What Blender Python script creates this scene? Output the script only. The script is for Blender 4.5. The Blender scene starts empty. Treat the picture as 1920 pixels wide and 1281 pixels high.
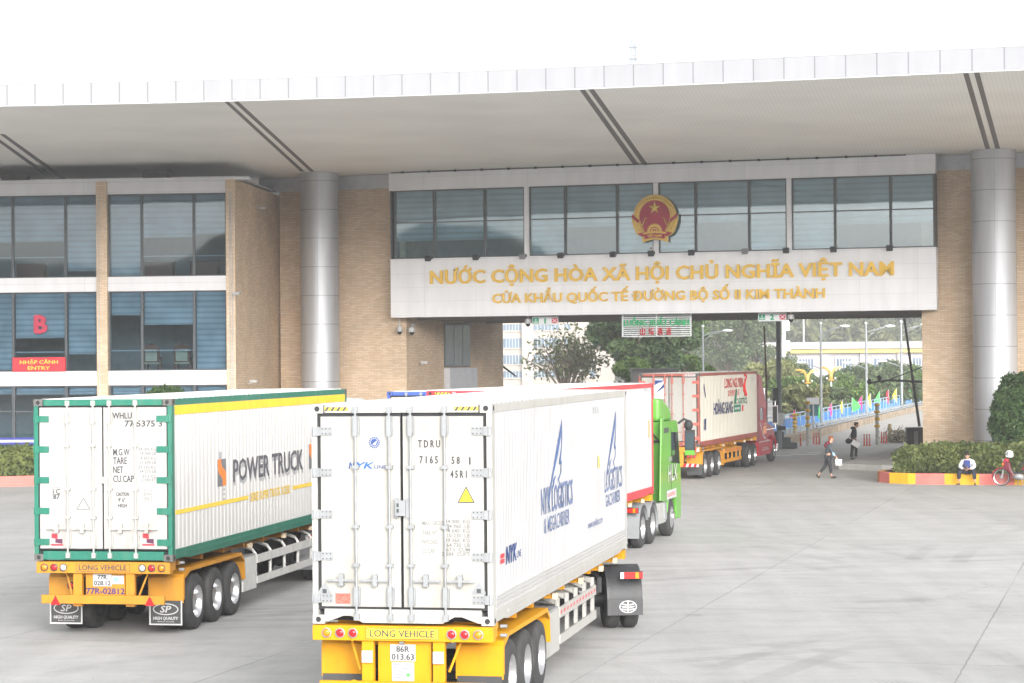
import bpy, bmesh, math, random
from mathutils import Vector, Matrix, Euler
R = math.radians
random.seed(7)
S = bpy.context.scene
COL = S.collection
# ------------------------------------------------------------------ camera
FPX, PITCH, ROLL, HC = 4245.1, 0.0079258, -0.0083048, 4.7928
cp, sp, cr, sr = math.cos(PITCH), math.sin(PITCH), math.cos(ROLL), math.sin(ROLL)
FW = Vector((0, cp, sp)); UP0 = Vector((0, -sp, cp)); R0 = Vector((1, 0, 0))
RT = cr*R0 + sr*UP0; UP = -sr*R0 + cr*UP0
cd = bpy.data.cameras.new("camera"); cam = bpy.data.objects.new("camera", cd); COL.objects.link(cam)
m = Matrix.Identity(4)
for i in range(3):
    m[i][0], m[i][1], m[i][2] = RT[i], UP[i], -FW[i]
m[2][3] = HC
cam.matrix_world = m
cd.sensor_width = 36; cd.lens = 36*FPX/1920; cd.clip_end = 6000; cd.clip_start = 0.5
S.camera = cam
# ------------------------------------------------------------------ world, sun, exposure
SUN_EL, SUN_AZ = R(18), R(164)
w = bpy.data.worlds.new("World"); S.world = w; w.use_nodes = True
nt = w.node_tree; nt.nodes.clear()
sk = nt.nodes.new("ShaderNodeTexSky"); sk.sky_type = 'NISHITA'; sk.sun_disc = False
sk.sun_elevation = SUN_EL; sk.sun_rotation = SUN_AZ
sk.air_density = 1.2; sk.dust_density = 4.0; sk.ozone_density = 1.0
hs = nt.nodes.new("ShaderNodeHueSaturation"); hs.inputs['Saturation'].default_value = 0.15
bg = nt.nodes.new("ShaderNodeBackground"); bg.inputs['Strength'].default_value = 0.15
wo = nt.nodes.new("ShaderNodeOutputWorld")
nt.links.new(sk.outputs[0], hs.inputs['Color']); nt.links.new(hs.outputs[0], bg.inputs[0]); nt.links.new(bg.outputs[0], wo.inputs[0])
sl = bpy.data.lights.new("sun", 'SUN'); sl.energy = 1.5; sl.angle = R(50); sl.color = (1, 0.995, 0.985)
so = bpy.data.objects.new("sun", sl); COL.objects.link(so)
sd = Vector((math.sin(SUN_AZ)*math.cos(SUN_EL), math.cos(SUN_AZ)*math.cos(SUN_EL), math.sin(SUN_EL)))
so.rotation_euler = sd.to_track_quat('Z', 'Y').to_euler()
S.view_settings.view_transform = 'Standard'; S.view_settings.look = 'None'
S.view_settings.gamma = 1.0; S.view_settings.exposure = 1.42
S.cycles.max_bounces = 8; S.cycles.diffuse_bounces = 4; S.cycles.glossy_bounces = 3
S.cycles.transparent_max_bounces = 12; S.cycles.volume_bounces = 2
S.cycles.caustics_reflective = False; S.cycles.caustics_refractive = False

# ------------------------------------------------------------------ pixel helpers (photo pixels -> points of the place)
def ray(px, py): return FW + (px-960)/FPX*RT + (640.5-py)/FPX*UP
def atZ(px, py, z):
    d = ray(px, py); return Vector((0, 0, HC)) + d*((z-HC)/d.z)
def atY(px, py, y):
    d = ray(px, py); return Vector((0, 0, HC)) + d*(y/d.y)
def at_plane(px, py, p0, n):
    d = ray(px, py); o = Vector((0, 0, HC)); return o + d*((Vector(p0)-o).dot(n)/d.dot(n))
# ------------------------------------------------------------------ materials
MATS = {}
def new_mat(name):
    mt = bpy.data.materials.new(name); mt.use_nodes = True
    n = mt.node_tree.nodes; b = n["Principled BSDF"]; return mt, n, mt.node_tree.links, b
def mat(name, col, rough=0.6, metal=0.0, var=0.08, scale=3.0, bump=0.0, coat=0.0, dirt=0.0, dirtcol=(0.12, 0.10, 0.08), spec=0.5):
    """painted / plain surface with slight tone variation, optional dirt and bump"""
    if name in MATS: return MATS[name]
    mt, n, l, b = new_mat(name)
    tc = n.new("ShaderNodeTexCoord"); nz = n.new("ShaderNodeTexNoise"); nz.inputs['Scale'].default_value = scale; nz.inputs['Detail'].default_value = 5
    l.new(tc.outputs['Object'], nz.inputs['Vector'])
    mr = n.new("ShaderNodeMapRange"); mr.inputs[1].default_value = 0.3; mr.inputs[2].default_value = 0.7
    mr.inputs[3].default_value = 1-var; mr.inputs[4].default_value = 1+var
    l.new(nz.outputs[0], mr.inputs[0])
    mx = n.new("ShaderNodeVectorMath"); mx.operation = 'SCALE'; mx.inputs[0].default_value = col
    l.new(mr.outputs[0], mx.inputs['Scale'])
    out = mx.outputs[0]
    if dirt > 0:
        n2 = n.new("ShaderNodeTexNoise"); n2.inputs['Scale'].default_value = 1.7; n2.inputs['Detail'].default_value = 8; n2.inputs['Roughness'].default_value = 0.7
        mp = n.new("ShaderNodeMapping"); mp.inputs['Scale'].default_value = (2.2, 2.2, 0.6); l.new(tc.outputs['Object'], mp.inputs[0]); l.new(mp.outputs[0], n2.inputs['Vector'])
        r2 = n.new("ShaderNodeMapRange"); r2.inputs[1].default_value = 0.5; r2.inputs[2].default_value = 0.78; r2.inputs[3].default_value = 0; r2.inputs[4].default_value = dirt
        l.new(n2.outputs[0], r2.inputs[0])
        m2 = n.new("ShaderNodeMix"); m2.data_type = 'RGBA'; l.new(r2.outputs[0], m2.inputs[0]); l.new(out, m2.inputs[6]); m2.inputs[7].default_value = (*dirtcol, 1)
        out = m2.outputs[2]
    l.new(out, b.inputs['Base Color'])
    b.inputs['Roughness'].default_value = rough; b.inputs['Metallic'].default_value = metal
    b.inputs['Coat Weight'].default_value = coat; b.inputs['Specular IOR Level'].default_value = spec
    if bump > 0:
        bp = n.new("ShaderNodeBump"); bp.inputs['Strength'].default_value = bump; bp.inputs['Distance'].default_value = 0.01
        l.new(nz.outputs[0], bp.inputs['Height']); l.new(bp.outputs[0], b.inputs['Normal'])
    MATS[name] = mt; return mt

def brick_mat():
    mt, n, l, b = new_mat("tile_cladding")
    uv = n.new("ShaderNodeUVMap"); uv.uv_map = "UVMap"
    def br(c1, c2, mortar, bw, rh, off):
        t = n.new("ShaderNodeTexBrick"); t.inputs['Color1'].default_value = (*c1, 1); t.inputs['Color2'].default_value = (*c2, 1)
        t.inputs['Mortar'].default_value = (*mortar, 1); t.inputs['Scale'].default_value = 1; t.inputs['Mortar Size'].default_value = 0.006
        t.inputs['Brick Width'].default_value = bw; t.inputs['Row Height'].default_value = rh; t.offset = off
        l.new(uv.outputs[0], t.inputs['Vector']); return t
    t = br((0.70, 0.53, 0.37), (0.57, 0.42, 0.28), (0.40, 0.31, 0.22), 0.30, 0.075, 0.37)
    # lighter odd tiles
    t2 = br((0, 0, 0), (1, 1, 1), (0, 0, 0), 0.30, 0.075, 0.37)
    mr = n.new("ShaderNodeMapRange"); mr.inputs[1].default_value = 0.72; mr.inputs[2].default_value = 0.8; mr.inputs[4].default_value = 0.55
    l.new(t2.outputs[0], mr.inputs[0])
    mx = n.new("ShaderNodeMix"); mx.data_type = 'RGBA'; l.new(mr.outputs[0], mx.inputs[0]); l.new(t.outputs[0], mx.inputs[6]); mx.inputs[7].default_value = (0.80, 0.66, 0.52, 1)
    nz = n.new("ShaderNodeTexNoise"); nz.inputs['Scale'].default_value = 0.6; nz.inputs['Detail'].default_value = 4; l.new(uv.outputs[0], nz.inputs['Vector'])
    m2 = n.new("ShaderNodeMapRange"); m2.inputs[1].default_value = 0.3; m2.inputs[2].default_value = 0.7; m2.inputs[3].default_value = 0.9; m2.inputs[4].default_value = 1.1
    l.new(nz.outputs[0], m2.inputs[0])
    v = n.new("ShaderNodeVectorMath"); v.operation = 'SCALE'; l.new(mx.outputs[2], v.inputs[0]); l.new(m2.outputs[0], v.inputs['Scale'])
    l.new(v.outputs[0], b.inputs['Base Color']); b.inputs['Roughness'].default_value = 0.75
    bp = n.new("ShaderNodeBump"); bp.inputs['Strength'].default_value = 0.4; bp.inputs['Distance'].default_value = 0.008; l.new(t.outputs['Fac'], bp.inputs['Height']); bp.invert = True
    l.new(bp.outputs[0], b.inputs['Normal'])
    return mt

def panel_mat(name, col, jw, jh, jcol=0.6, rough=0.35, metal=0.0, line=0.012, offx=0.0):
    """metal panels with thin joints, from the UVs in metres"""
    if name in MATS: return MATS[name]
    mt, n, l, b = new_mat(name)
    uv = n.new("ShaderNodeUVMap"); uv.uv_map = "UVMap"
    t = n.new("ShaderNodeTexBrick"); t.offset = 0; t.inputs['Scale'].default_value = 1
    t.inputs['Color1'].default_value = (*col, 1); t.inputs['Color2'].default_value = (*[c*0.965 for c in col], 1)
    t.inputs['Mortar'].default_value = (*[c*jcol for c in col], 1); t.inputs['Mortar Size'].default_value = line; t.inputs['Mortar Smooth'].default_value = 0.2
    t.inputs['Brick Width'].default_value = jw; t.inputs['Row Height'].default_value = jh
    mp = n.new("ShaderNodeMapping"); mp.inputs['Location'].default_value = (offx, 0, 0); l.new(uv.outputs[0], mp.inputs[0]); l.new(mp.outputs[0], t.inputs['Vector'])
    nz = n.new("ShaderNodeTexNoise"); nz.inputs['Scale'].default_value = 0.9; nz.inputs['Detail'].default_value = 6
    mpp = n.new("ShaderNodeMapping"); mpp.inputs['Scale'].default_value = (2.5, 0.5, 1); l.new(uv.outputs[0], mpp.inputs[0]); l.new(mpp.outputs[0], nz.inputs['Vector'])
    m2 = n.new("ShaderNodeMapRange"); m2.inputs[1].default_value = 0.3; m2.inputs[2].default_value = 0.7; m2.inputs[3].default_value = 0.94; m2.inputs[4].default_value = 1.03
    l.new(nz.outputs[0], m2.inputs[0])
    v = n.new("ShaderNodeVectorMath"); v.operation = 'SCALE'; l.new(t.outputs[0], v.inputs[0]); l.new(m2.outputs[0], v.inputs['Scale'])
    l.new(v.outputs[0], b.inputs['Base Color']); b.inputs['Roughness'].default_value = rough; b.inputs['Metallic'].default_value = metal
    MATS[name] = mt; return mt

def glass_mat(name, tint, refl=0.22, rough=0.03):
    if name in MATS: return MATS[name]
    mt, n, l, b = new_mat(name); n.remove(b)
    tr = n.new("ShaderNodeBsdfTransparent"); tr.inputs[0].default_value = (*tint, 1)
    gl = n.new("ShaderNodeBsdfGlossy"); gl.inputs[0].default_value = (0.85, 0.95, 1.0, 1); gl.inputs['Roughness'].default_value = rough
    fr = n.new("ShaderNodeFresnel"); fr.inputs[0].default_value = 1.5
    ad = n.new("ShaderNodeMath"); ad.operation = 'ADD'; ad.use_clamp = True; ad.inputs[1].default_value = refl; l.new(fr.outputs[0], ad.inputs[0])
    tc = n.new("ShaderNodeTexCoord"); nz = n.new("ShaderNodeTexNoise"); nz.inputs['Scale'].default_value = 0.45; nz.inputs['Detail'].default_value = 1
    l.new(tc.outputs['Object'], nz.inputs['Vector'])
    bp = n.new("ShaderNodeBump"); bp.inputs['Strength'].default_value = 0.08; bp.inputs['Distance'].default_value = 0.05; l.new(nz.outputs[0], bp.inputs['Height']); l.new(bp.outputs[0], gl.inputs['Normal'])
    mx = n.new("ShaderNodeMixShader"); l.new(ad.outputs[0], mx.inputs[0]); l.new(tr.outputs[0], mx.inputs[1]); l.new(gl.outputs[0], mx.inputs[2])
    l.new(mx.outputs[0], n["Material Output"].inputs[0]); MATS[name] = mt; return mt

def leaf_mat(name, c1, c2, nscale=0.6, trans=0.25):
    if name in MATS: return MATS[name]
    mt, n, l, b = new_mat(name)
    gi = n.new("ShaderNodeNewGeometry"); tc = n.new("ShaderNodeTexCoord")
    nz = n.new("ShaderNodeTexNoise"); nz.inputs['Scale'].default_value = nscale; nz.inputs['Detail'].default_value = 3; l.new(tc.outputs['Object'], nz.inputs['Vector'])
    m1 = n.new("ShaderNodeMapRange"); m1.inputs[1].default_value = 0.35; m1.inputs[2].default_value = 0.65; l.new(nz.outputs[0], m1.inputs[0])
    a = n.new("ShaderNodeMath"); a.operation = 'MULTIPLY_ADD'; a.inputs[1].default_value = 0.6; l.new(gi.outputs['Random Per Island'], a.inputs[0])
    a2 = n.new("ShaderNodeMath"); a2.operation = 'MULTIPLY'; a2.inputs[1].default_value = 0.4; l.new(m1.outputs[0], a2.inputs[0]); l.new(a2.outputs[0], a.inputs[2])
    mx = n.new("ShaderNodeMix"); mx.data_type = 'RGBA'; l.new(a.outputs[0], mx.inputs[0]); mx.inputs[6].default_value = (*c1, 1); mx.inputs[7].default_value = (*c2, 1)
    l.new(mx.outputs[2], b.inputs['Base Color']); b.inputs['Roughness'].default_value = 0.5; b.inputs['Specular IOR Level'].default_value = 0.35
    tl = n.new("ShaderNodeBsdfTranslucent"); l.new(mx.outputs[2], tl.inputs[0])
    ms = n.new("ShaderNodeMixShader"); ms.inputs[0].default_value = trans; l.new(b.outputs[0], ms.inputs[1]); l.new(tl.outputs[0], ms.inputs[2])
    l.new(ms.outputs[0], n["Material Output"].inputs[0]); MATS[name] = mt; return mt

# ------------------------------------------------------------------ mesh builder
_UN = {}
def text_geo(s, bold, shear, res=2):
    k = (s, bold, shear)
    if k in _UN: return _UN[k]
    c = bpy.data.curves.new("t", 'FONT'); c.body = s; c.size = 1; c.offset = bold; c.shear = shear; c.resolution_u = res; c.extrude = 0
    o = bpy.data.objects.new("t", c); COL.objects.link(o)
    dg = bpy.context.evaluated_depsgraph_get(); me = bpy.data.meshes.new_from_object(o.evaluated_get(dg))
    vs = [tuple(v.co) for v in me.vertices]; fs = [tuple(p.vertices) for p in me.polygons]
    bpy.data.objects.remove(o); bpy.data.curves.remove(c); bpy.data.meshes.remove(me)
    _UN[k] = (vs, fs); return vs, fs

class MB:
    def __init__(s): s.v = []; s.f = []; s.mi = []; s.sm = []; s.mats = []
    def _m(s, mt):
        if mt not in s.mats: s.mats.append(mt)
        return s.mats.index(mt)
    def add(s, vs, fs, mt, M=None, smooth=False):
        b = len(s.v); i = s._m(mt)
        if M is not None: vs = [M @ Vector(v) for v in vs]
        s.v += [tuple(v) for v in vs]
        for f in fs: s.f.append(tuple(b+k for k in f)); s.mi.append(i); s.sm.append(smooth)
        return s
    def box(s, a, b, mt, M=None):
        x0, y0, z0 = a; x1, y1, z1 = b
        vs = [(x0,y0,z0),(x1,y0,z0),(x1,y1,z0),(x0,y1,z0),(x0,y0,z1),(x1,y0,z1),(x1,y1,z1),(x0,y1,z1)]
        return s.add(vs, [(0,3,2,1),(4,5,6,7),(0,1,5,4),(1,2,6,5),(2,3,7,6),(3,0,4,7)], mt, M)
    def quad(s, a, b, c, d, mt, M=None): return s.add([a, b, c, d], [(0,1,2,3)], mt, M)
    def cyl(s, p0, p1, r, mt, n=12, r1=None, M=None, caps=True):
        p0, p1 = Vector(p0), Vector(p1); ax = (p1-p0)
        if ax.length < 1e-6: return s
        q = ax.to_track_quat('Z', 'Y').to_matrix(); r1 = r if r1 is None else r1; vs = []
        for p, rr in ((p0, r), (p1, r1)):
            for k in range(n):
                t = 2*math.pi*k/n; vs.append(p + q @ Vector((rr*math.cos(t), rr*math.sin(t), 0)))
        s.add(vs, [(k, (k+1) % n, n+(k+1) % n, n+k) for k in range(n)], mt, M, True)
        if caps:
            b = len(s.v)-2*n; i = s._m(mt)
            s.f.append(tuple(b+k for k in reversed(range(n)))); s.mi.append(i); s.sm.append(False)
            s.f.append(tuple(b+n+k for k in range(n))); s.mi.append(i); s.sm.append(False)
        return s
    def tube(s, pts, r, mt, n=8, M=None):
        pts = [Vector(p) for p in pts]; rs = r if isinstance(r, (list, tuple)) else [r]*len(pts); vs = []
        for i, p in enumerate(pts):
            d = (pts[min(i+1, len(pts)-1)]-pts[max(i-1, 0)]).normalized()
            u = d.orthogonal().normalized() if i == 0 else (u - d*u.dot(d)).normalized()
            v = d.cross(u)
            for k in range(n):
                t = 2*math.pi*k/n; vs.append(p+(u*math.cos(t)+v*math.sin(t))*rs[i])
        fs = [(i*n+k, i*n+(k+1) % n, (i+1)*n+(k+1) % n, (i+1)*n+k) for i in range(len(pts)-1) for k in range(n)]
        fs += [tuple(reversed(range(n))), tuple((len(pts)-1)*n+k for k in range(n))]
        return s.add(vs, fs, mt, M, True)
    def prism(s, poly, axis, lo, hi, mt, M=None, smooth=False):
        n = len(poly)
        def P(p, t): return (t, p[0], p[1]) if axis == 'x' else (p[0], t, p[1]) if axis == 'y' else (p[0], p[1], t)
        vs = [P(p, lo) for p in poly]+[P(p, hi) for p in poly]
        s.add(vs, [(k, (k+1) % n, n+(k+1) % n, n+k) for k in range(n)], mt, M, smooth)
        b = len(s.v)-2*n; i = s._m(mt)
        for f in (tuple(b+k for k in reversed(range(n))), tuple(b+n+k for k in range(n))): s.f.append(f); s.mi.append(i); s.sm.append(False)
        return s
    def lathe(s, prof, c, ax, mt, n=24, M=None, closed=False):
        q = Vector(ax).to_track_quat('Z', 'Y').to_matrix(); c = Vector(c); vs = []
        for (r, h) in prof:
            for k in range(n):
                t = 2*math.pi*k/n; vs.append(c+q @ Vector((r*math.cos(t), r*math.sin(t), h)))
        m = len(prof); rng = range(m) if closed else range(m-1)
        return s.add(vs, [(i*n+k, i*n+(k+1) % n, ((i+1) % m)*n+(k+1) % n, ((i+1) % m)*n+k) for i in rng for k in range(n)], mt, M, True)
    def ball(s, c, r, mt, n=10, M=None):
        if not isinstance(r, (tuple, list)): r = (r, r, r)
        vs = []; fs = []; h = n//2+1
        for i in range(h+1):
            ph = math.pi*i/h
            for k in range(n):
                t = 2*math.pi*k/n; vs.append((c[0]+r[0]*math.sin(ph)*math.cos(t), c[1]+r[1]*math.sin(ph)*math.sin(t), c[2]+r[2]*math.cos(ph)))
        fs = [(i*n+k, i*n+(k+1) % n, (i+1)*n+(k+1) % n, (i+1)*n+k) for i in range(h) for k in range(n)]
        return s.add(vs, fs, mt, M, True)
    def text(s, t, o, u, v, cap, mt, width=None, bold=0.0, shear=0.0, align='l', depth=0.0, vs=1.0):
        """lettering on a surface: o = start of the baseline, u / v = reading and up directions, cap = capital height"""
        if bold > 0:
            k = bold*cap/0.729*vs; q = Vector(u).cross(Vector(v)); i = 0
            for dx, dz in ((0, 0), (1, 0), (-1, 0), (0, .7), (0, -.7)): s.text(t, Vector(o)+Vector(u)*dx*k+Vector(v)*dz*k+q*0.0006*i, u, v, cap, mt, width, 0.0, shear, align, depth, vs); i += 1
            return s
        g, fs = text_geo(t, 0.016 if 'Đ' in t else 0.005, shear)
        if not g: return s
        k = cap/0.729*vs; x0 = min(p[0] for p in g); x1 = max(p[0] for p in g)
        kx = (width/(x1-x0)) if width else k
        off = {'l': 0, 'c': -(x1-x0)*kx/2, 'r': -(x1-x0)*kx}[align]
        o, u, v = Vector(o), Vector(u), Vector(v); nrm = u.cross(v)
        pts = [o+u*((p[0]-x0)*kx+off)+v*(p[1]*k) for p in g]
        if depth <= 0: return s.add(pts, fs, mt)
        n = len(pts); ed = {}
        for f in fs:
            for a, b in zip(f, f[1:]+f[:1]): ed[(a, b)] = 1
        side = [(b, a, a+n, b+n) for (a, b) in ed if (b, a) not in ed]
        return s.add([p+nrm*depth for p in pts]+pts, list(fs)+side, mt)
    def build(s, name, parent=None, world=False, bevel=0.0, sharp=38):
        me = bpy.data.meshes.new(name)
        vs = s.v
        if world and parent is not None:
            inv = PM[parent.name].inverted(); vs = [tuple(inv @ Vector(v)) for v in vs]
        me.from_pydata(vs, [], s.f)
        for mt in s.mats: me.materials.append(mt)
        me.polygons.foreach_set("material_index", s.mi); me.polygons.foreach_set("use_smooth", s.sm)
        uvl = me.uv_layers.new(name="UVMap"); buf = [0.0]*(2*len(me.loops))
        sv = s.v
        for p in me.polygons:
            nx, ny, nz = p.normal
            if abs(nz) > 0.8:
                for li in p.loop_indices:
                    q = sv[me.loops[li].vertex_index]; buf[2*li], buf[2*li+1] = q[0], q[1]
            else:
                # tangent from the un-transformed coordinates
                a = p.vertices; e = None
                best = 0
                for i in range(len(a)):
                    q0, q1 = sv[a[i]], sv[a[(i+1) % len(a)]]; hx, hy = q1[0]-q0[0], q1[1]-q0[1]; L = math.hypot(hx, hy)
                    if L > best: best = L; e = (hx/L, hy/L)
                if e is None: e = (1, 0)
                if e[0] < -1e-6 or (abs(e[0]) < 1e-6 and e[1] < 0): e = (-e[0], -e[1])
                for li in p.loop_indices:
                    q = sv[me.loops[li].vertex_index]; buf[2*li], buf[2*li+1] = q[0]*e[0]+q[1]*e[1], q[2]
        uvl.data.foreach_set("uv", buf)
        me.validate()
        if any(s.sm): me.set_sharp_from_angle(angle=R(sharp))
        o = bpy.data.objects.new(name, me); COL.objects.link(o)
        if parent is not None: o.parent = parent
        if bevel > 0:
            bv = o.modifiers.new("edge", 'BEVEL'); bv.width = bevel; bv.segments = 2; bv.limit_method = 'ANGLE'; bv.angle_limit = R(40)
            wn = None
        return o
PM = {}
def tag(o, label=None, cat=None, group=None, kind=None):
    if label: o['label'] = label
    if cat: o['category'] = cat
    if group: o['group'] = group
    if kind: o['kind'] = kind
    return o
def thing(name, label, cat, loc=(0, 0, 0), rz=0.0, group=None, rx=0.0):
    o = bpy.data.objects.new(name, None); COL.objects.link(o); o.location = loc; o.rotation_euler = (rx, 0, rz); o.empty_display_size = 0.3
    PM[o.name] = Matrix.Translation(Vector(loc)) @ Euler((rx, 0, rz)).to_matrix().to_4x4()
    return tag(o, label, cat, group)
def kids(o): return [c for c in bpy.data.objects if c.parent == o]
def copy_tree(o, parent=None):
    c = o.copy(); COL.objects.link(c)
    if parent is not None: c.parent = parent; c.matrix_parent_inverse = o.matrix_parent_inverse.copy()
    for ch in kids(o): copy_tree(ch, c)
    return c
def leaves(name, pts, size, mt, parent=None, kind=None, flat=0.0, rnd=random, asp=1.9):
    """many small leaf faces at the given points"""
    vs = []; fs = []
    for p in pts:
        a = rnd.uniform(0, 6.283); el = rnd.uniform(-1, 1)*(1-flat)
        c = math.sqrt(max(0, 1-el*el)); n = Vector((c*math.cos(a), c*math.sin(a), el if flat == 0 else abs(el)+flat)).normalized()
        u = n.orthogonal().normalized(); v = n.cross(u); t = rnd.uniform(0, 6.283); u, v = u*math.cos(t)+v*math.sin(t), v*math.cos(t)-u*math.sin(t)
        sz = size*rnd.uniform(0.6, 1.3); p = Vector(p); u *= sz*asp/2; v *= sz/2; b = len(vs)
        vs += [tuple(p-u), tuple(p-v*0.9-n*sz*0.1), tuple(p+u), tuple(p+v*0.9-n*sz*0.1)]; fs.append((b, b+1, b+2, b+3))
    me = bpy.data.meshes.new(name); me.from_pydata(vs, [], fs); me.materials.append(mt)
    o = bpy.data.objects.new(name, me); COL.objects.link(o)
    if parent is not None: o.parent = parent
    if kind: o['kind'] = kind
    return o
# shared materials
BRICK = brick_mat()
WHITE_PANEL = panel_mat("white_metal_panel", (0.84, 0.84, 0.87), 2.44, 0.62, 0.80, 0.4, line=0.008)
WHITE_BAND = panel_mat("white_render_band", (0.74, 0.73, 0.75), 9.0, 0.43, 0.75, 0.6, line=0.01)
FASCIA = panel_mat("parapet_panel", (0.265, 0.27, 0.286), 0.94, 5.0, 0.55, 0.7, line=0.022)
BLACK = mat("black_rubber_seal", (0.02, 0.02, 0.022), 0.7)
DARKM = mat("dark_grey_metal", (0.05, 0.055, 0.06), 0.5)
STEEL = mat("galvanised_steel", (0.27, 0.28, 0.29), 0.5, 0.2, 0.10, 6, dirt=0.25)
CHROME = mat("bare_alloy", (0.62, 0.62, 0.63), 0.28, 0.9, 0.05)
RUBBER = mat("tyre_rubber", (0.035, 0.035, 0.036), 0.85, 0, 0.2, 5, dirt=0.5, dirtcol=(0.13, 0.125, 0.12))
CHASSIS = mat("chassis_black", (0.022, 0.022, 0.024), 0.7, dirt=0.5, dirtcol=(0.10, 0.095, 0.085))
GREYC = mat("grey_chassis_metal", (0.30, 0.31, 0.32), 0.5, 0.2, 0.1, 4, dirt=0.4)
WPAINT = mat("white_paint", (0.39, 0.386, 0.365), 0.45, 0, 0.04, 2, dirt=0.40, dirtcol=(0.22, 0.16, 0.10))
WCLEAN = mat("white_plastic", (0.48, 0.48, 0.48), 0.45)
ORANGE = mat("trailer_yellow_paint", (0.60, 0.275, 0.004), 0.5, 0, 0.06, 3, dirt=0.22, dirtcol=(0.20, 0.10, 0.03), spec=0.25)
YELLOW = mat("yellow_paint", (0.78, 0.52, 0.03), 0.5)
REDL = mat("red_lens", (0.55, 0.015, 0.02), 0.2)
AMBL = mat("amber_lens", (0.75, 0.22, 0.01), 0.2)
WHTL = mat("clear_lens", (0.62, 0.64, 0.64), 0.15)
INK = mat("black_marking_ink", (0.05, 0.05, 0.055), 0.7)
GINK = mat("grey_marking_ink", (0.36, 0.37, 0.38), 0.7)
ROOFW = mat("brightened_roof_white", (0.66, 0.655, 0.64), 0.5, 0, 0.03, 2, dirt=0.2, dirtcol=(0.35, 0.31, 0.26))  # container white, lightened on roofs to put bright top light into the colour
BLUEINK = mat("blue_marking_ink", (0.014, 0.05, 0.20), 0.6)
REDINK = mat("red_marking_ink", (0.62, 0.03, 0.045), 0.6)
GLASSD = glass_mat("dark_cab_glass", (0.10, 0.12, 0.13), 0.08)
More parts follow.
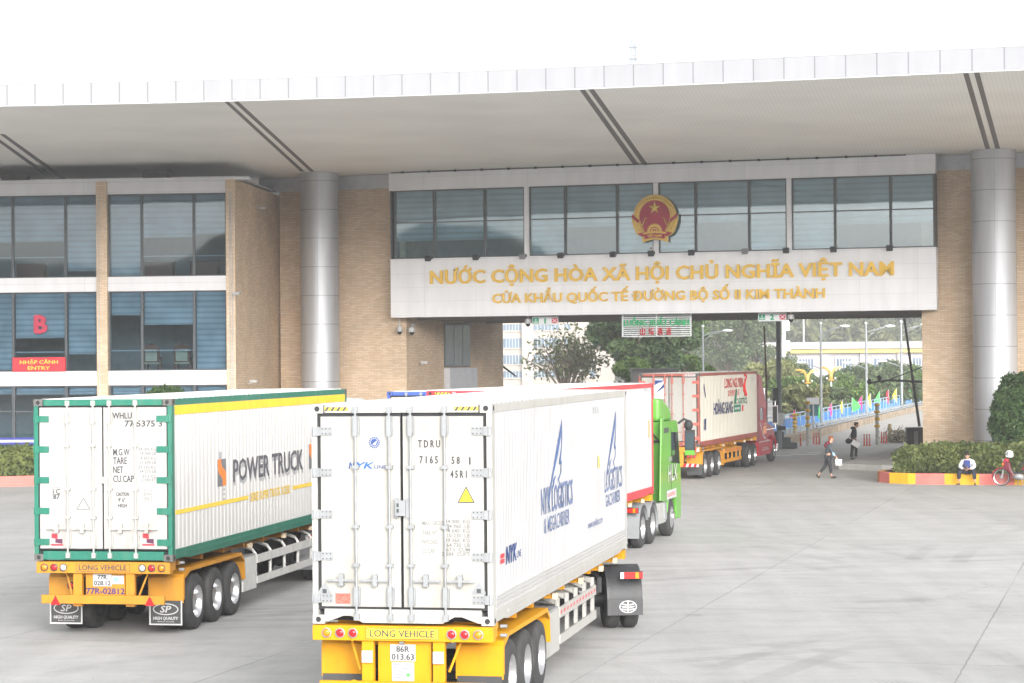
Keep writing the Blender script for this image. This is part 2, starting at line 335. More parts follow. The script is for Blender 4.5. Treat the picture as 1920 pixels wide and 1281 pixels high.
# ================================================================== SETTING: ground, border gate building
def ground_mat():
    mt, n, l, b = new_mat("concrete_yard")
    tc = n.new("ShaderNodeTexCoord"); O = tc.outputs['Object']
    def noise(sc, det, rough=0.6, scl=None):
        t = n.new("ShaderNodeTexNoise"); t.inputs['Scale'].default_value = sc; t.inputs['Detail'].default_value = det; t.inputs['Roughness'].default_value = rough
        if scl:
            mp = n.new("ShaderNodeMapping"); mp.inputs['Scale'].default_value = scl; mp.inputs['Rotation'].default_value = (0, 0, R(15.6)); l.new(O, mp.inputs[0]); l.new(mp.outputs[0], t.inputs['Vector'])
        else: l.new(O, t.inputs['Vector'])
        return t.outputs[0]
    def rng(x, a, bb, c, d):
        m = n.new("ShaderNodeMapRange"); m.inputs[1].default_value = a; m.inputs[2].default_value = bb; m.inputs[3].default_value = c; m.inputs[4].default_value = d; l.new(x, m.inputs[0]); return m.outputs[0]
    def mul(a, c):
        m = n.new("ShaderNodeMath"); m.operation = 'MULTIPLY'; l.new(a, m.inputs[0])
        if isinstance(c, float): m.inputs[1].default_value = c
        else: l.new(c, m.inputs[1])
        return m.outputs[0]
    v = rng(noise(0.22, 6), 0.3, 0.7, 0.92, 1.07)
    v = mul(v, rng(noise(1.4, 9, 0.75), 0.3, 0.7, 0.90, 1.08))
    v = mul(v, rng(noise(0.30, 6, 0.65, (3.2, 0.16, 1)), 0.34, 0.66, 0.92, 1.06))      # long streaks along the driving direction
    v = mul(v, rng(noise(0.5, 5, 0.7, (0.35, 1.8, 1)), 0.38, 0.62, 0.95, 1.05))
    v = mul(v, rng(noise(16, 4, 0.8), 0.25, 0.75, 0.93, 1.06))
    # slab joints
    mp = n.new("ShaderNodeMapping"); mp.vector_type = 'POINT'; mp.inputs['Rotation'].default_value = (0, 0, R(15.6)); l.new(O, mp.inputs[0])
    mo = n.new("ShaderNodeMapping"); mo.inputs['Location'].default_value = (2.7, -0.75, 0); l.new(mp.outputs[0], mo.inputs[0])
    wn = n.new("ShaderNodeTexNoise"); wn.inputs['Scale'].default_value = 3; wn.inputs['Detail'].default_value = 4; l.new(O, wn.inputs['Vector'])
    wv = n.new("ShaderNodeVectorMath"); wv.operation = 'SCALE'; wv.inputs['Scale'].default_value = 0.05; l.new(wn.outputs[1], wv.inputs[0])
    wa = n.new("ShaderNodeVectorMath"); wa.operation = 'ADD'; l.new(mo.outputs[0], wa.inputs[0]); l.new(wv.outputs[0], wa.inputs[1])
    bk = n.new("ShaderNodeTexBrick"); bk.offset = 0; bk.inputs['Scale'].default_value = 1; bk.inputs['Brick Width'].default_value = 5.5; bk.inputs['Row Height'].default_value = 7.0
    bk.inputs['Mortar Size'].default_value = 0.016; bk.inputs['Mortar Smooth'].default_value = 0.3
    for k in ('Color1', 'Color2'): bk.inputs[k].default_value = (1, 1, 1, 1)
    bk.inputs['Color2'].default_value = (0.93, 0.93, 0.93, 1); bk.inputs['Mortar'].default_value = (0.55, 0.55, 0.55, 1)
    l.new(wa.outputs[0], bk.inputs['Vector'])
    jm = n.new("ShaderNodeMix"); jm.data_type = 'RGBA'; jm.inputs[7].default_value = (1, 1, 1, 1); l.new(bk.outputs[0], jm.inputs[6]); l.new(rng(noise(0.09, 3), 0.42, 0.62, 0.0, 0.9), jm.inputs[0]); v = mul(v, jm.outputs[2])
    vo = n.new("ShaderNodeTexVoronoi"); vo.feature = 'DISTANCE_TO_EDGE'; vo.inputs['Scale'].default_value = 0.17
    wd = n.new("ShaderNodeVectorMath"); wd.operation = 'SCALE'; wd.inputs['Scale'].default_value = 1.2; l.new(wn.outputs[1], wd.inputs[0]); we = n.new("ShaderNodeVectorMath"); we.operation = 'ADD'; l.new(O, we.inputs[0]); l.new(wd.outputs[0], we.inputs[1]); l.new(we.outputs[0], vo.inputs['Vector'])
    ck = mul(rng(vo.outputs['Distance'], 0.0, 0.0035, 1, 0), rng(noise(0.12, 2), 0.52, 0.60, 0, 1)); v = mul(v, rng(ck, 0, 1, 1.0, 0.62))
    v = mul(v, rng(noise(7.0, 2, 0.5), 0.70, 0.76, 1.0, 0.86))
    # curved tyre scuffs
    for (cx, cy, r0) in [(-2.6, 33.2, 4.6), (0.9, 33.0, 4.4), (30, -20, 62), (-40, 40, 48), (-44, 44, 53), (60, 40, 51), (-10, 100, 58), (-14, 104, 60), (34, 20, 33), (5, -60, 103), (20, -70, 122), (-8, -40, 99), (28, 10, 46)]:
        sx = n.new("ShaderNodeVectorMath"); sx.operation = 'SUBTRACT'; sx.inputs[1].default_value = (cx, cy, 0); l.new(O, sx.inputs[0])
        ln = n.new("ShaderNodeVectorMath"); ln.operation = 'LENGTH'; l.new(sx.outputs[0], ln.inputs[0])
        fr = n.new("ShaderNodeMath"); fr.operation = 'WRAP'; fr.inputs[1].default_value = 0.0; fr.inputs[2].default_value = 0.09; l.new(ln.outputs[1], fr.inputs[0])
        rib = rng(fr.outputs[0], 0.03, 0.06, 0, 1)
        b1 = rng(ln.outputs[1], r0, r0+0.08, 0, 1); b2 = rng(ln.outputs[1], r0+0.42, r0+0.5, 1, 0)
        b3 = rng(ln.outputs[1], r0+1.1, r0+1.18, 0, 1); b4 = rng(ln.outputs[1], r0+1.5, r0+1.58, 1, 0)
        s2 = n.new("ShaderNodeMath"); s2.operation = 'MAXIMUM'; l.new(mul(b1, b2), s2.inputs[0]); l.new(mul(b3, b4), s2.inputs[1])
        k = mul(mul(s2.outputs[0], rib) if r0 < 20 else s2.outputs[0], rng(noise(0.55 if r0 < 20 else 0.16, 3), 0.45, 0.62, 0, 1))
        v = mul(v, rng(k, 0, 1, 1.0, 0.82 if r0 < 20 else 0.87))
    # dark oil spots
    v = mul(v, rng(noise(0.75, 3, 0.5), 0.68, 0.80, 1.0, 0.68))
    cc = n.new("ShaderNodeVectorMath"); cc.operation = 'SCALE'; cc.inputs[0].default_value = (0.388, 0.385, 0.378); l.new(v, cc.inputs['Scale'])
    l.new(cc.outputs[0], b.inputs['Base Color']); b.inputs['Roughness'].default_value = 0.8
    bp = n.new("ShaderNodeBump"); bp.inputs['Strength'].default_value = 0.25; bp.inputs['Distance'].default_value = 0.01; l.new(noise(30, 6, 0.8), bp.inputs['Height']); l.new(bp.outputs[0], b.inputs['Normal'])
    return mt
g = MB(); g.quad((-900, -400, 0), (900, -400, 0), (900, 1500, 0), (-900, 1500, 0), ground_mat()); g.build("concrete_ground"); tag(bpy.data.objects["concrete_ground"], kind='structure')

# ---- frame of the bridge front: u along the front, n into the building
BA = Vector((-5.45, 102.1, 0)); BB = Vector((17.8, 94.8, 0)); BU = (BB-BA).normalized(); BN = Vector((-BU.y, BU.x, 0)); BLEN = (BB-BA).length
MBR = Matrix(((BU.x, BN.x, 0, BA.x), (BU.y, BN.y, 0, BA.y), (0, 0, 1, 0), (0, 0, 0, 1)))
def fp(px, py, n=0.0):
    q = at_plane(px, py, BA+BN*n, BN)-BA; return q.dot(BU), q.z
LA = Vector((-21.8, 96.7, 0)); LB = Vector((-11.66, 95.76, 0)); LU = (LB-LA).normalized(); LN = Vector((-LU.y, LU.x, 0)); LLEN = (LB-LA).length
MLB = Matrix(((LU.x, LN.x, 0, LA.x), (LU.y, LN.y, 0, LA.y), (0, 0, 1, 0), (0, 0, 0, 1)))
def lp(px, py, n=0.0):
    q = at_plane(px, py, LA+LN*n, LN)-LA; return q.dot(LU), q.z
bld = thing("border_gate_building", "long tan tiled border gate building with white canopy roof and glazed bridge over the road", "building", (BA.x, BA.y, 0))
ZS, ZP = 13.29, 13.94
eave = [(-34, 74.0), (-24, 74.4), (-16.72, 74.14), (-11.03, 73.56), (-5.42, 72.65), (0.07, 71.42), (5.34, 69.91), (10.39, 68.41), (15.22, 66.93), (24, 64.15), (34, 60.9)]
CC = Vector((-9.3, -28.5))
def slat_mat():
    mt, n, l, b = new_mat("soffit_slats"); gi = n.new("ShaderNodeNewGeometry"); sp_ = n.new("ShaderNodeSeparateXYZ"); l.new(gi.outputs['Position'], sp_.inputs[0])
    def mth(op, a, c=None):
        q = n.new("ShaderNodeMath"); q.operation = op; l.new(a, q.inputs[0])
        if c is not None:
            if isinstance(c, (int, float)): q.inputs[1].default_value = c
            else: l.new(c, q.inputs[1])
        return q.outputs[0]
    at = mth('ARCTAN2', mth('SUBTRACT', sp_.outputs[0], CC.x), mth('SUBTRACT', sp_.outputs[1], CC.y))
    fr = mth('FRACT', mth('MULTIPLY', at, 780.0)); mr = n.new("ShaderNodeMapRange"); mr.inputs[1].default_value = 0.10; mr.inputs[2].default_value = 0.22; mr.inputs[3].default_value = 0.91; mr.inputs[4].default_value = 1.0; l.new(fr, mr.inputs[0])
    nz = n.new("ShaderNodeTexNoise"); nz.inputs['Scale'].default_value = 0.25; nz.inputs['Detail'].default_value = 4; l.new(gi.outputs['Position'], nz.inputs['Vector'])
    m2 = n.new("ShaderNodeMapRange"); m2.inputs[1].default_value = 0.3; m2.inputs[2].default_value = 0.7; m2.inputs[3].default_value = 0.95; m2.inputs[4].default_value = 1.05; l.new(nz.outputs[0], m2.inputs[0])
    v = n.new("ShaderNodeVectorMath"); v.operation = 'SCALE'; v.inputs[0].default_value = (0.88, 0.865, 0.82); l.new(mth('MULTIPLY', mr.outputs[0], m2.outputs[0]), v.inputs['Scale'])
    l.new(v.outputs[0], b.inputs['Base Color']); b.inputs['Roughness'].default_value = 0.55
    return mt
back = [(40, 118), (20, 126), (-10, 134), (-40, 136)]
mb = MB(); poly = eave+back; n_ = len(poly)
mb.add([(x, y, ZS) for x, y in poly], [tuple(reversed(range(n_)))], slat_mat()); mb.build("soffit", bld, True)
mb = MB()
ne = len(eave)
# parapet: one strip with continuous joints, its top with a thin cap
acc = 0; UVV = []
off = []
for i, (x, y) in enumerate(eave):
    a = Vector(eave[max(i-1, 0)]); c = Vector(eave[min(i+1, ne-1)]); t = (c-a).normalized(); off.append((x+t.y*0.12, y-t.x*0.12))
pv = []
for i in range(ne):
    pv += [(off[i][0], off[i][1], ZS-0.06), (off[i][0], off[i][1], ZP)]
mb.add(pv, [(2*i, 2*i+2, 2*i+3, 2*i+1) for i in range(ne-1)], FASCIA)
mb.add([(x, y, ZS-0.06) for x, y in off]+[(x, y, ZS-0.06) for x, y in eave], [(i, ne+i, ne+i+1, i+1) for i in range(ne-1)], FASCIA)
po = mb.build("parapet", bld, True)
cum = [0.0]
for i in range(ne-1): cum.append(cum[-1]+math.hypot(off[i+1][0]-off[i][0], off[i+1][1]-off[i][1]))
for l_ in po.data.loops:   # panel joints run on evenly round the curve
    vi = l_.vertex_index; k = vi//2 if vi < 2*ne else (vi-2*ne) % ne; po.data.uv_layers[0].data[l_.index].uv = (cum[k]+.3, po.data.vertices[vi].co.z)
mb = MB()
CAPM = mat("parapet_cap_metal", (0.55, 0.56, 0.58), 0.4, 0.3)
for i in range(ne-1):
    a, c = Vector((*off[i], ZP)), Vector((*off[i+1], ZP)); mb.tube([a, c], 0.022, CAPM, 6)
    a2, c2 = Vector((*off[i], ZS-0.07)), Vector((*off[i+1], ZS-0.07)); mb.tube([a2, c2], 0.02, CAPM, 6)
mb.build("parapet_trim", bld, True)
mb = MB(); roofm = mat("roof_grey_membrane", (0.55, 0.55, 0.56), 0.8)
mb.add([(x, y, ZP-0.03) for x, y in off+back], [tuple(range(n_))], roofm)
mb.add([(x, y, z) for z in (ZS, ZP-0.03) for x, y in [off[-1]]+back+[off[0]]], [(i, i+1, i+7, i+6) for i in range(5)], WHITE_PANEL)
mb.build("roof", bld, True)
STRIPE = mat("soffit_dark_stripe", (0.115, 0.10, 0.098), 0.5)
for quads in [((416, 187), (424.5, 187), (571.5, 322), (563.5, 322)), ((433.5, 187), (442, 186), (590, 322), (582, 322)),
              ((1084, 165), (1094, 165), (1199.5, 311), (1189, 311)), ((1101, 165), (1111, 164.5), (1215.5, 310), (1206, 310.5)),
              ((1805, 135), (1815, 134.5), (1857, 281), (1848, 281)), ((1825.5, 134), (1835.5, 133.5), (1875.5, 280), (1866.5, 280)),
              ((0, 252), (10, 253), (129, 338), (117, 338)), ((-14, 258), (-4, 259), (107, 338), (96, 338))]:
    mb = MB(); ps = [atZ(*q, ZS-0.006) for q in quads]; ps[0] = ps[0]+(ps[0]-ps[3]).normalized()*0.1; ps[1] = ps[1]+(ps[1]-ps[2]).normalized()*0.1
    mb.add(ps+[p+Vector((0, 0, 0.004)) for p in ps], [(0, 1, 2, 3), (7, 6, 5, 4), (0, 4, 5, 1), (1, 5, 6, 2), (2, 6, 7, 3), (3, 7, 4, 0)], STRIPE); mb.build("soffit_stripe", bld, True)
# columns
COLM = panel_mat("column_cladding", (0.52, 0.53, 0.56), 50, 1.29, 0.45, 0.5, 0.55, 0.014)
for (cx, cy, rr) in [(-8.67, 102.4, 0.87), (20.0, 93.75, 0.9)]:
    mb = MB(); mb.lathe([(rr, 0.0), (rr, ZS-0.01)], (cx, cy, 0), (0, 0, 1), COLM, 64); o = mb.build("column", bld, True)
    j = MB(); ang = math.atan2(-cy, -cx)+R(-6.5 if cx < 0 else 2)
    for k in range(4):
        aa = ang+k*math.pi/2; d = Vector((math.cos(aa), math.sin(aa), 0)); t = Vector((-d.y, d.x, 0)); c0 = Vector((cx, cy, 0))+d*rr*1.0
        j.add([c0-t*0.008-d*.02, c0+t*0.008-d*.02, c0+t*0.008+d*.003, c0-t*0.008+d*.003]+[q+Vector((0, 0, ZS-0.02)) for q in [c0-t*0.008-d*.02, c0+t*0.008-d*.02, c0+t*0.008+d*.003, c0-t*0.008+d*.003]],
              [(0, 1, 5, 4), (1, 2, 6, 5), (2, 3, 7, 6), (3, 0, 4, 7)], GREYC)
    jo = j.build("joint_strip", bld, True)
# ---- brick walls
mb = MB(); W0 = 1.05; ZW = 12.9
uL, _ = fp(525, 500, W0); uO, _ = fp(762, 640, W0); uR, _ = fp(1729, 640, W0)
DEP = 24.0
def side_n(px, py): q = at_plane(px, py, BA+BU*uO, BU)-BA; return q.dot(BN)
DEP = side_n(943, 650)-W0; print('depth of passage', DEP)
mb.box((uL, W0, 0), (uO, W0+DEP, ZW-0.25), BRICK, MBR)
mb.build("brick_wall", bld, True)
mb = MB(); mb.box((uR, W0, 0), (uR+16, W0+DEP, ZW-0.25), BRICK, MBR); mb.build("brick_wall", bld, True)
# band between brick and soffit
mb = MB(); BANDG = mat("grey_metal_band", (0.55, 0.56, 0.60), 0.45, 0.2)
mb.box((uL-1, W0-0.08, ZW-0.25), (0.1, W0+DEP, ZS-0.02), BANDG, MBR); mb.build("eave_band", bld, True); mb = MB(); mb.box((BLEN-0.3, W0-0.08, ZW-0.25), (uR+16, W0+DEP, ZS-0.02), BANDG, MBR); mb.build("eave_band", bld, True)
# ---- bridge: sign panel, fascia, windows, underside
z_pt = fp(1245, 474.6)[1]; z_pb = fp(1245, 588.4)[1]; z_wt = fp(1245, 341.7)[1]; z_ft = ZS-0.02
print("bridge z", z_pb, z_pt, z_wt, "len", BLEN, "open", uO, uR)
mb = MB(); mb.box((0, -0.02, z_pb), (BLEN, 0.55, z_pt), WHITE_PANEL, MBR); mb.build("sign_panel", bld, True, 0.01)
mb = MB(); mb.box((-0.05, -0.02, z_wt), (BLEN, 0.6, z_ft), WHITE_PANEL, MBR); mb.build("fascia", bld, True)
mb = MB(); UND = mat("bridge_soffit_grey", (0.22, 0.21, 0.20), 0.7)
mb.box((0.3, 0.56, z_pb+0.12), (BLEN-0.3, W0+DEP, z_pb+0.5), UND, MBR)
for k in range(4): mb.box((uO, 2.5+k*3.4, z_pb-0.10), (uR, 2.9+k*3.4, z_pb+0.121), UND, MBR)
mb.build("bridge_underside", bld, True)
mb = MB(); mb.box((0.2, W0+DEP-0.2, z_pb+0.5), (BLEN-0.2, W0+DEP, z_ft), BANDG, MBR); mb.build("rear_wall", bld, True)
mb = MB(); INTW = mat("interior_wall", (0.34, 0.34, 0.33), 0.9)
mb.quad((0.1, 5.0, z_pb+0.51), (BLEN-.1, 5.0, z_pb+0.51), (BLEN-.1, 5.0, z_ft-0.1), (.1, 5.0, z_ft-0.1), INTW, MBR)
mb.quad((0.1, .57, z_pt+0.01), (BLEN-.1, .57, z_pt+0.01), (BLEN-.1, 5, z_pt+0.01), (.1, 5, z_pt+0.01), INTW, MBR); mb.build("interior", bld, True)
FRAME = mat("window_frame_grey", (0.075, 0.085, 0.095), 0.45)
GL = glass_mat("blue_tinted_glass", (0.54, 0.77, 0.86), 0.155)
GLL = glass_mat("grey_tinted_glass", (0.42, 0.555, 0.645), 0.03)
def blind_mat():
    mt, n, l, b = new_mat("zebra_blind"); uv = n.new("ShaderNodeUVMap"); uv.uv_map = "UVMap"; s_ = n.new("ShaderNodeSeparateXYZ"); l.new(uv.outputs[0], s_.inputs[0])
    q = n.new("ShaderNodeMath"); q.operation = 'MULTIPLY'; q.inputs[1].default_value = 4.2; l.new(s_.outputs[1], q.inputs[0])
    f = n.new("ShaderNodeMath"); f.operation = 'FRACT'; l.new(q.outputs[0], f.inputs[0])
    p = n.new("ShaderNodeMath"); p.operation = 'PINGPONG'; p.inputs[1].default_value = 0.5; l.new(f.outputs[0], p.inputs[0])
    mr = n.new("ShaderNodeMapRange"); mr.inputs[1].default_value = 0.05; mr.inputs[2].default_value = 0.3; mr.inputs[3].default_value = 0.72; mr.inputs[4].default_value = 1.0; l.new(p.outputs[0], mr.inputs[0])
    nz = n.new("ShaderNodeTexNoise"); nz.inputs['Scale'].default_value = 0.7; l.new(uv.outputs[0], nz.inputs['Vector'])
    m3 = n.new("ShaderNodeMapRange"); m3.inputs[1].default_value = 0.35; m3.inputs[2].default_value = 0.65; m3.inputs[3].default_value = 0.75; m3.inputs[4].default_value = 1.1; l.new(nz.outputs[0], m3.inputs[0])
    m4 = n.new("ShaderNodeMath"); m4.operation = 'MULTIPLY'; l.new(mr.outputs[0], m4.inputs[0]); l.new(m3.outputs[0], m4.inputs[1])
    v = n.new("ShaderNodeVectorMath"); v.operation = 'SCALE'; v.inputs[0].default_value = (0.66, 0.70, 0.73); l.new(m4.outputs[0], v.inputs['Scale']); l.new(v.outputs[0], b.inputs['Base Color'])
    b.inputs['Roughness'].default_value = 0.8
    l.new(v.outputs[0], b.inputs['Base Color']); return mt
BLIND = blind_mat()
def window(u0, u1, z0, z1, M, n0, blind_z, rails=(), gl=None, fw=0.05, bm=None):
    """a glazed bay: frame with its own rails, pane and blind as sub-parts"""
    f = MB()
    f.box((u0, n0, z0), (u0+fw, n0+0.12, z1), FRAME, M); f.box((u1-fw, n0, z0), (u1, n0+0.12, z1), FRAME, M)
    f.box((u0+fw, n0, z0), (u1-fw, n0+0.12, z0+fw), FRAME, M); f.box((u0+fw, n0, z1-fw), (u1-fw, n0+0.12, z1), FRAME, M)
    for rz_ in rails: f.box((u0+fw, n0+0.002, rz_-fw*.45), (u1-fw, n0+0.118, rz_+fw*.45), FRAME, M)
    o = f.build("window", bld, True)
    p = MB(); p.quad((u0+fw, n0+0.06, z0+fw), (u1-fw, n0+0.06, z0+fw), (u1-fw, n0+0.06, z1-fw), (u0+fw, n0+0.06, z1-fw), gl or GL, M)
    PM[o.name] = PM[bld.name]; p.build("pane", o, True)
    if blind_z is not None and blind_z < z1-0.1:
        q = MB(); q.quad((u0+fw+.02, n0+0.2, blind_z), (u1-fw-.02, n0+0.2, blind_z), (u1-fw-.02, n0+0.2, z1-.02), (u0+fw+.02, n0+0.2, z1-.02), bm or BLIND, M)
        q.box((u0+fw+.02, n0+0.19, blind_z-0.05), (u1-fw-.02, n0+0.23, blind_z+.005), WCLEAN, M); q.build("blind", o, True)
    return o
edges = [(738, 812.6), (812.6, 907.4), (907.4, 982.5), (991.5, 1058.6), (1058.6, 1156), (1156, 1225), (1234, 1303.4), (1303.4, 1403.8), (1403.8, 1474.7), (1484, 1565), (1565, 1669.4), (1669.4, 1752.5)]
bl = [449.8, 447.6, 445, None, 423, None, None, 414, None, None, 0, 0]
def ltop(px): return 357.4+(px-737.6)*(326.25-357.4)/(1751.9-737.6)
z_tr = fp(1245, 404.5)[1]
for (a, c), bz in zip(edges, bl):
    u0 = fp(a, 420)[0]; u1 = fp(c, 420)[0]; mid = (a+c)/2
    zb_ = z_pt+0.02 if bz is None else (fp(mid, bz)[1] if bz else z_pt+1.1)
    window(u0+0.004, u1-0.004, z_pt+0.004, z_wt-0.004, MBR, 0.08, zb_, [z_tr])
for (a, c) in [(982.5, 991.5), (1225, 1234), (1474.7, 1484)]:
    mb = MB(); mb.box((fp(a, 420)[0], 0.02, z_pt+.003), (fp(c, 420)[0], 0.5, z_wt-.003), WHITE_PANEL, MBR); mb.build("window_pier", bld, True)
for a in (0, BLEN-0.12): mb = MB(); mb.box((a if a else 0.0, 0.03, z_pt+.003), (a+0.06 if a else 0.055, 1.2, z_wt-.003), FRAME, MBR); mb.build("corner_post", bld, True)
# gutter pipe along the soffit edge with small brackets
mb = MB(); k = 0
mb.tube([MBR @ Vector((0.1, -0.12, z_ft-0.03)), MBR @ Vector((BLEN-1.2, -0.12, z_ft-0.03))], 0.022, DARKM, 6)
for k in range(18): mb.box((0.6+k*1.25, -0.17, z_ft-0.07), (0.7+k*1.25, -0.07, z_ft+0.02), DARKM, MBR)
mb.build("conduit", bld, True)
# raised gilt lettering
GOLD = mat("gilt_letter", (0.80, 0.50, 0.07), 0.32, 0.25, 0.05)
mb = MB()
def letters(t, xa, ya, xb, yb, cap, bo=0.026):
    u0, z0 = fp(xa, ya, -0.02); u1, z1 = fp(xb, yb, -0.02)
    o = MBR @ Vector((u0, -0.03, (z0+z1)/2)); mb.text(t, o, BU, Vector((0, 0, 1)), cap, GOLD, u1-u0, bo, 0, 'l', 0.09)
letters("NƯỚC CỘNG HÒA XÃ HỘI CHỦ NGHĨA VIỆT NAM", 808, 533, 1676, 515, 0.60)
letters("CỬA KHẨU QUỐC TẾ ĐƯỜNG BỘ SỐ II KIM THÀNH", 924, 568.5, 1547, 558, 0.42, 0.008)
mb.build("raised_lettering", bld, True)
# inner side wall of the passage: window with sill box
uw = fp(762, 640, W0)[0]
mb = MB(); DGL = glass_mat("dark_passage_glass", (0.30, 0.36, 0.40), 0.12)
def side_at(px, py):   # point on the passage wall (plane u = uO)
    q = at_plane(px, py, BA+BU*(uO), BU)-BA; return q.dot(BN), q.z
n0_, zt_ = side_at(832, 606); n1_, zb_ = side_at(885, 688)
n1_ = side_at(880, 640)[0]
mb.box((uO-0.002, n0_, zb_), (uO+0.05, n1_, zt_), FRAME, MBR); o = mb.build("window", bld, True); PM[o.name] = PM[bld.name]
mb = MB()
for k in range(3):
    a = n0_+(n1_-n0_)*k/3+.12; c = n0_+(n1_-n0_)*(k+1)/3-.05
    mb.box((uO+0.051, a, zb_+.1), (uO+0.056, c, zt_-.1), mat("passage_glass", (0.13, 0.16, 0.19), 0.08, 0, 0.1), MBR)
mb.build("pane", o, True)
mb = MB(); mb.box((uO-.002, n0_, zb_-1.1), (uO+0.3, n1_+.3, zb_-.04), BANDG, MBR); mb.box((uO-.002, n0_, zb_-2.8), (uO+0.06, n1_+.3, zb_-1.14), FRAME, MBR); mb.build("sill_box", bld, True)

# ---- left block
zt = 12.5
EXT = 14.0
mb = MB()
pil = [(lp(182, 500)[0], lp(202, 500)[0]), (lp(425, 500)[0], LLEN)]
u_pr = lp(-70, 500)[0]
for a, c in pil+[(u_pr-0.5, u_pr)]: mb = MB(); mb.box((a, -0.12, 0), (c, 0.45, zt), BRICK, MLB); mb.build("brick_pilaster", bld, True)
mb = MB(); mb.box((LLEN-0.4, 0.451, 0), (LLEN-0.002, 9.5, zt), BRICK, MLB); mb.build("brick_side_wall", bld, True)
zb1 = lp(300, 363)[1]; z2a, z2b = lp(300, 518.5)[1], lp(300, 545.5)[1]; z3a, z3b = lp(300, 695)[1], lp(300, 722)[1]
mb = MB()
for (za, zb_) in [(zb1, zt+.12), (z2b, z2a), (z3b, z3a)]:
    for (a, c) in [(-EXT, u_pr-.5), (u_pr, pil[0][0]), (pil[0][1], pil[1][0])]: mb = MB(); mb.box((a, -0.02, za), (c, 0.5, zb_), WHITE_BAND, MLB); mb.build("floor_band", bld, True)
mb = MB(); mb.box((pil[0][0], -0.08, zt+.002), (LLEN+0.6, 0.5, zt+.121), WHITE_BAND, MLB); mb.build("coping", bld, True)
mb = MB(); mb.box((-EXT, 0.5, zt+0.12), (LLEN-.05, 9.5, zt+0.2), BANDG, MLB); mb.box((-EXT, 9.5, 0), (LLEN-.01, 9.7, zt), BRICK, MLB)
mb.build("block_roof", bld, True)
mb = MB(); FLOORM = mat("office_floor", (0.30, 0.26, 0.22), 0.5)
for z_ in (z2a-.1, z3a-.1, 0.02): mb.box((-EXT, .51, z_-.1 if z_ > 1 else 0.01), (LLEN-.41, 5.0, z_), FLOORM, MLB)
mb.quad((-EXT, 5.0, 0), (LLEN-.41, 5, 0), (LLEN-.41, 5, zt), (-EXT, 5, zt), INTW, MLB); mb.build("interior", bld, True)
mull = {'A': [-69, 22, 121, 181], 'B': [202.5, 264, 362, 423]}
bU = {'A': [453, 451, 506], 'B': [518, 443, 436]}
bL = {'A': [692, 632, 662], 'B': [589, 606.7, 691]}
for key in 'AB':
    for i in range(3):
        a, c = mull[key][i], mull[key][i+1]; u0, u1 = lp(a, 450)[0]+.004, lp(c, 450)[0]-.004; md = (a+c)/2
        window(u0, u1, z2a+.004, zb1-.004, MLB, 0.1, max(lp(md, bU[key][i])[1], z2a+.08), [], GLL, 0.045)
        window(u0, u1, z3a+.004, z2b-.004, MLB, 0.1, max(lp(md, bL[key][i])[1], z3a+.08), [], GLL, 0.045)
        window(u0, u1, 0.3, z3b-.004, MLB, 0.1, lp(md, 738)[1], [lp(md, 772)[1]], GLL, 0.06)
for i in range(5):   # next bay of the wing, just outside the photograph
    u0 = -EXT+(u_pr-.5+EXT)*i/5+.004; u1 = -EXT+(u_pr-.5+EXT)*(i+1)/5-.004
    for (za, zb_, bz) in ((z2a+.004, zb1-.004, .45), (z3a+.004, z2b-.004, .6), (.3, z3b-.004, .05)): window(u0, u1, za, zb_, MLB, 0.1, zb_-(zb_-za)*(bz+.12*math.sin(i*2.1)), [], GLL, 0.045)
mb = MB(); mb.box((-EXT, 0.25, 0), (LLEN-.41, .5, .3), BANDG, MLB); mb.build("plinth", bld, True)
mb = MB(); rail_m = mat("white_guard_rail", (0.7, 0.72, 0.74), 0.4)
for (xa, xb, y) in [(-69, 121, 484.7), (264, 423, 481), (22, 121, 661), (204, 362, 658)]:
    mb = MB(); u0, z0 = lp(xa, y, .3); u1, _ = lp(xb, y, .3); mb.box((u0, .3, z0-.02), (u1, .34, z0+.02), rail_m, MLB); mb.build("guard_rail", bld, True)
mb = MB(); bst = mat("blue_window_stripe", (0.04, 0.05, 0.30), 0.5); u0, z0 = lp(-69, 834, .1); u1, z1 = lp(181, 820, .1)
mb.box((u0, .085, z0), (u1, .099, z1), bst, MLB); mb.box((u0, .078, z0+(z1-z0)*.3), (u1, .0845, z0+(z1-z0)*.68), WCLEAN, MLB); mb.build("glass_stripe", bld, True)
for px in (187, 432, 436.5):
    mb = MB(); u, _ = lp(px, 500); mb.tube([MLB @ Vector((u, -.15, 3.4)), MLB @ Vector((u, -.15, zt-.5))], .022, WCLEAN, 6); mb.build("drain_pipe", bld, True)
# ducts seen on the soffit corner
for px in (25, 290):
    mb = MB(); u, z = lp(px, 340); mb.box((u-.5, -.1, zt+.13), (u+.6, .4, zt+.36), BLACK, MLB); mb.build("roof_vent", bld, True)
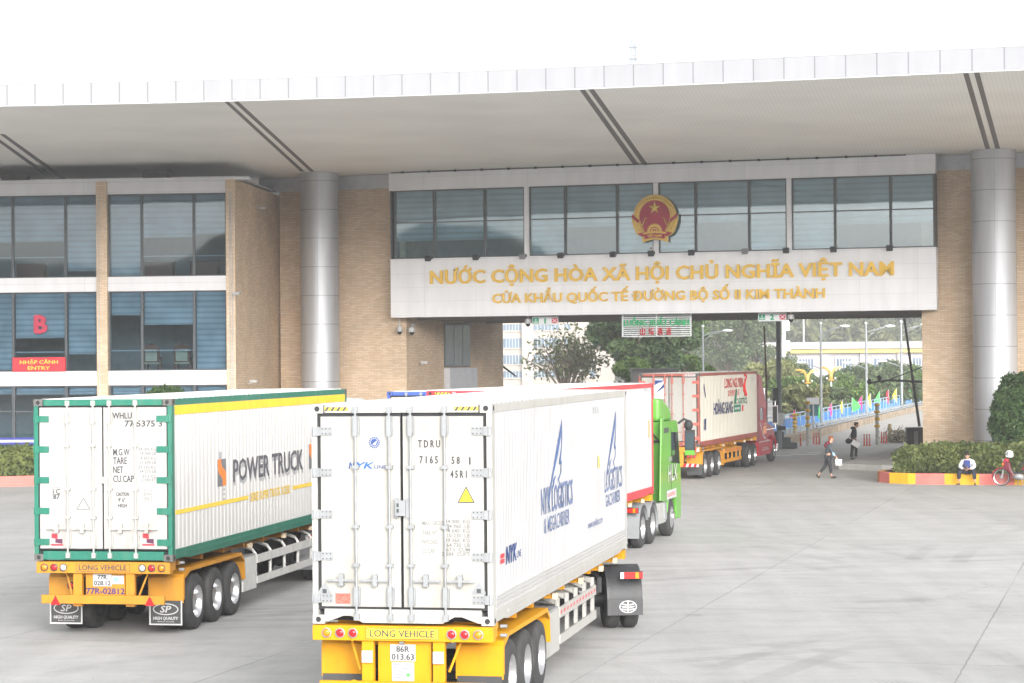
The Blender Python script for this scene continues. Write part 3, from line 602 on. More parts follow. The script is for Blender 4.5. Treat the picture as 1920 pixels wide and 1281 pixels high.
# ================================================================== VEHICLES
X_, Y_, Z_ = Vector((1, 0, 0)), Vector((0, 1, 0)), Vector((0, 0, 1))
def pose(x, y, a, W=2.438):   # rear right corner + heading (clockwise from +Y) -> rear centre, rotation
    return (x-math.cos(a)*W/2, y+math.sin(a)*W/2), -a
def rear_at(t, px, py, y=0.0):
    M = PM[t.name]; q = at_plane(px, py, M @ Vector((0, y, 0)), M.to_3x3() @ Y_); return M.inverted() @ q
def side_pt(t, px, py, x):
    M = PM[t.name]; q = at_plane(px, py, M @ Vector((x, 0, 0)), M.to_3x3() @ X_); return M.inverted() @ q
CASTM = mat("corner_casting_steel", (0.13, 0.125, 0.12), 0.6, 0.2, 0.15, 9, dirt=0.5)
def container(name, label, loc, rz, zb, W, H, L, frame, side, door, band=None, hinge=None, rodm=None, castm=None, hz=False, pitch=0.14, depth=0.012, group='containers on trailers', roof=None, notch=True, gasket=0.05):
    t = thing(name, label, 'container', (loc[0], loc[1], zb), rz, group)
    h = W/2; pw = 0.075; rb = 0.20; rt = 0.115
    roof = roof or ROOFW; hinge = hinge or STEEL; rodm = rodm or STEEL
    # body: ribbed sides, front wall, roof sheet, floor
    b = MB()
    def ribs(x, sgn, z0, z1):
        pts = []; y = 0.17
        while y < L-0.2:
            pts += [(y, 0), (y+pitch*.32, 0), (y+pitch*.5, -depth), (y+pitch*.82, -depth)]; y += pitch
        pts = [(0.16, 0)]+pts+[(L-.17, 0)]
        vs = [(x+sgn*(d-0.004), yy, z) for z in (z0, z1) for yy, d in pts]; n = len(pts)
        b.add(vs, [(i, i+1, n+i+1, n+i) for i in range(n-1)], side)
    ribs(h, 1, rb, H-rt); ribs(-h, -1, rb, H-rt)
    vs = []; n = 0; y = 0.1
    while y < L-.1:
        vs += [(y, 0), (y+.12, 0.0), (y+.15, .018), (y+.27, .018)]; y += .30
    vs = [(0.08, 0)]+vs+[(L-.08, 0)]; n = len(vs)
    cam_ = 0.012
    b.add([(x, yy, H-.014+d+c) for x, c in ((-h+.06, 0), (0, cam_), (h-.06, 0)) for yy, d in vs], [(k*n+i, k*n+i+1, (k+1)*n+i+1, (k+1)*n+i) for k in range(2) for i in range(n-1)], roof)
    b.box((-h+.07, L-.08, rb), (h-.07, L-.04, H-rt), side); b.box((-h+.07, .1, .12), (h-.07, L-.1, .17), CHASSIS)
    for k in range(22): b.box((-h+.1, .3+k*.54, .02), (h-.1, .36+k*.54, .119), CHASSIS)
    b.build('body', t)
    f = MB()
    for s in (-1, 1):
        x0, x1 = sorted((s*h, s*(h-pw)))
        f.box((x0, 0, .118), (x1, .16, H-.118), frame); f.box((x0, L-.16, .118), (x1, L, H-.118), frame)
        f.box((x0, .18, H-rt), (x1, L-.18, H-.006), frame)
        xo = sorted((s*(h+.001), s*(h-.06)))
        f.prism([(.18, .03), (.72, .03), (.95, .0), (L-.95, .0), (L-.72, .03), (L-.18, .03), (L-.18, rb+.0), (.18, rb+.0)], 'x', xo[0], xo[1], frame)
        xa = sorted((s*h, s*(h+.012)))
        f.box((xa[0]+.002 if s > 0 else xa[0], .95, .075), (xa[1] if s > 0 else xa[1]-.002, L-.95, .125), frame)
    f.box((-h+.18, .0, H-.113), (h-.18, .12, H-.004), frame); f.box((-h+.18, L-.12, H-.113), (h-.18, L, H-.004), frame)
    if notch: pl = [(-h+.16, .03), (-h+.2, .03), (-h+.42, .11), (-h+.52, .11), (-h+.68, .02), (h-.68, .02), (h-.52, .11), (h-.42, .11), (h-.2, .03), (h-.16, .03), (h-.16, rb), (-h+.16, rb)]
    else: pl = [(-h+.16, .02), (h-.16, .02), (h-.16, rb-.03), (-h+.16, rb-.03)]
    f.prism(pl, 'y', 0.0, .12, frame); f.box((-h+.17, L-.1, .02), (h-.17, L, rb), frame)
    f.build('frame', t, bevel=.008)
    for s in (-1, 1):
        for yy in (0, L-.178):
            for zz in (0, H-.118):
                c = MB(); x0, x1 = sorted((s*(h+.004), s*(h-.162))); c.box((x0, yy-.004 if yy == 0 else yy, zz), (x1, yy+.18, zz+.118), castm or frame)
                xm = (x0+x1)/2; ye = -.0045 if yy == 0 else L+.003
                c.lathe([(.001, 0), (.034, 0), (.036, .004)], (xm, ye, zz+.06), (0, -1 if yy == 0 else 1, 0), BLACK, 14)
                xs = s*(h+.0045); c.lathe([(.001, 0), (.034, 0), (.036, .004)], (xs, yy+.09, zz+.06), (s, 0, 0), BLACK, 14)
                c.build('corner_casting', t, bevel=.006)
    # doors
    zd0, zd1 = rb-.01, H-rt-.005; xin = h-pw+.005
    xr = [-.612/1.219*h, -.155/1.219*h, .131/1.219*h, .590/1.219*h]
    for s in (-1, 1):
        a, c = (-xin, -.006) if s < 0 else (.006, xin)
        d = MB(); gk = gasket
        d.box((a+(gk if s < 0 else gk*.25), .012, zd0+gk*.8), (c-(gk*.25 if s < 0 else gk), .07, zd1-gk*.8), door)
        d.box((a, .03, zd0), (c, .075, zd1), BLACK)
        o = d.build('door', t, bevel=.006)
        for fr in (.122, .31, .50, .691, .883):
            zz = H*(1-fr); q = MB(); xh = s*h; xe = s*(h-.275)
            lo, hi = sorted((s*(h-.10), xe)); q.box((lo, -.006, zz-.055), (hi, .0118, zz+.055), hinge); lo, hi = sorted((s*(h-.0), s*(h-.11))); q.box((lo, -.024, zz-.06), (hi, -.0062, zz+.06), hinge)
            q.cyl((s*(h-.035), -.012, zz-.065), (s*(h-.035), -.012, zz+.065), .02, hinge, 10)
            for bx in (.15, .2, .25):
                for bz in (-.032, .032): q.cyl((s*(h-bx), -.012, zz+bz), (s*(h-bx), -.005, zz+bz), .009, DARKM if hinge is STEEL else hinge, 6)
            q.build('hinge', o)
        for x in xr[:2] if s < 0 else xr[2:]:
            q = MB(); q.cyl((x, -.035, .10), (x, -.035, H-.06), .017, rodm, 10)
            for (z0, z1) in ((H-.42, H-.15), (.24, .50)):
                q.box((x-.03, -.06, z0), (x+.03, -.012, z1), rodm); q.box((x-.05, -.02, z0+.02), (x+.05, .0115, z1-.02), rodm)
                for bz in (z0+.05, (z0+z1)/2, z1-.05):
                    for sx in (-.041, .041): q.cyl((x+sx, -.027, bz), (x+sx, -.02, bz), .009, rodm, 6)
            for fr in (.285, .555, .73): q.box((x-.045, -.055, H*(1-fr)-.022), (x+.045, .0115, H*(1-fr)+.022), rodm); 
            for zz in (.10, H-.07): q.box((x-.035, -.05, zz-.045), (x+.035, -.001, zz+.045), rodm)
            q.build('lock_rod', o)
            hd = MB(); dx = -1 if x < 0 else 1
            hd.box((min(x+dx*.02, x+dx*.40), -.06, H*.196), (max(x+dx*.02, x+dx*.40), -.045, H*.196+.03), rodm); hd.box((x+dx*.17, -.07, H*.196-.06), (x+dx*.23, .0115, H*.196+.1), rodm); hd.build('handle', o)
    lk = MB(); 
    if castm is None: 
        lk.box((-.10, -.02, H*.485), (-.04, .011, H*.575), STEEL); lk.box((.06, -.02, H*.485), (.12, .011, H*.575), STEEL); lk.box((-.07, -.07, H*.495), (.065, -.021, H*.565), STEEL)
        for zz in (.51, .535): lk.box((-.05, -.074, H*zz), (-.02, -.0702, H*zz+.05), DARKM)
        lk.build('lock_box', t)
    else: lk.box((-.05, -.03, H*.48), (.05, .011, H*.52), WPAINT); lk.build('lock_box', t)
    if hz:
        z = MB()
        for s in (-1, 1):
            x0, x1 = (-h+.18, -h+.5) if s < 0 else (h-.5, h-.18)
            z.box((x0, -.0025, H-.085), (x1, -.001, H-.035), hz); k = x0
            while k < x1-.05:
                z.prism([(k, H-.085), (k+.035, H-.085), (k+.07, H-.035), (k+.035, H-.035)], 'y', -.005, -.0026, INK); k += .08
        z.build('hazard_strip', t)
    return t
def wheel(t, s, y, r=.505, dual=True, w=.27, xo=1.215, front=False):
    xo *= s; prof = [(r*.57, .0), (r*.62, -.012), (r*.80, -.0), (r*.93, .012), (r*.985, .04), (r, .075), (r, w-.075), (r*.985, w-.04), (r*.9, w-.005), (r*.6, w)]
    b = MB(); b.lathe(prof, (xo, y, r), (-s, 0, 0), RUBBER, 36)
    for k in range(5):
        xg = .085+k*.025; b.lathe([(r+.0005, xg-.004), (r+.0015, xg), (r+.0005, xg+.004)], (xo, y, r), (-s, 0, 0), BLACK, 36)
    if dual: b.lathe([(p[0], p[1]+w+.06) for p in prof], (xo, y, r), (-s, 0, 0), RUBBER, 28)
    o = b.build('wheel', t, sharp=50)
    q = MB()
    if front: q.lathe([(r*.57, .0), (r*.55, .02), (r*.50, .03), (r*.44, -.0), (r*.27, -.03), (r*.25, -.075), (r*.13, -.085), (.001, -.085)], (xo, y, r), (-s, 0, 0), CHROME, 28)
    else: q.lathe([(r*.58, -.004), (r*.555, .01), (r*.535, .03), (r*.50, .12), (r*.47, .17), (r*.30, .18), (r*.27, .16), (r*.26, .06), (r*.16, .05), (.001, .05)], (xo, y, r), (-s, 0, 0), CHROME, 28)
    for k in range(10):
        a = k*math.pi/5; rr = r*.36; hh = -.02 if front else .165
        q.cyl((xo-s*hh, y+rr*math.cos(a), r+rr*math.sin(a)), (xo-s*(hh-.03), y+rr*math.cos(a), r+rr*math.sin(a)), .016, GREYC, 6)
    q.build('rim', o); return o
def trailer(label, loc, rz, zt, axles, pc, style='A', guard=(5.2, 8.7), box=(4.05, 5.15), fend=(.55, 4.0), L=12.192, plate=None, ident=None):
    t = thing('container_trailer', label, 'trailer', (loc[0], loc[1], 0), rz, 'container trailers')
    zt -= .012; f = MB()
    for s in (-1, 1):
        x = .46*s
        f.prism([(.25, zt-.28), (9.6, zt-.28), (10.1, zt-.16), (11.9, zt-.16), (11.9, zt-.03), (.25, zt-.03)], 'x', x-.06, x+.06, pc)
    for k in range(9): f.box((-1.1, .8+k*1.3, zt-.12), (1.1, .9+k*1.3, zt-.031), pc)
    for yy in (.0, 11.75): f.box((-1.2, yy+.14, zt-.16), (1.2, yy+.34, zt-.002), pc)
    f.build('chassis_frame', t)
    for y in axles:
        a = MB(); a.cyl((-1.0, y, .5), (1.0, y, .5), .075, CHASSIS, 10); a.box((-.52, y-.35, .6), (-.4, y+.35, .66), CHASSIS); a.box((.4, y-.35, .6), (.52, y+.35, .66), CHASSIS); a.build('axle', t)
        for s in (-1, 1): wheel(t, s, y)
    # fenders with rear plates and flaps
    for s in (-1, 1):
        x0, x1 = sorted((s*.60, s*1.245)); q = MB(); y0, y1 = fend
        pa = [(y0, .56), (y0, 1.0), (y0+.06, 1.06), (y0+.38, 1.15), (y1-.2, 1.15), (y1, 1.0), (y1+.05, .62)]
        inn = [(y+.02 if i < 3 else y-.02 if i > 4 else y, z if i in (0, 6) else z-.02) for i, (y, z) in enumerate(pa)]
        q.prism(pa+inn[::-1], 'x', x0, x1, pc)
        xe = sorted((s*1.245, s*1.225)); q.prism([(y0+.005, .62), (y0+.005, 1.0), (y0+.38, 1.145), (y1-.2, 1.145), (y1-.005, 1.0), (y1-.01, .95), (y1-.22, 1.09), (y0+.40, 1.09), (y0+.08, .98), (y0+.07, .62)], 'x', xe[0]+.003, xe[1]+.003, pc)
        o = q.build('fender', t)
        fl = MB(); fl.box((x0+.02, y0-.012, .17 if style != 'A' else .22), (x1-.02, y0+.0, .60), mat("mud_flap_rubber", (0.045, 0.047, 0.05), 0.6, dirt=.3))
        if style == 'B':
            wq = WCLEAN; xa, xb = x0+.02, x1-.02; yy = y0-.0135
            for bx in ((xa, .17, xa+.025, .6), (xb-.025, .17, xb, .6), (xa+.025, .17, xb-.025, .195)): fl.box((bx[0], yy-.003, bx[1]), (bx[2], yy+.001, bx[3]), wq)
            cx = (xa+xb)/2; n = 28; ring = []
            for k in range(n):
                a = 2*math.pi*k/n; ring.append((cx+.235*math.cos(a), yy-.002, .45+.105*math.sin(a))); 
            for k in range(n):
                a = 2*math.pi*k/n; ring.append((cx+.215*math.cos(a), yy-.002, .45+.085*math.sin(a)))
            fl.add(ring, [(k, (k+1) % n, n+(k+1) % n, n+k) for k in range(n)], wq)
            fl.text('SP', (cx, yy-.002, .395), X_, Z_, .12, wq, .20, .02, .2, 'c'); fl.text('HIGH QUALITY', (cx, yy-.002, .265), X_, Z_, .055, wq, .46, .03, .15, 'c'); fl.text('MADE IN VIETNAM', (cx, yy-.002, .222), X_, Z_, .02, wq, .3, .0, .1, 'c')
        fl.build('mud_flap', t)
    # rear beam, lights, plates
    q = MB(); zb = zt-.20; q.box((-1.22, -.02, zb), (1.22, .138, zt-.002), pc); q.box((-.7, -.032, zb-.005), (-.66, -.0202, zt-.003), pc); q.box((.66, -.032, zb-.005), (.70, -.0202, zt-.003), pc)
    q.box((-.36, .10, .42 if style == 'A' else .74), (.36, .16, zb-.002), pc)
    for s in (-1, 1):
        a, c = sorted((s*.40, s*.56)); q.box((a, .02, .42 if style == 'A' else .55), (c, .12, zb-.002), pc)
        q.tube([(s*.60, .1, .70), (s*.75, .2, zb)], .02, pc, 6)
    if style == 'C': q.box((-1.19, -.03, .50), (1.19, .019, .64), pc)
    else: 
        zbar = .43 if style == 'A' else .60
        q.box((-1.12, -.05, zbar), (1.12, .018, zbar+.15), pc)
    o = q.build('rear_beam', t, bevel=.006)
    if style == 'C':
        for s in (-1, 1):
            st = MB(); lo = -1.18 if s < 0 else .55
            for k in range(6): st.prism([(lo+k*.105, .505), (lo+k*.105+.105, .505), (lo+k*.105+.15 if k < 5 else lo+.63, .635), (lo+k*.105+.045, .635)], 'y', -.0345, -.0305, REDL if k % 2 == 0 else WCLEAN)
            st.build('reflective_strip', t)
            st = MB(); lo = -1.2 if s < 0 else .72
            for k in range(4): st.prism([(lo+k*.12, zb+.01), (lo+k*.12+.12, zb+.01), (lo+k*.12+.12, zt-.01), (lo+k*.12+.05, zt-.01)], 'y', -.028, -.0205, REDL if k % 2 == 0 else WCLEAN); 
            st.build('reflective_strip', t)
    lts = {'A': [(.197, AMBL), (.38, REDL), (.555, REDL)], 'B': [(.15, AMBL), (.33, REDL), (.50, WHTL)], 'C': [(.20, AMBL), (.33, REDL), (.46, WHTL)]}[style]
    for s in (-1, 1):
        for dx, lm in lts:
            for row in ((0,) if style != 'C' else (0, 1)):
                l = MB(); x = s*(1.22-dx); z = (zb+zt)/2-.0+(-.17*row); r = .052
                if style == 'C': z = zb-.03-.13*row; lm2 = REDL if row else lm
                else: lm2 = lm
                if style == 'A' and s < 0 and dx < .2: lm2 = AMBL
                l.lathe([(r*1.28, 0), (r*1.28, .02), (r*1.05, .026), (r, .012)], (x, -.021, z), (0, -1, 0), STEEL if style == 'A' else DARKM, 20); l.lathe([(r, .012), (r*.8, .026), (r*.4, .033), (.001, .035)], (x, -.021, z), (0, -1, 0), lm2, 20); l.build('tail_light', t)
    if style in 'AB':
        p = MB(); z0 = zb+.028; p.box((-.49, -.027, z0), (.49, -.0205, zt-.03), YELLOW if style == 'A' else pc); 
        for bx in ((-.49, z0, .49, z0+.006), (-.49, zt-.036, .49, zt-.03), (-.49, z0, -.484, zt-.03), (.484, z0, .49, zt-.03)): p.box((bx[0], -.029, bx[1]), (bx[2], -.0271, bx[3]), INK)
        p.text('LONG VEHICLE', (0, -.0295, z0+.03), X_, Z_, .092, INK, .87, .02, 0, 'c'); p.build('long_vehicle_sign', t)
    if plate:
        p = MB(); zc = (.945 if style == 'A' else 1.005); ry = .098; px0 = -.02 if style == 'A' else -.05
        p.box((px0-.17, ry-.012, zc-.11), (px0+.17, ry, zc+.11), WCLEAN); p.text(plate[0], (px0, ry-.0135, zc+.012), X_, Z_, .080, INK, None, .03, 0, 'c'); p.text(plate[1], (px0, ry-.0135, zc-.09), X_, Z_, .080, INK, .30, .03, 0, 'c')
        p.cyl((px0-.03, ry-.05, zc+.15), (px0+.03, ry-.05, zc+.15), .03, STEEL, 8); p.build('number_plate', t)
        p = MB()
        if style == 'A':
            p.box((px0-.15, ry-.01, zc-.37), (px0+.15, ry-.001, zc-.125), WCLEAN)
            for k, ww in enumerate((.24, .20, .12, .12, .10)): p.box((px0-.13, ry-.012, zc-.165-k*.04), (px0-.13+ww, ry-.0101, zc-.155-k*.04), BLUEINK)
            p.lathe([(.001, 0), (.028, 0)], (px0+.07, ry-.0115, zc-.29), (0, -1, 0), mat("green_sticker", (.1, .4, .12), .6), 12)
        else: p.box((.13, ry-.01, zc-.07), (.34, ry-.001, zc+.08), WCLEAN); p.box((.15, ry-.012, zc-.03), (.25, ry-.0101, zc+.05), mat("pale_blue_sticker", (.25, .4, .62), .6))
        p.build('data_sticker', t)
    if ident:
        p = MB(); p.text(ident, (0, .0985 if style == 'B' else -.0515,   .762 if style == 'B' else .465), X_, Z_, .105 if style == 'B' else .10, mat("painted_violet_blue", (.035, .025, .15), .6), .70, .03, 0, 'c'); p.build('painted_number', t)
    if style == 'A':
        for s in (-1, 1): 
            p = MB(); p.box((s*.48-.072, -.03, .82), (s*.48+.072, .019, .98), WCLEAN); p.build('lamp_box', t, bevel=.01)
        p = MB(); p.lathe([(.075, 0), (.075, .03), (.055, .036)], (-.66, .0, .52), (0, -1, 0), ORANGE, 16); p.lathe([(.055, .034), (.001, .04)], (-.66, .0, .52), (0, -1, 0), WHTL, 16); p.box((-.72, 0, .46), (-.4, .03, .58), ORANGE); p.build('reversing_lamp', t)
    if style == 'B':
        for x in (-.86, .86):
            p = MB(); p.prism([(x-.09, .58), (x+.09, .58), (x, .745)], 'y', -.056, -.0505, REDL); p.build('reflector', t)
        p = MB(); p.lathe([(.07, 0), (.07, .02), (.05, .03)], (-.80, .54, .86), (0, -1, 0), DARKM, 16); p.lathe([(.05, .028), (.001, .034)], (-.80, .54, .86), (0, -1, 0), REDL, 16); p.build('tail_light', t)
    for s in (-1, 1):
        for dz in (0.05, .17): p = MB(); p.cyl((s*1.2, .55, zt-dz), (s*1.29, .55, zt-dz), .025, STEEL, 10); p.build('side_lamp', t)
    # twistlocks / outriggers poking from under the box
    for yy in (4.9, 7.3, 9.4, 11.0):
        for s in (-1, 1):
            p = MB(); p.box((s*.5 if s > 0 else -1.19, yy, zt-.14), (1.19 if s > 0 else -.5, yy+.07, zt-.075), pc); p.box((s*1.16-.035, yy-.03, zt-.15), (s*1.16+.035, yy+.1, zt-.06), mat("twistlock_casting", (.62, .5, .36), .6)); p.build('outrigger', t)
    GW = WPAINT if style == 'A' else GREYW
    if style == 'C': GW = pc
    for s in (-1, 1):
        y0, y1 = guard; p = MB(); x = s*1.19; xi = s*1.13; lo, hi = sorted((x, x-s*.03))
        p.box((lo, y0, .84), (hi, y1, 1.0), GW); p.box((lo, y0, .44), (hi, y1, .58), GW)
        k = y0+.05; n = 5 if style == 'C' else 5
        for i in range(n):
            yy = y0+.04+(y1-y0-.14)*i/(n-1)
            lo2, hi2 = sorted((x-s*.031, x-s*.085))
            if style == 'B': p.tube([(x-s*.06, yy, .5), (x-s*.06, yy, 1.02), (x-s*.12, yy, 1.10), (s*.5, yy, zt-.04)], .032, GW, 8)
            else:
                p.box((lo2, yy, .46), (hi2, yy+.09, 1.13 if style == 'A' else 1.0), GW)
                p.prism([(x-s*.05, 1.13), (s*.5, zt-.20), (s*.5, zt-.04), (x-s*.05, 1.02)] if style == 'A' else [(x-s*.05, .98), (s*.5, zt-.20), (s*.5, zt-.08), (x-s*.05, .9)], 'y', yy+.02, yy+.06, GW)
        p.build('side_guard', t)
        if style in 'AC':
            st = MB(); xs = sorted((x+s*.002, x+s*.004)); n = 12
            for i in range(n):
                a = y0+(y1-y0)*i/n; st.prism([(a+.02, .90), (a+.12, .90), (a+.17, .95), (a+.07, .95)], 'x', xs[0], xs[1], REDINK)
            st.build('reflective_strip', t)
        if box:
            p = MB(); lo, hi = sorted((s*1.18, s*.72)); p.box((lo, box[0]+.06, .36), (hi, box[1], 1.0), GW if style != 'C' else pc); p.box((lo+.01, box[0]+.07, 1.001), (hi-.01, box[1]-.01, 1.03), GREYC); p.build('tool_box', t, bevel=.01)
    for s in (-1, 1):
        p = MB(); p.box((s*.7-.06, 9.35, .45), (s*.7+.06, 9.47, zt-.15), CHASSIS); p.box((s*.7-.14, 9.28, .40), (s*.7+.14, 9.54, .449), CHASSIS); p.build('landing_leg', t)
    return t
GREYW = mat("weathered_white_metal", (0.55, 0.55, 0.53), 0.5, 0.0, 0.1, 5, dirt=0.35)

def tractor(label, loc, rz, pc, axles=(0.0, 1.3), yf=3.95, cab=(2.65, 5.2), ztop=3.0, zfair=3.78, frm=None, mud=None, detail=True, flap=False, xo=1.2, group=None, name='truck_tractor'):
    t = thing(name, label, 'truck', (loc[0], loc[1], 0), rz, 'truck tractors')
    frm = frm or CHASSIS; mud = mud or GREYC; f = MB()
    for s in (-1, 1): f.box((s*.42-.04, -.9, .72), (s*.42+.04, cab[1]-.3, .98), frm)
    for k in range(5): f.box((-.38, -.85+k*1.3, .75), (.38, -.75+k*1.3, .93), frm)
    f.build('chassis_frame', t)
    f = MB(); f.lathe([(.001, 0), (.45, 0), (.47, -.05), (.3, -.12)], (0, .5 if len(axles) > 1 else .4, 1.17), (0, 0, 1), CHASSIS, 24); f.box((-.46, .1, .981), (.46, .9, 1.06), frm); f.build('fifth_wheel', t)
    for y in axles:
        for s in (-1, 1): wheel(t, s, y, xo=xo, r=.51)
        a = MB(); a.cyl((-1, y, .51), (1, y, .51), .08, frm, 8); a.ball((0, y, .51), .22, frm, 10); a.build('axle', t)
    for s in (-1, 1): wheel(t, s, yf, dual=False, front=True, w=.3, xo=xo, r=.51)
    for y in axles:
        for s in (-1, 1):
            m_ = MB(); lo, hi = sorted((s*(xo-.60), s*(xo+.03))); r0 = .60; n = 14; pts = []
            a0, a1 = (R(-12), R(165)) if y == axles[0] else (R(20), R(195))
            for k in range(n+1):
                a = math.pi-(a0+(a1-a0)*k/n) ; pts.append((y+r0*math.cos(a), .52+r0*math.sin(a)))
            q = [(y+(p[0]-y)*.965, .52+(p[1]-.52)*.965) for p in pts]
            vs = [(x, *p) for x in (lo, hi) for p in pts]+[(x, *p) for x in (lo, hi) for p in q]; N = n+1
            fs = [(i, i+1, N+i+1, N+i) for i in range(n)]+[(2*N+i, 3*N+i, 3*N+i+1, 2*N+i+1) for i in range(n)]+[(i, 2*N+i, 2*N+i+1, i+1) for i in range(n)]+[(N+i, N+i+1, 3*N+i+1, 3*N+i) for i in range(n)]
            m_.add(vs, fs, mud, None, True); o = m_.build('mudguard', t)
            if y == axles[0]:
                l = MB(); lo2, hi2 = sorted((s*(xo-.38), s*(xo+.02))); yy = y-.66; lm = mat("red_tail_lamp", (.62, .02, .02), .2)
                l.box((lo2, yy-.02, .92), (hi2, yy+.06, 1.05), CHASSIS); w3 = (hi2-lo2)/6
                for k, mm in enumerate([WHTL, lm, lm, lm, AMBL, lm] if s > 0 else [lm, AMBL, lm, lm, lm, WHTL]): l.box((lo2+k*w3+.002, yy-.035, .93), (lo2+(k+1)*w3-.002, yy-.0201, 1.04), mm)
                l.build('tail_light', t)
                fl = MB(); fl.box((lo, y-.622, .28), (hi, y-.60, .56), mud)
                if flap:
                    yy = y-.624; cx = (lo+hi)/2+.05; n = 24; ring = []
                    for rr in ((.155, .11), (.138, .095)): ring += [(cx+rr[0]*math.cos(2*math.pi*k/n), yy, .43+rr[1]*math.sin(2*math.pi*k/n)) for k in range(n)]
                    fl.add(ring, [(k, (k+1) % n, n+(k+1) % n, n+k) for k in range(n)], WCLEAN)
                    fl.box((cx-.014, yy-.002, .345), (cx+.014, yy, .515), WCLEAN)
                    for k in range(3):
                        for sg in (-1, 1): fl.prism([(cx+sg*.025, .365+k*.042), (cx+sg*.10, .375+k*.046), (cx+sg*.125, .400+k*.046), (cx+sg*.025, .390+k*.042)], 'y', yy-.002, yy, WCLEAN)
                fl.build('mud_flap', t)
    y0, y1 = cab
    # cab shell
    c = MB(); arch = [(yf+.62*math.cos(math.pi-a), .56+.62*math.sin(a)) for a in [R(k) for k in range(8, 173, 15)]]
    prof = [(y0, 1.0), (yf-.64, .95)]+arch+[(yf+.66, .42), (y1-.02, .40), (y1+.06, .95), (y1+.02, 1.75), (y1-.38, ztop-.12), (y1-.55, ztop), (y0, ztop)]
    c.prism(prof, 'x', -1.22, 1.22, pc); o = c.build('cab', t, bevel=.05)
    c = MB(); c.prism([(y0+.02, ztop+.001), (y1-.62, ztop+.001), (y1-.9, ztop+.32), (y0+1.0, zfair-.12), (y0+.5, zfair), (y0+.02, zfair)], 'x', -1.12, 1.12, pc); c.build('roof_fairing', t, bevel=.09)
    for s in (-1, 1):
        c = MB(); lo, hi = sorted((s*1.235, s*1.19)); c.prism([(y0-.55, 1.05), (y0+.02, 1.0), (y0+.02, zfair-.45), (y0-.28, zfair-.5)], 'x', lo, hi, pc); c.build('side_fairing', t, bevel=.015)
        g_ = MB(); lo, hi = sorted((s*1.222, s*1.229)); g_.prism([(y0+1.15, 1.98), (y1-.18, 1.90), (y1-.42, ztop-.34), (y0+1.15, ztop-.30)], 'x', lo, hi, GLASSK); g_.build('door_window', t)
        d = MB(); lo, hi = sorted((s*1.221, s*1.226)); d.box((lo, y0+1.08, 1.15), (hi, y0+1.1, ztop-.2), BLACK); d.box((lo, y0+.06, ztop-.30), (hi, y0+.75, ztop-.16), DARKM)
        d.box((lo, y0+1.35, 1.62), (hi+.02*s if s > 0 else hi, y0+1.5, 1.66), BLACK); d.build('door_trim', t)
        mr = MB(); xm = s*1.5
        mr.tube([(s*1.2, y1-.25, ztop-.10), (s*1.36, y1-.2, ztop+.02), (xm, y1-.1, ztop-.05), (xm, y1-.1, ztop-.35)], .035, BLACK, 8)
        mr.box((xm-.13, y1-.17, ztop-.95), (xm+.13, y1-.0, ztop-.28), BLACK); mr.ball((xm-.03*s, y1-.12, ztop-.15), (.13, .1, .15), BLACK, 10); mr.box((xm-.11, y1-.175, ztop-.80), (xm+.11, y1-.171, ztop-.36), mat("mirror_glass", (.05, .07, .09), .05, 0.2)); mr.box((xm-.131, y1-.18, ztop-.97), (xm+.131, y1-.0, ztop-.84), pc)
        mr.build('wing_mirror', t, bevel=.02)
        st = MB(); lo, hi = sorted((s*1.2, s*.95))
        st.box((lo, y0+.2, .48), (hi, yf-.66, .94), GREYC) if yf-.66 > y0+.3 else None
        if st.v: st.build('step', t, bevel=.02)
        tk = MB(); lo, hi = sorted((s*1.18, s*.62)); tk.box((lo, axles[-1]+.68, .42), (hi, yf-.72, .98), mat("aluminium_tank", (.55, .55, .54), .4, .5, dirt=.2))
        for k in range(3): yy = axles[-1]+.8+k*.42; tk.box((lo-.006, yy, .41), (hi+.006, yy+.06, .99), GREYC)
        tk.build('fuel_tank', t, bevel=.03)
    gk = MB(); gk.prism([(y1-.0, 1.8), (y1+.045, 1.82), (y1-.355, ztop-.16), (y1-.40, ztop-.18)], 'x', -1.1, 1.1, GLASSK); gk.build('windscreen', t)
    e = MB(); e.box((-1.15, y0-.05, 1.0), (1.15, y0-.002, 2.1), pc)
    for k in range(4): e.box((-1.1, y0-.065, 1.2+k*.32), (1.1, y0-.0501, 1.24+k*.32), pc)
    e.box((-1.16, y0-.04, 2.55), (1.16, y0-.002, 2.62), BLACK); e.tube([(1.1, y0-.06, 2.62), (.7, y0-.06, 3.1)], .02, BLACK, 6); e.build('rear_panel', t)
    return t
GLASSK = mat("cab_window_glass", (0.02, 0.025, 0.03), 0.06, 0, 0)

MINK = mat("mid_grey_ink", (0.16, 0.165, 0.17), 0.7)
# ---------------------------------------------------------------- front white reefer on its yellow trailer
aA = 0.1942; pA, rA = pose(-0.2716, 29.494, aA)
YH = mat("hazard_yellow", (.75, .55, .05), .6)
WDOOR = mat("white_reefer_door", (0.365, 0.357, 0.333), 0.42, 0, .03, 1.5, dirt=.42, dirtcol=(.24, .18, .11))
WSIDE = mat("white_reefer_side", (0.40, 0.40, 0.41), 0.45, 0, .03, 1.5, dirt=.30, dirtcol=(.25, .22, .18))
kA = container('reefer_container', 'white refrigerated container nearest the camera with blue feather logos and yellow warning triangle', pA, rA, 1.3214, 2.438, 2.896, 12.192, WPAINT, WSIDE, WDOOR, hz=YH, pitch=.11, depth=.008)
H = 2.896
def fA(px, py): q = rear_at(kA, px, py, .012); return q.x, q.z
d = MB(); yy = .0095
def tA(b, s, px, py, cap, mt, px2=None, **k):
    x, z = fA(px, py); w_ = (fA(px2, py)[0]-x) if px2 else None; b.text(s, (x, yy, z), X_, Z_, cap, mt, w_, **k)
B_ = dict(bold=.022)
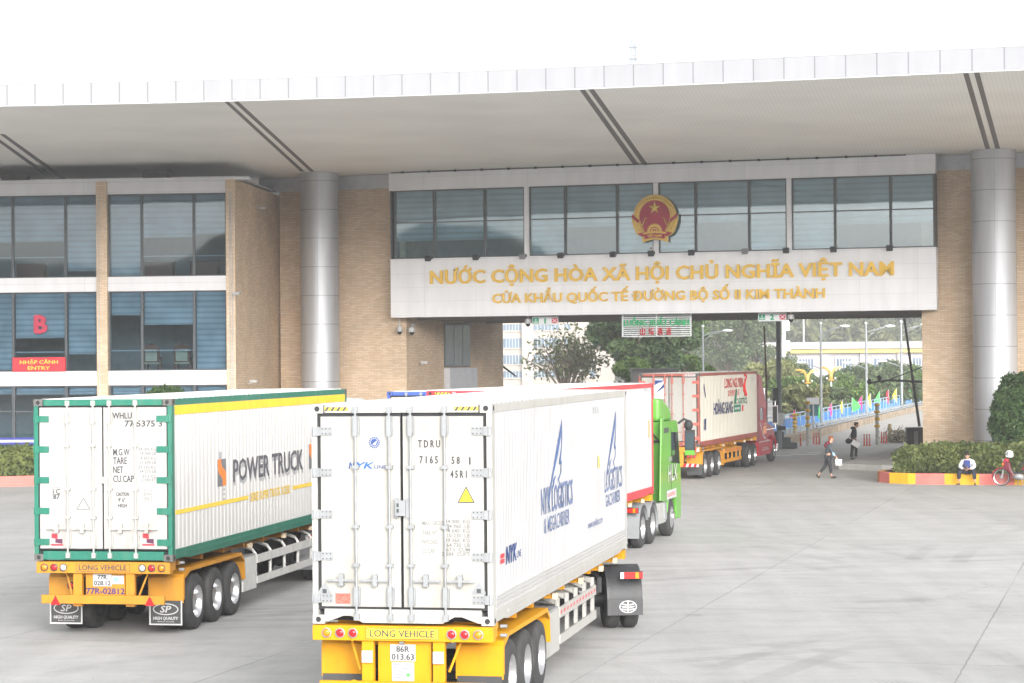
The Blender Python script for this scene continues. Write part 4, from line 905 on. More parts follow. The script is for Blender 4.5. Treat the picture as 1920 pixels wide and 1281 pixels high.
tA(d, 'T D R U', 784, 839, .10, INK, 825, **B_); tA(d, '7 1 6 5', 787, 869, .10, INK, 821, **B_); tA(d, '5 8', 847, 870, .10, INK, 862, **B_); tA(d, '1', 880, 871, .10, INK, **B_); tA(d, '4 5 R 1', 845, 896, .10, INK, 875, **B_)
x, z = fA(876, 872); 
for bx in ((x, z-.02, x+.055, z-.015), (x, z+.105, x+.055, z+.11), (x, z-.02, x+.005, z+.11), (x+.05, z-.02, x+.055, z+.11)): d.box((bx[0], yy-.001, bx[1]), (bx[2], yy+.001, bx[3]), GINK)
d.build('container_number', kA); d = MB()
for s, py in (('MAX. GROSS', 985), ('TARE WT', 1003), ('PAYLOAD', 1020), ('CU CAP', 1037)): tA(d, s, 792, py, .060, MINK, 832 if s[0] == 'M' else 821 if s[0] != 'C' else 815)
for s, py in (('34 000  KG', 981.5), ('74 960  LB', 990.5), ('4 640  KG', 999), ('10 230  LB', 1008), ('29 360  KG', 1017), ('64 730  LB', 1026), ('67.5  CUM', 1034.5), ('2 384  CUFT', 1043)): 
    x, z = fA(881, py); d.text(s, (x, yy, z), X_, Z_, .052, MINK, None, .008, 0, 'r')
d.build('weight_table', kA); d = MB()
tA(d, 'N', 654, 878.5, .085, BLUEINK, 665, bold=.035, shear=.25); tA(d, 'YK', 668, 878.5, .085, mat("mid_blue_ink", (.014, .10, .30), .6), 701, bold=.035, shear=.25); tA(d, 'LINE', 702, 878.5, .045, BLUEINK, 724, bold=.01)
d.build('line_name', kA)
d = MB(); x, z = fA(702, 830); d.lathe([(.001, 0), (.066, 0)], (x, yy, z), (0, -1, 0), BLUEINK, 24)
d.lathe([(.05, 0), (.056, 0)], (x, yy-.001, z), (0, -1, 0), WCLEAN, 24); d.prism([(x-.03, z-.03), (x+.02, z-.035), (x+.035, z+.03), (x, z)], 'y', yy-.002, yy-.001, WCLEAN)
for k in range(16): a = k*math.pi/8; d.lathe([(.001, 0), (.008, 0)], (x+.072*math.cos(a), yy, z+.072*math.sin(a)), (0, -1, 0), BLUEINK, 6)
d.build('round_badge', kA)
d = MB(); (x0, z0), (x1, _), (xm, z1) = fA(858, 943), fA(890, 943), fA(874, 912)
d.prism([(x0, z0), (x1, z0), (xm, z1)], 'y', yy, yy+.003, INK); 
cx, cz = xm, (2*z0+z1)/3; sh = lambda p: (cx+(p[0]-cx)*.80, cz+(p[1]-cz)*.80)
d.prism([sh((x0, z0)), sh((x1, z0)), sh((xm, z1))], 'y', yy-.002, yy-.0001, mat("warning_yellow", (.80, .56, .02), .5))
d.text('RISK OF', (cx, yy-.003, cz-.005), X_, Z_, .016, INK, .06, 0, 0, 'c'); d.text('INJURY', (cx, yy-.003, cz-.035), X_, Z_, .016, INK, .06, 0, 0, 'c'); d.build('warning_triangle', kA)
d = MB(); 
for (pa, pb, pc_, pd) in ((630, 993, 657, 1014), (630, 1018, 657, 1032)):
    (x0, z0), (x1, z1) = fA(pa, pd), fA(pc_, pb); d.box((x0, yy, z0), (x1, yy+.0015, z1), mat("grey_data_plate", (.42, .42, .44), .5, .2, .15, 60))
d.build('data_plate', kA)
d = MB(); (x0, z0), (x1, z1) = fA(629, 1132), fA(657, 1113); d.box((x0, yy, z0), (x1, yy+.0015, z1), mat("red_sticker", (.62, .12, .09), .5, 0, .5, 40)); d.build('red_sticker', kA)
for px in (609, 898):
    d = MB(); x, z = fA(px, 1113); d.prism([(x-.09, z-.015), (x+.09, z-.015), (x+.09, z+.02), (x+.01, z+.14), (x-.01, z+.14), (x-.09, z+.02)], 'y', yy-.004, yy+.002, STEEL); d.box((x-.028, yy-.008, z+.005), (x+.028, yy-.0041, z+.06), DARKM); d.build('hinge_plate', kA)
# side marks
xs = 1.219+.0015
def sA(px, py): q = side_pt(kA, px, py, xs); return q.y, q.z
def feather(b, y, z, k, ky, mt, x=xs):
    sh = [(-.30, -1.25), (-.27, -.85), (-.10, -.30), (.10, .15), (.26, .62), (.36, 1.25), (.33, .70), (.24, .18), (.12, -.02), (.30, -.12), (.22, .35), (.36, .12), (.18, -.06)]
    def P(a): return (x, y+a[0]*ky, z+a[1]*k)
    def strip(path, ws):
        vs = []
        for (p, w_) in zip(path, ws): vs += [P((p[0]-w_, p[1]+w_*.5)), P((p[0]+w_, p[1]-w_*.5))]
        b.add(vs, [(2*i, 2*i+2, 2*i+3, 2*i+1) for i in range(len(path)-1)], mt)
    strip([(-.42, -1.3), (-.33, -.75), (-.15, -.25), (.05, .25), (.22, .75), (.34, 1.25)], [.012, .024, .036, .062, .055, .004])
    strip([(.34, 1.2), (.335, .75), (.30, .35), (.22, .0), (.19, -.1)], [.006, .02, .018, .04, .012])
    strip([(.16, -.06), (.24, -.1), (.31, -.02)], [.014, .06, .014])
    strip([(.30, .0), (.27, -.35), (.12, -.55), (.22, -.75), (.05, -.92), (-.05, -.9)], [.012, .018, .025, .025, .02, .01])
    strip([(-.02, -.42), (-.12, -.50), (-.16, -.7), (-.26, -.85)], [.015, .03, .02, .01])
d = MB(); FBL = mat("feather_blue", (.06, .12, .30), .6); FGR = mat("slate_blue_ink", (.13, .18, .33), .6)
y0, z0 = sA(1015, 966); y1, z1 = sA(1074, 944)
d.text('NYK LOGISTICS', (xs, y0, z0), Y_, Z_, .40, FGR, y1-y0, .012, 0)
y2, z2 = sA(1021, 1001); y3, _ = sA(1068, 981); d.text('& MEGACARRIER', (xs, y2, z2), Y_, Z_, .24, FGR, y3-y2, 0, 0)
d.build('company_name', kA)
d = MB(); ym, zm = sA(1043, 866); feather(d, ym, zm, .50, 1.55, FBL); d.build('feather_logo', kA)
d = MB(); ym, zm = sA(1147, 838); feather(d, ym, zm, .50, 1.55, FBL); d.build('feather_logo', kA)
d = MB()
y0, z0 = sA(1134, 924); y1, _ = sA(1167, 912); d.text('LOGISTICS', (xs, y0, z0), Y_, Z_, .40, FGR, y1-y0, 0, 0)
y2, z2 = sA(1136, 951); y3, _ = sA(1163, 942); d.text('GACARRIER', (xs, y2, z2), Y_, Z_, .22, FGR, y3-y2, 0, 0)
d.build('company_name', kA); d = MB()
y0, z0 = sA(1103, 992); y1, _ = sA(1130, 981); d.text('www.nykline.com', (xs, y0, z0), Y_, Z_, .13, FGR, y1-y0, 0, .2); d.build('web_address', kA); d = MB()
y0, z0 = sA(949, 1058); y1, _ = sA(969, 1051); d.text('NYK', (xs, y0, z0), Y_, Z_, .24, BLUEINK, y1-y0, .04, .25); y2, _ = sA(977, 1050); d.text('LINE', (xs, y1+.02, z0+.02), Y_, Z_, .10, BLUEINK, y2-y1, 0, 0)
for py in (1044, 1054):
    ya, za = sA(938.5, py); yb, _ = sA(946, py-2); d.box((xs, ya, za-.028), (xs+.001, yb, za+.028), REDINK)
d.build('line_name', kA); d = MB()
for px, py in ((1112, 776), (1116, 776), (1120, 775)): ya, za = sA(px, py); d.text('B', (xs, ya, za), Y_, Z_, .12, GINK, .12)
d.build('side_code', kA)
d = MB(); ya, za = sA(1122, 866); d.box((xs, ya-.05, za-.1), (xs+.02, ya+.03, za+.1), mat("brass_tag", (.6, .45, .15), .4, .3)); d.build('seal_tag', kA)
d = MB()
for zz in (.235, .29, .345): d.box((xs-.004, .2, zz), (xs+.006, 11.9, zz+.022), WPAINT)
d.build('side_rail', kA)
trailer('bright yellow trailer with white side guards under the nearest white container', pA, rA, 1.3214, (1.25, 2.36, 3.45), ORANGE, 'A', (5.2, 8.7), (3.97, 5.15), (.5, 4.0), plate=('86R', '013.63'), ident='86R-013.63')
# its tractor: mostly hidden, right drive wheel and ribbed black mudguard in view
BLKP = mat("black_ribbed_plastic", (.035, .036, .04), .5, 0, .1, 4, dirt=.3)
tA_ = tractor('black mudguarded tractor unit coupled under the front of the nearest white container', (0.98, 40.35), 0.10, WPAINT, (0.0,), 3.4, (2.5, 4.6), 2.75, 3.1, CHASSIS, BLKP, flap=True)
d = MB()
for k in range(16): x = .66+k*.037; d.tube([(x, -.62*math.cos(a)*1.0+0, .52+.605*math.sin(a)) for a in [R(j) for j in range(0, 100, 12)]], .006, BLKP, 4)
d.build('mudguard_rib', tA_)

# ---------------------------------------------------------------- green framed container, left
aB = 0.1777; WB, HB = 2.52, 2.82; pB, rB = pose(-5.906, 39.206, aB, WB)
GREEN = mat("sea_green_paint", (0.012, 0.15, 0.10), 0.45, 0, .08, 3, dirt=.18, dirtcol=(.35, .33, .28))
WD2 = mat("white_dry_door", (0.375, 0.368, 0.357), 0.45, 0, .03, 1.5, dirt=.38, dirtcol=(.24, .19, .14))
WSIDE2 = mat('white_ribbed_side', (0.60, 0.593, 0.58), 0.45, 0, .03, 1.5, dirt=.25, dirtcol=(.34, .29, .23))
kB = container('reefer_container', 'green framed white container at left with a yellow stripe and dark block lettering', pB, rB, 1.3407, WB, HB, 12.192, GREEN, WSIDE2, WD2, hinge=GREEN, rodm=WPAINT, castm=CASTM, pitch=.22, depth=.008, gasket=.03, notch=False)
def fB(px, py): q = rear_at(kB, px, py, .012); return q.x, q.z
d = MB(); yy = .0095
def tB(s, px, py, cap, mt, px2=None, **k):
    x, z = fB(px, py); w_ = (fB(px2, py)[0]-x) if px2 else None; d.text(s, (x, yy, z), X_, Z_, cap, mt, w_, **k)
tB('WHLU', 211, 785, .11, INK, 247, bold=.022); tB('77 5375 3', 234, 800, .11, INK, 304, bold=.022); d.build('container_number', kB); d = MB()
for s, py, x2 in (('M.G.W', 854, 243), ('TARE', 870, 238), ('NET', 887, 231), ('CU.CAP', 904, 251)): tB(s, 212.5, py, .12, INK, x2, bold=.012)
for s, py in (('34 000 KG', 845), ('74 960 LB', 853), ('4 850 KG', 862), ('10 690 LB', 870), ('29 150 KG', 879), ('64 275 LB', 886.5), ('67.6 CU', 896), ('2 390 FT', 903)): x, z = fB(293, py); d.text(s, (x, yy, z), X_, Z_, .054, MINK, None, .006, 0, 'r')
d.build('weight_table', kB); d = MB()
tB('CAUTION', 218, 930, .065, INK, 242, bold=.02); tB("9' 6\"", 222, 941, .065, INK, 235, bold=.02); tB('HIGH', 222, 951.5, .065, INK, 238, bold=.02); d.build('height_caution', kB); d = MB()
tB('i C', 100, 926, .09, INK, 112, bold=.02); tB('87', 100, 936, .09, INK, 112, bold=.02)
def frm(px, py, px2, py2, mt=GINK, th=.006):
    (x0, z0), (x1, z1) = fB(px, py2), fB(px2, py)
    for bx in ((x0, z0, x1, z0+th), (x0, z1-th, x1, z1), (x0, z0, x0+th, z1), (x1-th, z0, x1, z1)): d.box((bx[0], yy-.001, bx[1]), (bx[2], yy+.001, bx[3]), mt)
frm(98, 914, 114, 928, MINK); d.build('code_mark', kB); d = MB(); frm(270, 919, 285, 940, MINK)
tB('2.9m', 271, 929, .05, MINK, 283); tB("9'6\"", 272, 938, .05, MINK, 282); d.build('size_mark', kB); d = MB()
(x0, z0), (x1, _), (xm, z1) = fB(144, 955), fB(169, 955), fB(156.5, 934)
for a, c in (((x0, z0), (x1, z0)), ((x1, z0), (xm, z1)), ((xm, z1), (x0, z0))): d.tube([(a[0], yy, a[1]), (c[0], yy, c[1])], .007, MINK, 4)
d.text('SUPER', (xm, yy, z0+.08), X_, Z_, .022, GINK, .1, 0, 0, 'c'); d.text('HEAVY', (xm, yy, z0+.035), X_, Z_, .022, GINK, .12, 0, 0, 'c')
d.build('triangle_mark', kB)
d = MB(); (x0, z0), (x1, z1) = fB(100, 980), fB(120.5, 954); d.box((x0, yy, z0), (x1, yy+.0015, z1), mat("grey_data_plate", (.42, .42, .44), .5)); d.build('data_plate', kB)
for px in (106, 277):
    d = MB(); x, z = fB(px, 1011); d.box((x-.10, yy-.0005, z-.115), (x+.12, yy+.001, z-.085), REDINK); d.prism([(x-.09, z+.02), (x+.02, z+.0), (x+.02, z+.085), (x-.09, z+.1)], 'y', yy-.001, yy+.001, REDINK); d.prism([(x-.02, z-.06), (x+.11, z-.08), (x+.11, z+.005), (x-.02, z+.0)], 'y', yy-.003, yy-.0015, mat("blue_red_sticker", (.09, .02, .06), .6)); d.text('POWER', (x, yy-.001, z+.13), X_, Z_, .02, REDINK, .14, 0, 0, 'c'); d.build('cargo_sticker', kB)
xs = WB/2+.0015
def sB(px, py): q = side_pt(kB, px, py, xs); return q.y, q.z
d = MB()
d.box((xs, .165, HB-.115-.165), (xs+.001, 12.03, HB-.118), YELLOW)
d.build('yellow_stripe', kB)
d = MB(); POWC = mat("charcoal_ink", (.09, .09, .105), .6); OR2 = mat("logo_orange", (.72, .20, .04), .6)
(ya, za), (yb, zb2) = sB(438, 903), sB(568, 880); d.text('POWER TRUCK', (xs+.0006, ya, za), Y_, Z_, .43, POWC, yb-ya, .02)
for dz, mt in ((-.075, GINK),): d.text('POWER TRUCK', (xs-.0004, ya+.05, za+dz), Y_, Z_, .43, mt, yb-ya, 0)
d.build('company_name', kB); d = MB()
def logo(pxa, pxb, pyt, pyb):
    (ya, za), (yb, _), (_, zt_) = sB(pxa, pyb), sB(pxb, pyb), sB(pxa, pyt); d.box((xs, ya, za), (xs+.001, yb, zt_), mat("logo_grey", (.16, .16, .17), .6)); w_ = yb-ya; h_ = zt_-za
    L_ = [(.05, 1.0), (.05, .62), (.2, .45), (.45, .35), (.6, .2), (.6, 0), (1.0, 0), (1.0, .45), (.85, .6), (.55, .7), (.42, .85), (.42, 1.0)]
    d.prism([(ya+a*w_, za+b*h_) for a, b in L_], 'x', xs+.0012, xs+.002, OR2); d.box((xs, ya+.25*w_, zt_+.01), (xs+.001, ya+.5*w_, zt_+.28*h_), GINK)
    for k in range(3): d.box((xs, ya+.6*w_, za-.08-k*.09), (xs+.001, ya+.85*w_, za-.05-k*.09), GINK)
logo(408, 424, 862, 913); d.build('striped_logo', kB); d = MB(); logo(579.5, 597, 833, 880); d.build('striped_logo', kB); d = MB()
(ya, za) = sB(326, 966); (yb, _) = sB(466, 937); YL2 = mat("line_yellow", (.80, .56, .06), .5); d.box((xs, .17, za-.0), (xs+.001, yb, za+.075), YL2)
d.build('yellow_line', kB); d = MB(); (yc, zc) = sB(470, 941); (yd, _) = sB(544, 918); d.text('SERIE SUPER TRUCK XCESS', (xs, yc, za-.05), Y_, Z_, .17, YL2, yd-yc, .02); d.build('slogan', kB); d = MB()
(ye, _) = sB(549, 920); d.box((xs, ye, za), (xs+.001, 11.9, za+.075), YL2)
d.build('yellow_line', kB)
trailer('worn yellow trailer with white edged mud flaps under the green framed container', pB, rB, 1.3407, (1.5, 2.65, 3.75), mat("worn_yellow_paint", (0.48, 0.21, 0.010), 0.5, 0, 0.12, 3, dirt=0.4, dirtcol=(0.16, 0.09, 0.04)), 'B', (5.35, 9.6), (4.35, 5.3), (.62, 4.3), plate=('77R', '028.12'), ident='77R-02812')
def along(p, rz, d_, lat=0.0): a = -rz; return (p[0]+math.sin(a)*d_+math.cos(a)*lat, p[1]+math.cos(a)*d_-math.sin(a)*lat)
tractor('white tractor unit with pale roof fairing in front of the green framed container', along(pB, rB, 10.55, .12), rB-.02, WPAINT, (0.0, 1.3), 4.2, (2.75, 5.2), 3.0, 3.93)

# ---------------------------------------------------------------- red railed reefer with the green truck
aD = 0.2554; pD, rD = pose(0.5587, 46.843, aD)
RED1 = mat("container_red_paint", (0.56, 0.035, 0.05), 0.45, 0, .06, 3, dirt=.1, dirtcol=(.3, .12, .1))
kD = container('reefer_container', 'white container with bright red rails pulled by the lime green truck', pD, rD, 1.29, 2.438, 2.86, 12.192, RED1, WSIDE, WDOOR, hz=YH, pitch=.14, depth=.01)
xs = 1.2205; d = MB()
for s, px, py in (('B', 1209, 737), ('E', 1213, 737)):
    q = side_pt(kD, px, py, xs); d.text(s, (xs, q.y, q.z), Y_, Z_, .14, GINK, .2)
q = side_pt(kD, 1217, 803, xs); d.box((xs, q.y-.06, q.z-.24), (xs+.012, q.y+.03, q.z+.2), mat("brass_tag", (.6, .45, .15), .4, .3)); d.build('side_marking', kD)
trailer('yellow trailer hidden below the red railed white container', pD, rD, 1.29, (1.3, 2.5, 3.7), ORANGE, 'A', (5.2, 8.7), (4.05, 5.15), (.5, 4.1))
LIME = mat("lime_green_paint", (0.10, 0.32, 0.035), 0.35, 0, .05, 2, coat=.25)
tD = tractor('lime green cab over tractor unit with white door lettering and tall black mirrors', along(pD, rD, 10.8), rD, LIME, (0.0, 1.3), 3.95, (2.75, 5.25), 3.1, 3.72, GREYC, mat("grey_mudguard", (.23, .24, .25), .6, 0, .1, 4, dirt=.3), xo=1.2)
d = MB(); xs = 1.232
d.text('HLX', (xs, 3.35, 1.5), Y_, Z_, .45, WCLEAN, 1.3, .015); d.text('TRANS', (xs, 3.4, 2.03), Y_, Z_, .12, WCLEAN, .5, .02); d.box((xs, 3.1, 1.02), (xs+.002, 4.5, 1.26), WCLEAN); d.text('LOGISTICS', (xs+.003, 3.2, 1.09), Y_, Z_, .10, REDINK, 1.1, .01); d.build('door_lettering', tD)
d = MB(); d.lathe([(.001, .16), (.06, .14), (.07, 0)], (.75, 2.85, 3.72), (0, 0, 1), AMBL, 12); d.build('beacon', tD)

# ---------------------------------------------------------------- blue railed container behind
aE = 0.3276; pE, rE = pose(-1.35, 65.3, aE)
BLU = mat("container_blue_paint", (0.05, 0.10, 0.36), 0.5, 0, .08, 3)
kE = container('dry_container', 'white roofed container with blue rails behind the nearest white container', pE, rE, 1.29, 2.438, 2.591, 12.192, BLU, WSIDE, WDOOR, hinge=BLU, pitch=.2, depth=.02)
trailer('yellow trailer hidden below the blue railed container', pE, rE, 1.29, (1.3, 2.5, 3.7), ORANGE, 'A', (5.2, 8.7), None, (.5, 4.1))

# ---------------------------------------------------------------- brown framed container with the red truck
aC = 0.2959; pC, rC = pose(7.3345, 88.967, aC)
BRN = mat("oxide_brown_paint", (0.30, 0.075, 0.055), 0.55, 0, .1, 3, dirt=.2)
WD3 = mat("cream_container_side", (0.50, 0.48, 0.42), 0.5, 0, .03, 1.5, dirt=.22, dirtcol=(.42, .33, .22))
kC = container('reefer_container', 'cream container with oxide red frame and red and blue company names behind the red truck', pC, rC, 1.294, 2.438, 2.896, 12.192, BRN, WD3, WDOOR, hinge=mat("hinge_red", (.5, .12, .09), .5), rodm=mat("rod_red", (.42, .15, .12), .5), pitch=.28, depth=.036, castm=CASTM)
xs = 1.2215; d = MB()
def sC(px, py): q = side_pt(kC, px, py, xs); return q.y, q.z
LR = mat("signal_red_ink", (.66, .03, .03), .6); NV = mat("navy_ink", (.02, .03, .12), .6); GRI = mat("logo_green", (.02, .22, .13), .6)
(ya, za), (yb, _) = sC(1358.5, 727.5), sC(1393, 724); d.text('LONG NGUYEN', (xs, ya, za), Y_, Z_, .40, LR, yb-ya, .02)
(ya, za), (yb, _) = sC(1365, 742.5), sC(1386, 740); d.text('龙阮物流公司', (xs, ya, za), Y_, Z_, .22, LR, yb-ya)
d.build('company_name', kC); d = MB(); (ya, za), (yb, _) = sC(1338, 778), sC(1374, 772); d.text('HOÀNG SANG', (xs, ya, za), Y_, Z_, .50, NV, yb-ya, .025)
(ya, za), (yb, _) = sC(1379, 757.5), sC(1401, 754); d.text('LOGISTICS', (xs, ya, za), Y_, Z_, .24, GRI, yb-ya, .02)
(ya, za), (yb, _) = sC(1376, 773), sC(1389, 772); d.box((xs, ya, za), (xs+.001, yb, za+.30), GRI); d.prism([(ya, za+.35), (ya+.35*(yb-ya), za+1.0), (ya+.5*(yb-ya), za+.9), (ya+.3*(yb-ya), za+.35)], 'x', xs, xs+.001, GRI)
d.box((xs+.0012, ya+.2, za+.1), (xs+.002, yb-.2, za+.19), WCLEAN)
(ya, za), (yb, _) = sC(1391, 771), sC(1394, 770); d.box((xs, ya, za), (xs+.001, yb, za+.25), LR)
d.build('company_name', kC); d = MB(); (ya, za) = sC(1397, 704.5)
pts = [(xs+.002, ya+.75*math.cos(a)*(.5+.12*k), za+.36*math.sin(a)-k*.20) for k, a in enumerate([R(v) for v in (150, 110, 70, 30, 0, -30)])]
pts = [(xs+.002, *sC(px, py)) for px, py in ((1395, 705), (1397.5, 703), (1399, 707), (1397, 713), (1395.3, 720), (1395, 730), (1396.5, 738), (1398.5, 741), (1399, 735))]
d.tube(pts, [.03, .06, .05, .04, .06, .08, .10, .06, .02], LR, 5); d.build('swirl_logo', kC); d = MB()
for k in range(6):
    y_, z_ = sC(1319.5+k*.5, 728+k*3.5); d.box((xs, y_, z_), (xs+.001, y_+.12, z_+.16), NV)
for k in range(4):
    y_, z_ = sC(1321, 795+k*4); d.box((xs, y_, z_), (xs+.001, y_+.3, z_+.2), BLUEINK)
(ya, za) = sC(1417, 713); d.text('96', (xs, ya-.8, za), Y_, Z_, .14, GINK)
d.build('side_code', kC)
d = MB(); yy = -.002
def fC(px, py): q = rear_at(kC, px, py, -.002); return q.x, q.z
for s, px, px2, py in (('TRIU', 1264, 1275, 722.5), ('664382 0', 1284, 1304, 721.5)): x, z = fC(px, py); x2, _ = fC(px2, py); d.text(s, (x, -.004+.012, z), X_, Z_, .09, GINK, x2-x)
d.build('door_lettering', kC)
d = MB(); (x0, z0), (x1, z1) = fC(1227.5, 748), fC(1245, 712); yq = .0085; d.box((x0, yq, z0), (x1, yq+.003, z1), mat("banner_white", (.7, .74, .8), .5)); d.prism([(x0, z0+.2), (x1, z0+.45), (x1, z0+.6), (x0+.2, z0+.32)], 'y', yq-.003, yq-.001, BLUEINK); d.text('D.HIP', ((x0+x1)/2, yq-.002, z0+.62), X_, Z_, .11, BLUEINK, .28, .02, .2, 'c'); d.prism([(x0, z1-.02), (x1, z1-.02), (x0, z1-.22)], 'y', yq-.003, yq-.001, BLUEINK); d.build('door_banner', kC)
(x0, z0), (x1, z1) = fC(1280, 704), fC(1304, 704)
d = MB()
for k in range(8): x = x0+(x1-x0)*k/8; d.prism([(x, z0-.05), (x+.04, z0-.05), (x+.07, z0+.05), (x+.03, z0+.05)], 'y', -.006, -.001, WCLEAN)
d.build('hazard_strip', kC)
trailer('yellow trailer with red and white striped bumper under the cream container', pC, rC, 1.294, (1.05, 2.35, 3.7), mat("deep_yellow_paint", (0.56, 0.24, 0.01), 0.5, 0, .1, 3, dirt=.3), 'C', (5.0, 8.6), (4.3, 4.95), (.4, 4.25))
# red bonneted tractor
RT_ = mat("truck_red_paint", (0.36, 0.008, 0.022), 0.4, 0, .06, 2, coat=.15)
tC = thing('bonneted_truck', 'red bonneted long nose tractor unit with sleeper cab and chrome mirrors under the bridge', 'truck', (*along(pC, rC, 10.3), 0), rC, 'truck tractors')
f = MB()
for s in (-1, 1): f.box((s*.42-.04, -.8, .72), (s*.42+.04, 6.8, .98), CHASSIS)
f.build('chassis_frame', tC)
for y in (0, 1.32):
    for s in (-1, 1): wheel(tC, s, y, xo=1.2)
    a = MB(); a.cyl((-1, y, .51), (1, y, .51), .08, CHASSIS, 8); a.build('axle', tC)
for s in (-1, 1): wheel(tC, s, 5.9, dual=False, front=True, w=.3, xo=1.2)
f = MB(); f.prism([(2.2, 1.0), (4.15, 1.0), (4.15, 2.75), (3.9, 2.95), (2.9, 3.95), (2.55, 4.05), (2.2, 4.02)], 'x', -1.2, 1.2, RT_); f.build('sleeper_cab', tC, bevel=.06)
f = MB(); f.prism([(4.152, .95), (5.0, .95), (5.0, 1.75), (4.85, 2.05), (4.5, 2.8), (4.152, 2.85)], 'x', -1.08, 1.08, RT_); f.build('cab', tC, bevel=.04)
f = MB(); f.prism([(5.003, .85), (5.2, .85)]+[(5.9+.62*math.cos(math.pi-a), .56+.62*math.sin(a)) for a in [R(k) for k in range(25, 156, 13)]]+[(6.6, .75), (6.95, .8), (6.95, 1.35), (6.6, 1.6), (5.003, 1.85)], 'x', -1.05, 1.05, RT_); f.build('bonnet', tC, bevel=.08)
f = MB(); f.box((-1.2, 6.8, .4), (1.2, 7.1, .78), CHROME); f.build('bumper', tC, bevel=.05)
for s in (-1, 1):
    lo, hi = sorted((s*1.06, s*1.22)); f = MB(); pts = [(5.9+.62*math.cos(math.pi-a), .56+.62*math.sin(a)) for a in [R(k) for k in range(0, 181, 12)]]; q = [(5.9+(p[0]-5.9)*.93, .56+(p[1]-.56)*.93) for p in pts]; f.prism(pts+q[::-1], 'x', lo, hi, RT_); f.build('wheel_arch', tC)
    f = MB(); lo, hi = sorted((s*1.2, s*.75)); f.box((lo, 2.1, .40), (hi, 5.1, 1.02), RT_); f.box((lo-.004, 2.3, .98), (hi+.004, 5.0, 1.035), CHROME)
    xs_ = s*1.203; lo2, hi2 = sorted((xs_, xs_+s*.002)); f.box((lo2, 2.9, .62), (hi2, 4.6, .66), CHROME); f.box((lo2, 3.1, .7), (hi2, 4.4, .73), CHROME); f.build('side_skirt', tC, bevel=.03)
    f = MB(); lo, hi = sorted((s*1.201, s*1.207)); f.box((lo, 2.5, 2.0), (hi, 3.2, 2.55), GLASSK); f.build('sleeper_window', tC); f = MB(); lo, hi = sorted((s*1.081, s*1.087)); f.prism([(4.25, 1.9), (4.85, 1.85), (4.6, 2.6), (4.25, 2.65)], 'x', lo, hi, GLASSK); f.build('door_window', tC)
    f = MB(); lo, hi = sorted((s*1.2015, s*1.206)); f.prism([(2.4, 1.9), (2.5, 1.9), (3.5, 1.25), (3.9, 1.15), (3.9, 1.08), (3.4, 1.16)], 'x', lo, hi, WCLEAN); f.box((lo, 3.3, 1.35), (hi, 4.1, 1.7), AMBL); f.build('decal', tC)
    f = MB(); f.tube([(s*1.05, 4.7, 1.5), (s*1.45, 4.95, 1.55), (s*1.45, 4.95, 2.8), (s*1.05, 4.6, 2.75)], .02, CHROME, 6); f.box((s*1.45-.12, 4.88, 1.75), (s*1.45+.12, 5.0, 2.6), CHROME); f.box((s*1.45-.1, 4.874, 1.8), (s*1.45+.1, 4.879, 2.55), GLASSK); f.build('wing_mirror', tC)
    f = MB(); f.tube([(s*1.12, 4.0, 1.0), (s*1.12, 4.0, 3.4)], .07, CHROME, 10); f.build('exhaust_stack', tC)
    f = MB(); lo, hi = sorted((s*1.23, s*1.18)); f.prism([(1.65, 1.05), (2.25, 1.05), (2.25, 3.85), (2.05, 3.85)], 'x', lo, hi, mat("dark_red_paint", (.16, .008, .015), .4)); f.build('side_fairing', tC, bevel=.015)
# ================================================================== SIGNS, LAMPS AND CAMERAS ON THE BUILDING
GOLDE = mat("emblem_gold", (0.66, 0.43, 0.10), 0.34, 0.35, 0.12, 14)
EMR = mat("emblem_red", (0.36, 0.015, 0.04), 0.42)
ue, ze = fp(1227.5, 410, -.2)
ub, _ = fp(1184, 410, -.2); ut, _ = fp(1270.5, 410, -.2); zt_, zb_ = fp(1227, 365, -.2)[1], fp(1227, 455, -.2)[1]
eo = BA+BU*ue-BN*0.10; em = thing('national_emblem', 'round gilt and red national emblem with a star fixed over the middle window pier', 'emblem', (eo.x, eo.y, (zt_+zb_)/2), math.atan2(BU.y, BU.x))
hw, hh = (ut-ub)/2, (zt_-zb_)/2
def E(x, z): return (x*hw, z*hh)
pro = [(math.cos(R(a))*.94, .04+math.sin(R(a))*.96) for a in range(-10, 191, 8)]
outl = pro+[(-1.0, .22), (-1.0, -.05), (-.93, -.35), (-.80, -.62), (-.68, -.72), (-.56, -.72), (-.53, -1.0), (-.30, -.92), (0, -.86), (.30, -.92), (.56, -1.0), (.56, -.72), (.68, -.72), (.80, -.62), (.93, -.35), (1.0, -.05), (1.0, .22)]
b = MB(); b.prism([E(*p) for p in outl], 'y', -.09, .06, GOLDE); b.build('backplate', em, bevel=.02)
b = MB(); dsk = [(math.cos(R(a))*.66, .08+math.sin(R(a))*.68) for a in range(0, 181, 8)]+[(-.66, -.2), (-.46, -.6), (.46, -.6), (.66, -.2)]
b.prism([E(*p) for p in dsk], 'y', -.115, -.0901, EMR); b.build('red_field', em)
b = MB(); pts = []
for k in range(10): r = .27 if k % 2 == 0 else .105; a = math.pi/2+k*math.pi/5; pts.append((r*math.cos(a)*hw, -.118, (.45+r*math.sin(a))*hh))
c_ = (0, -.165, .45*hh); b.add(pts+[c_], [(k, (k+1) % 10, 10) for k in range(10)], mat("star_gold", (.85, .62, .16), .25, .4)); b.build('star', em)
b = MB()
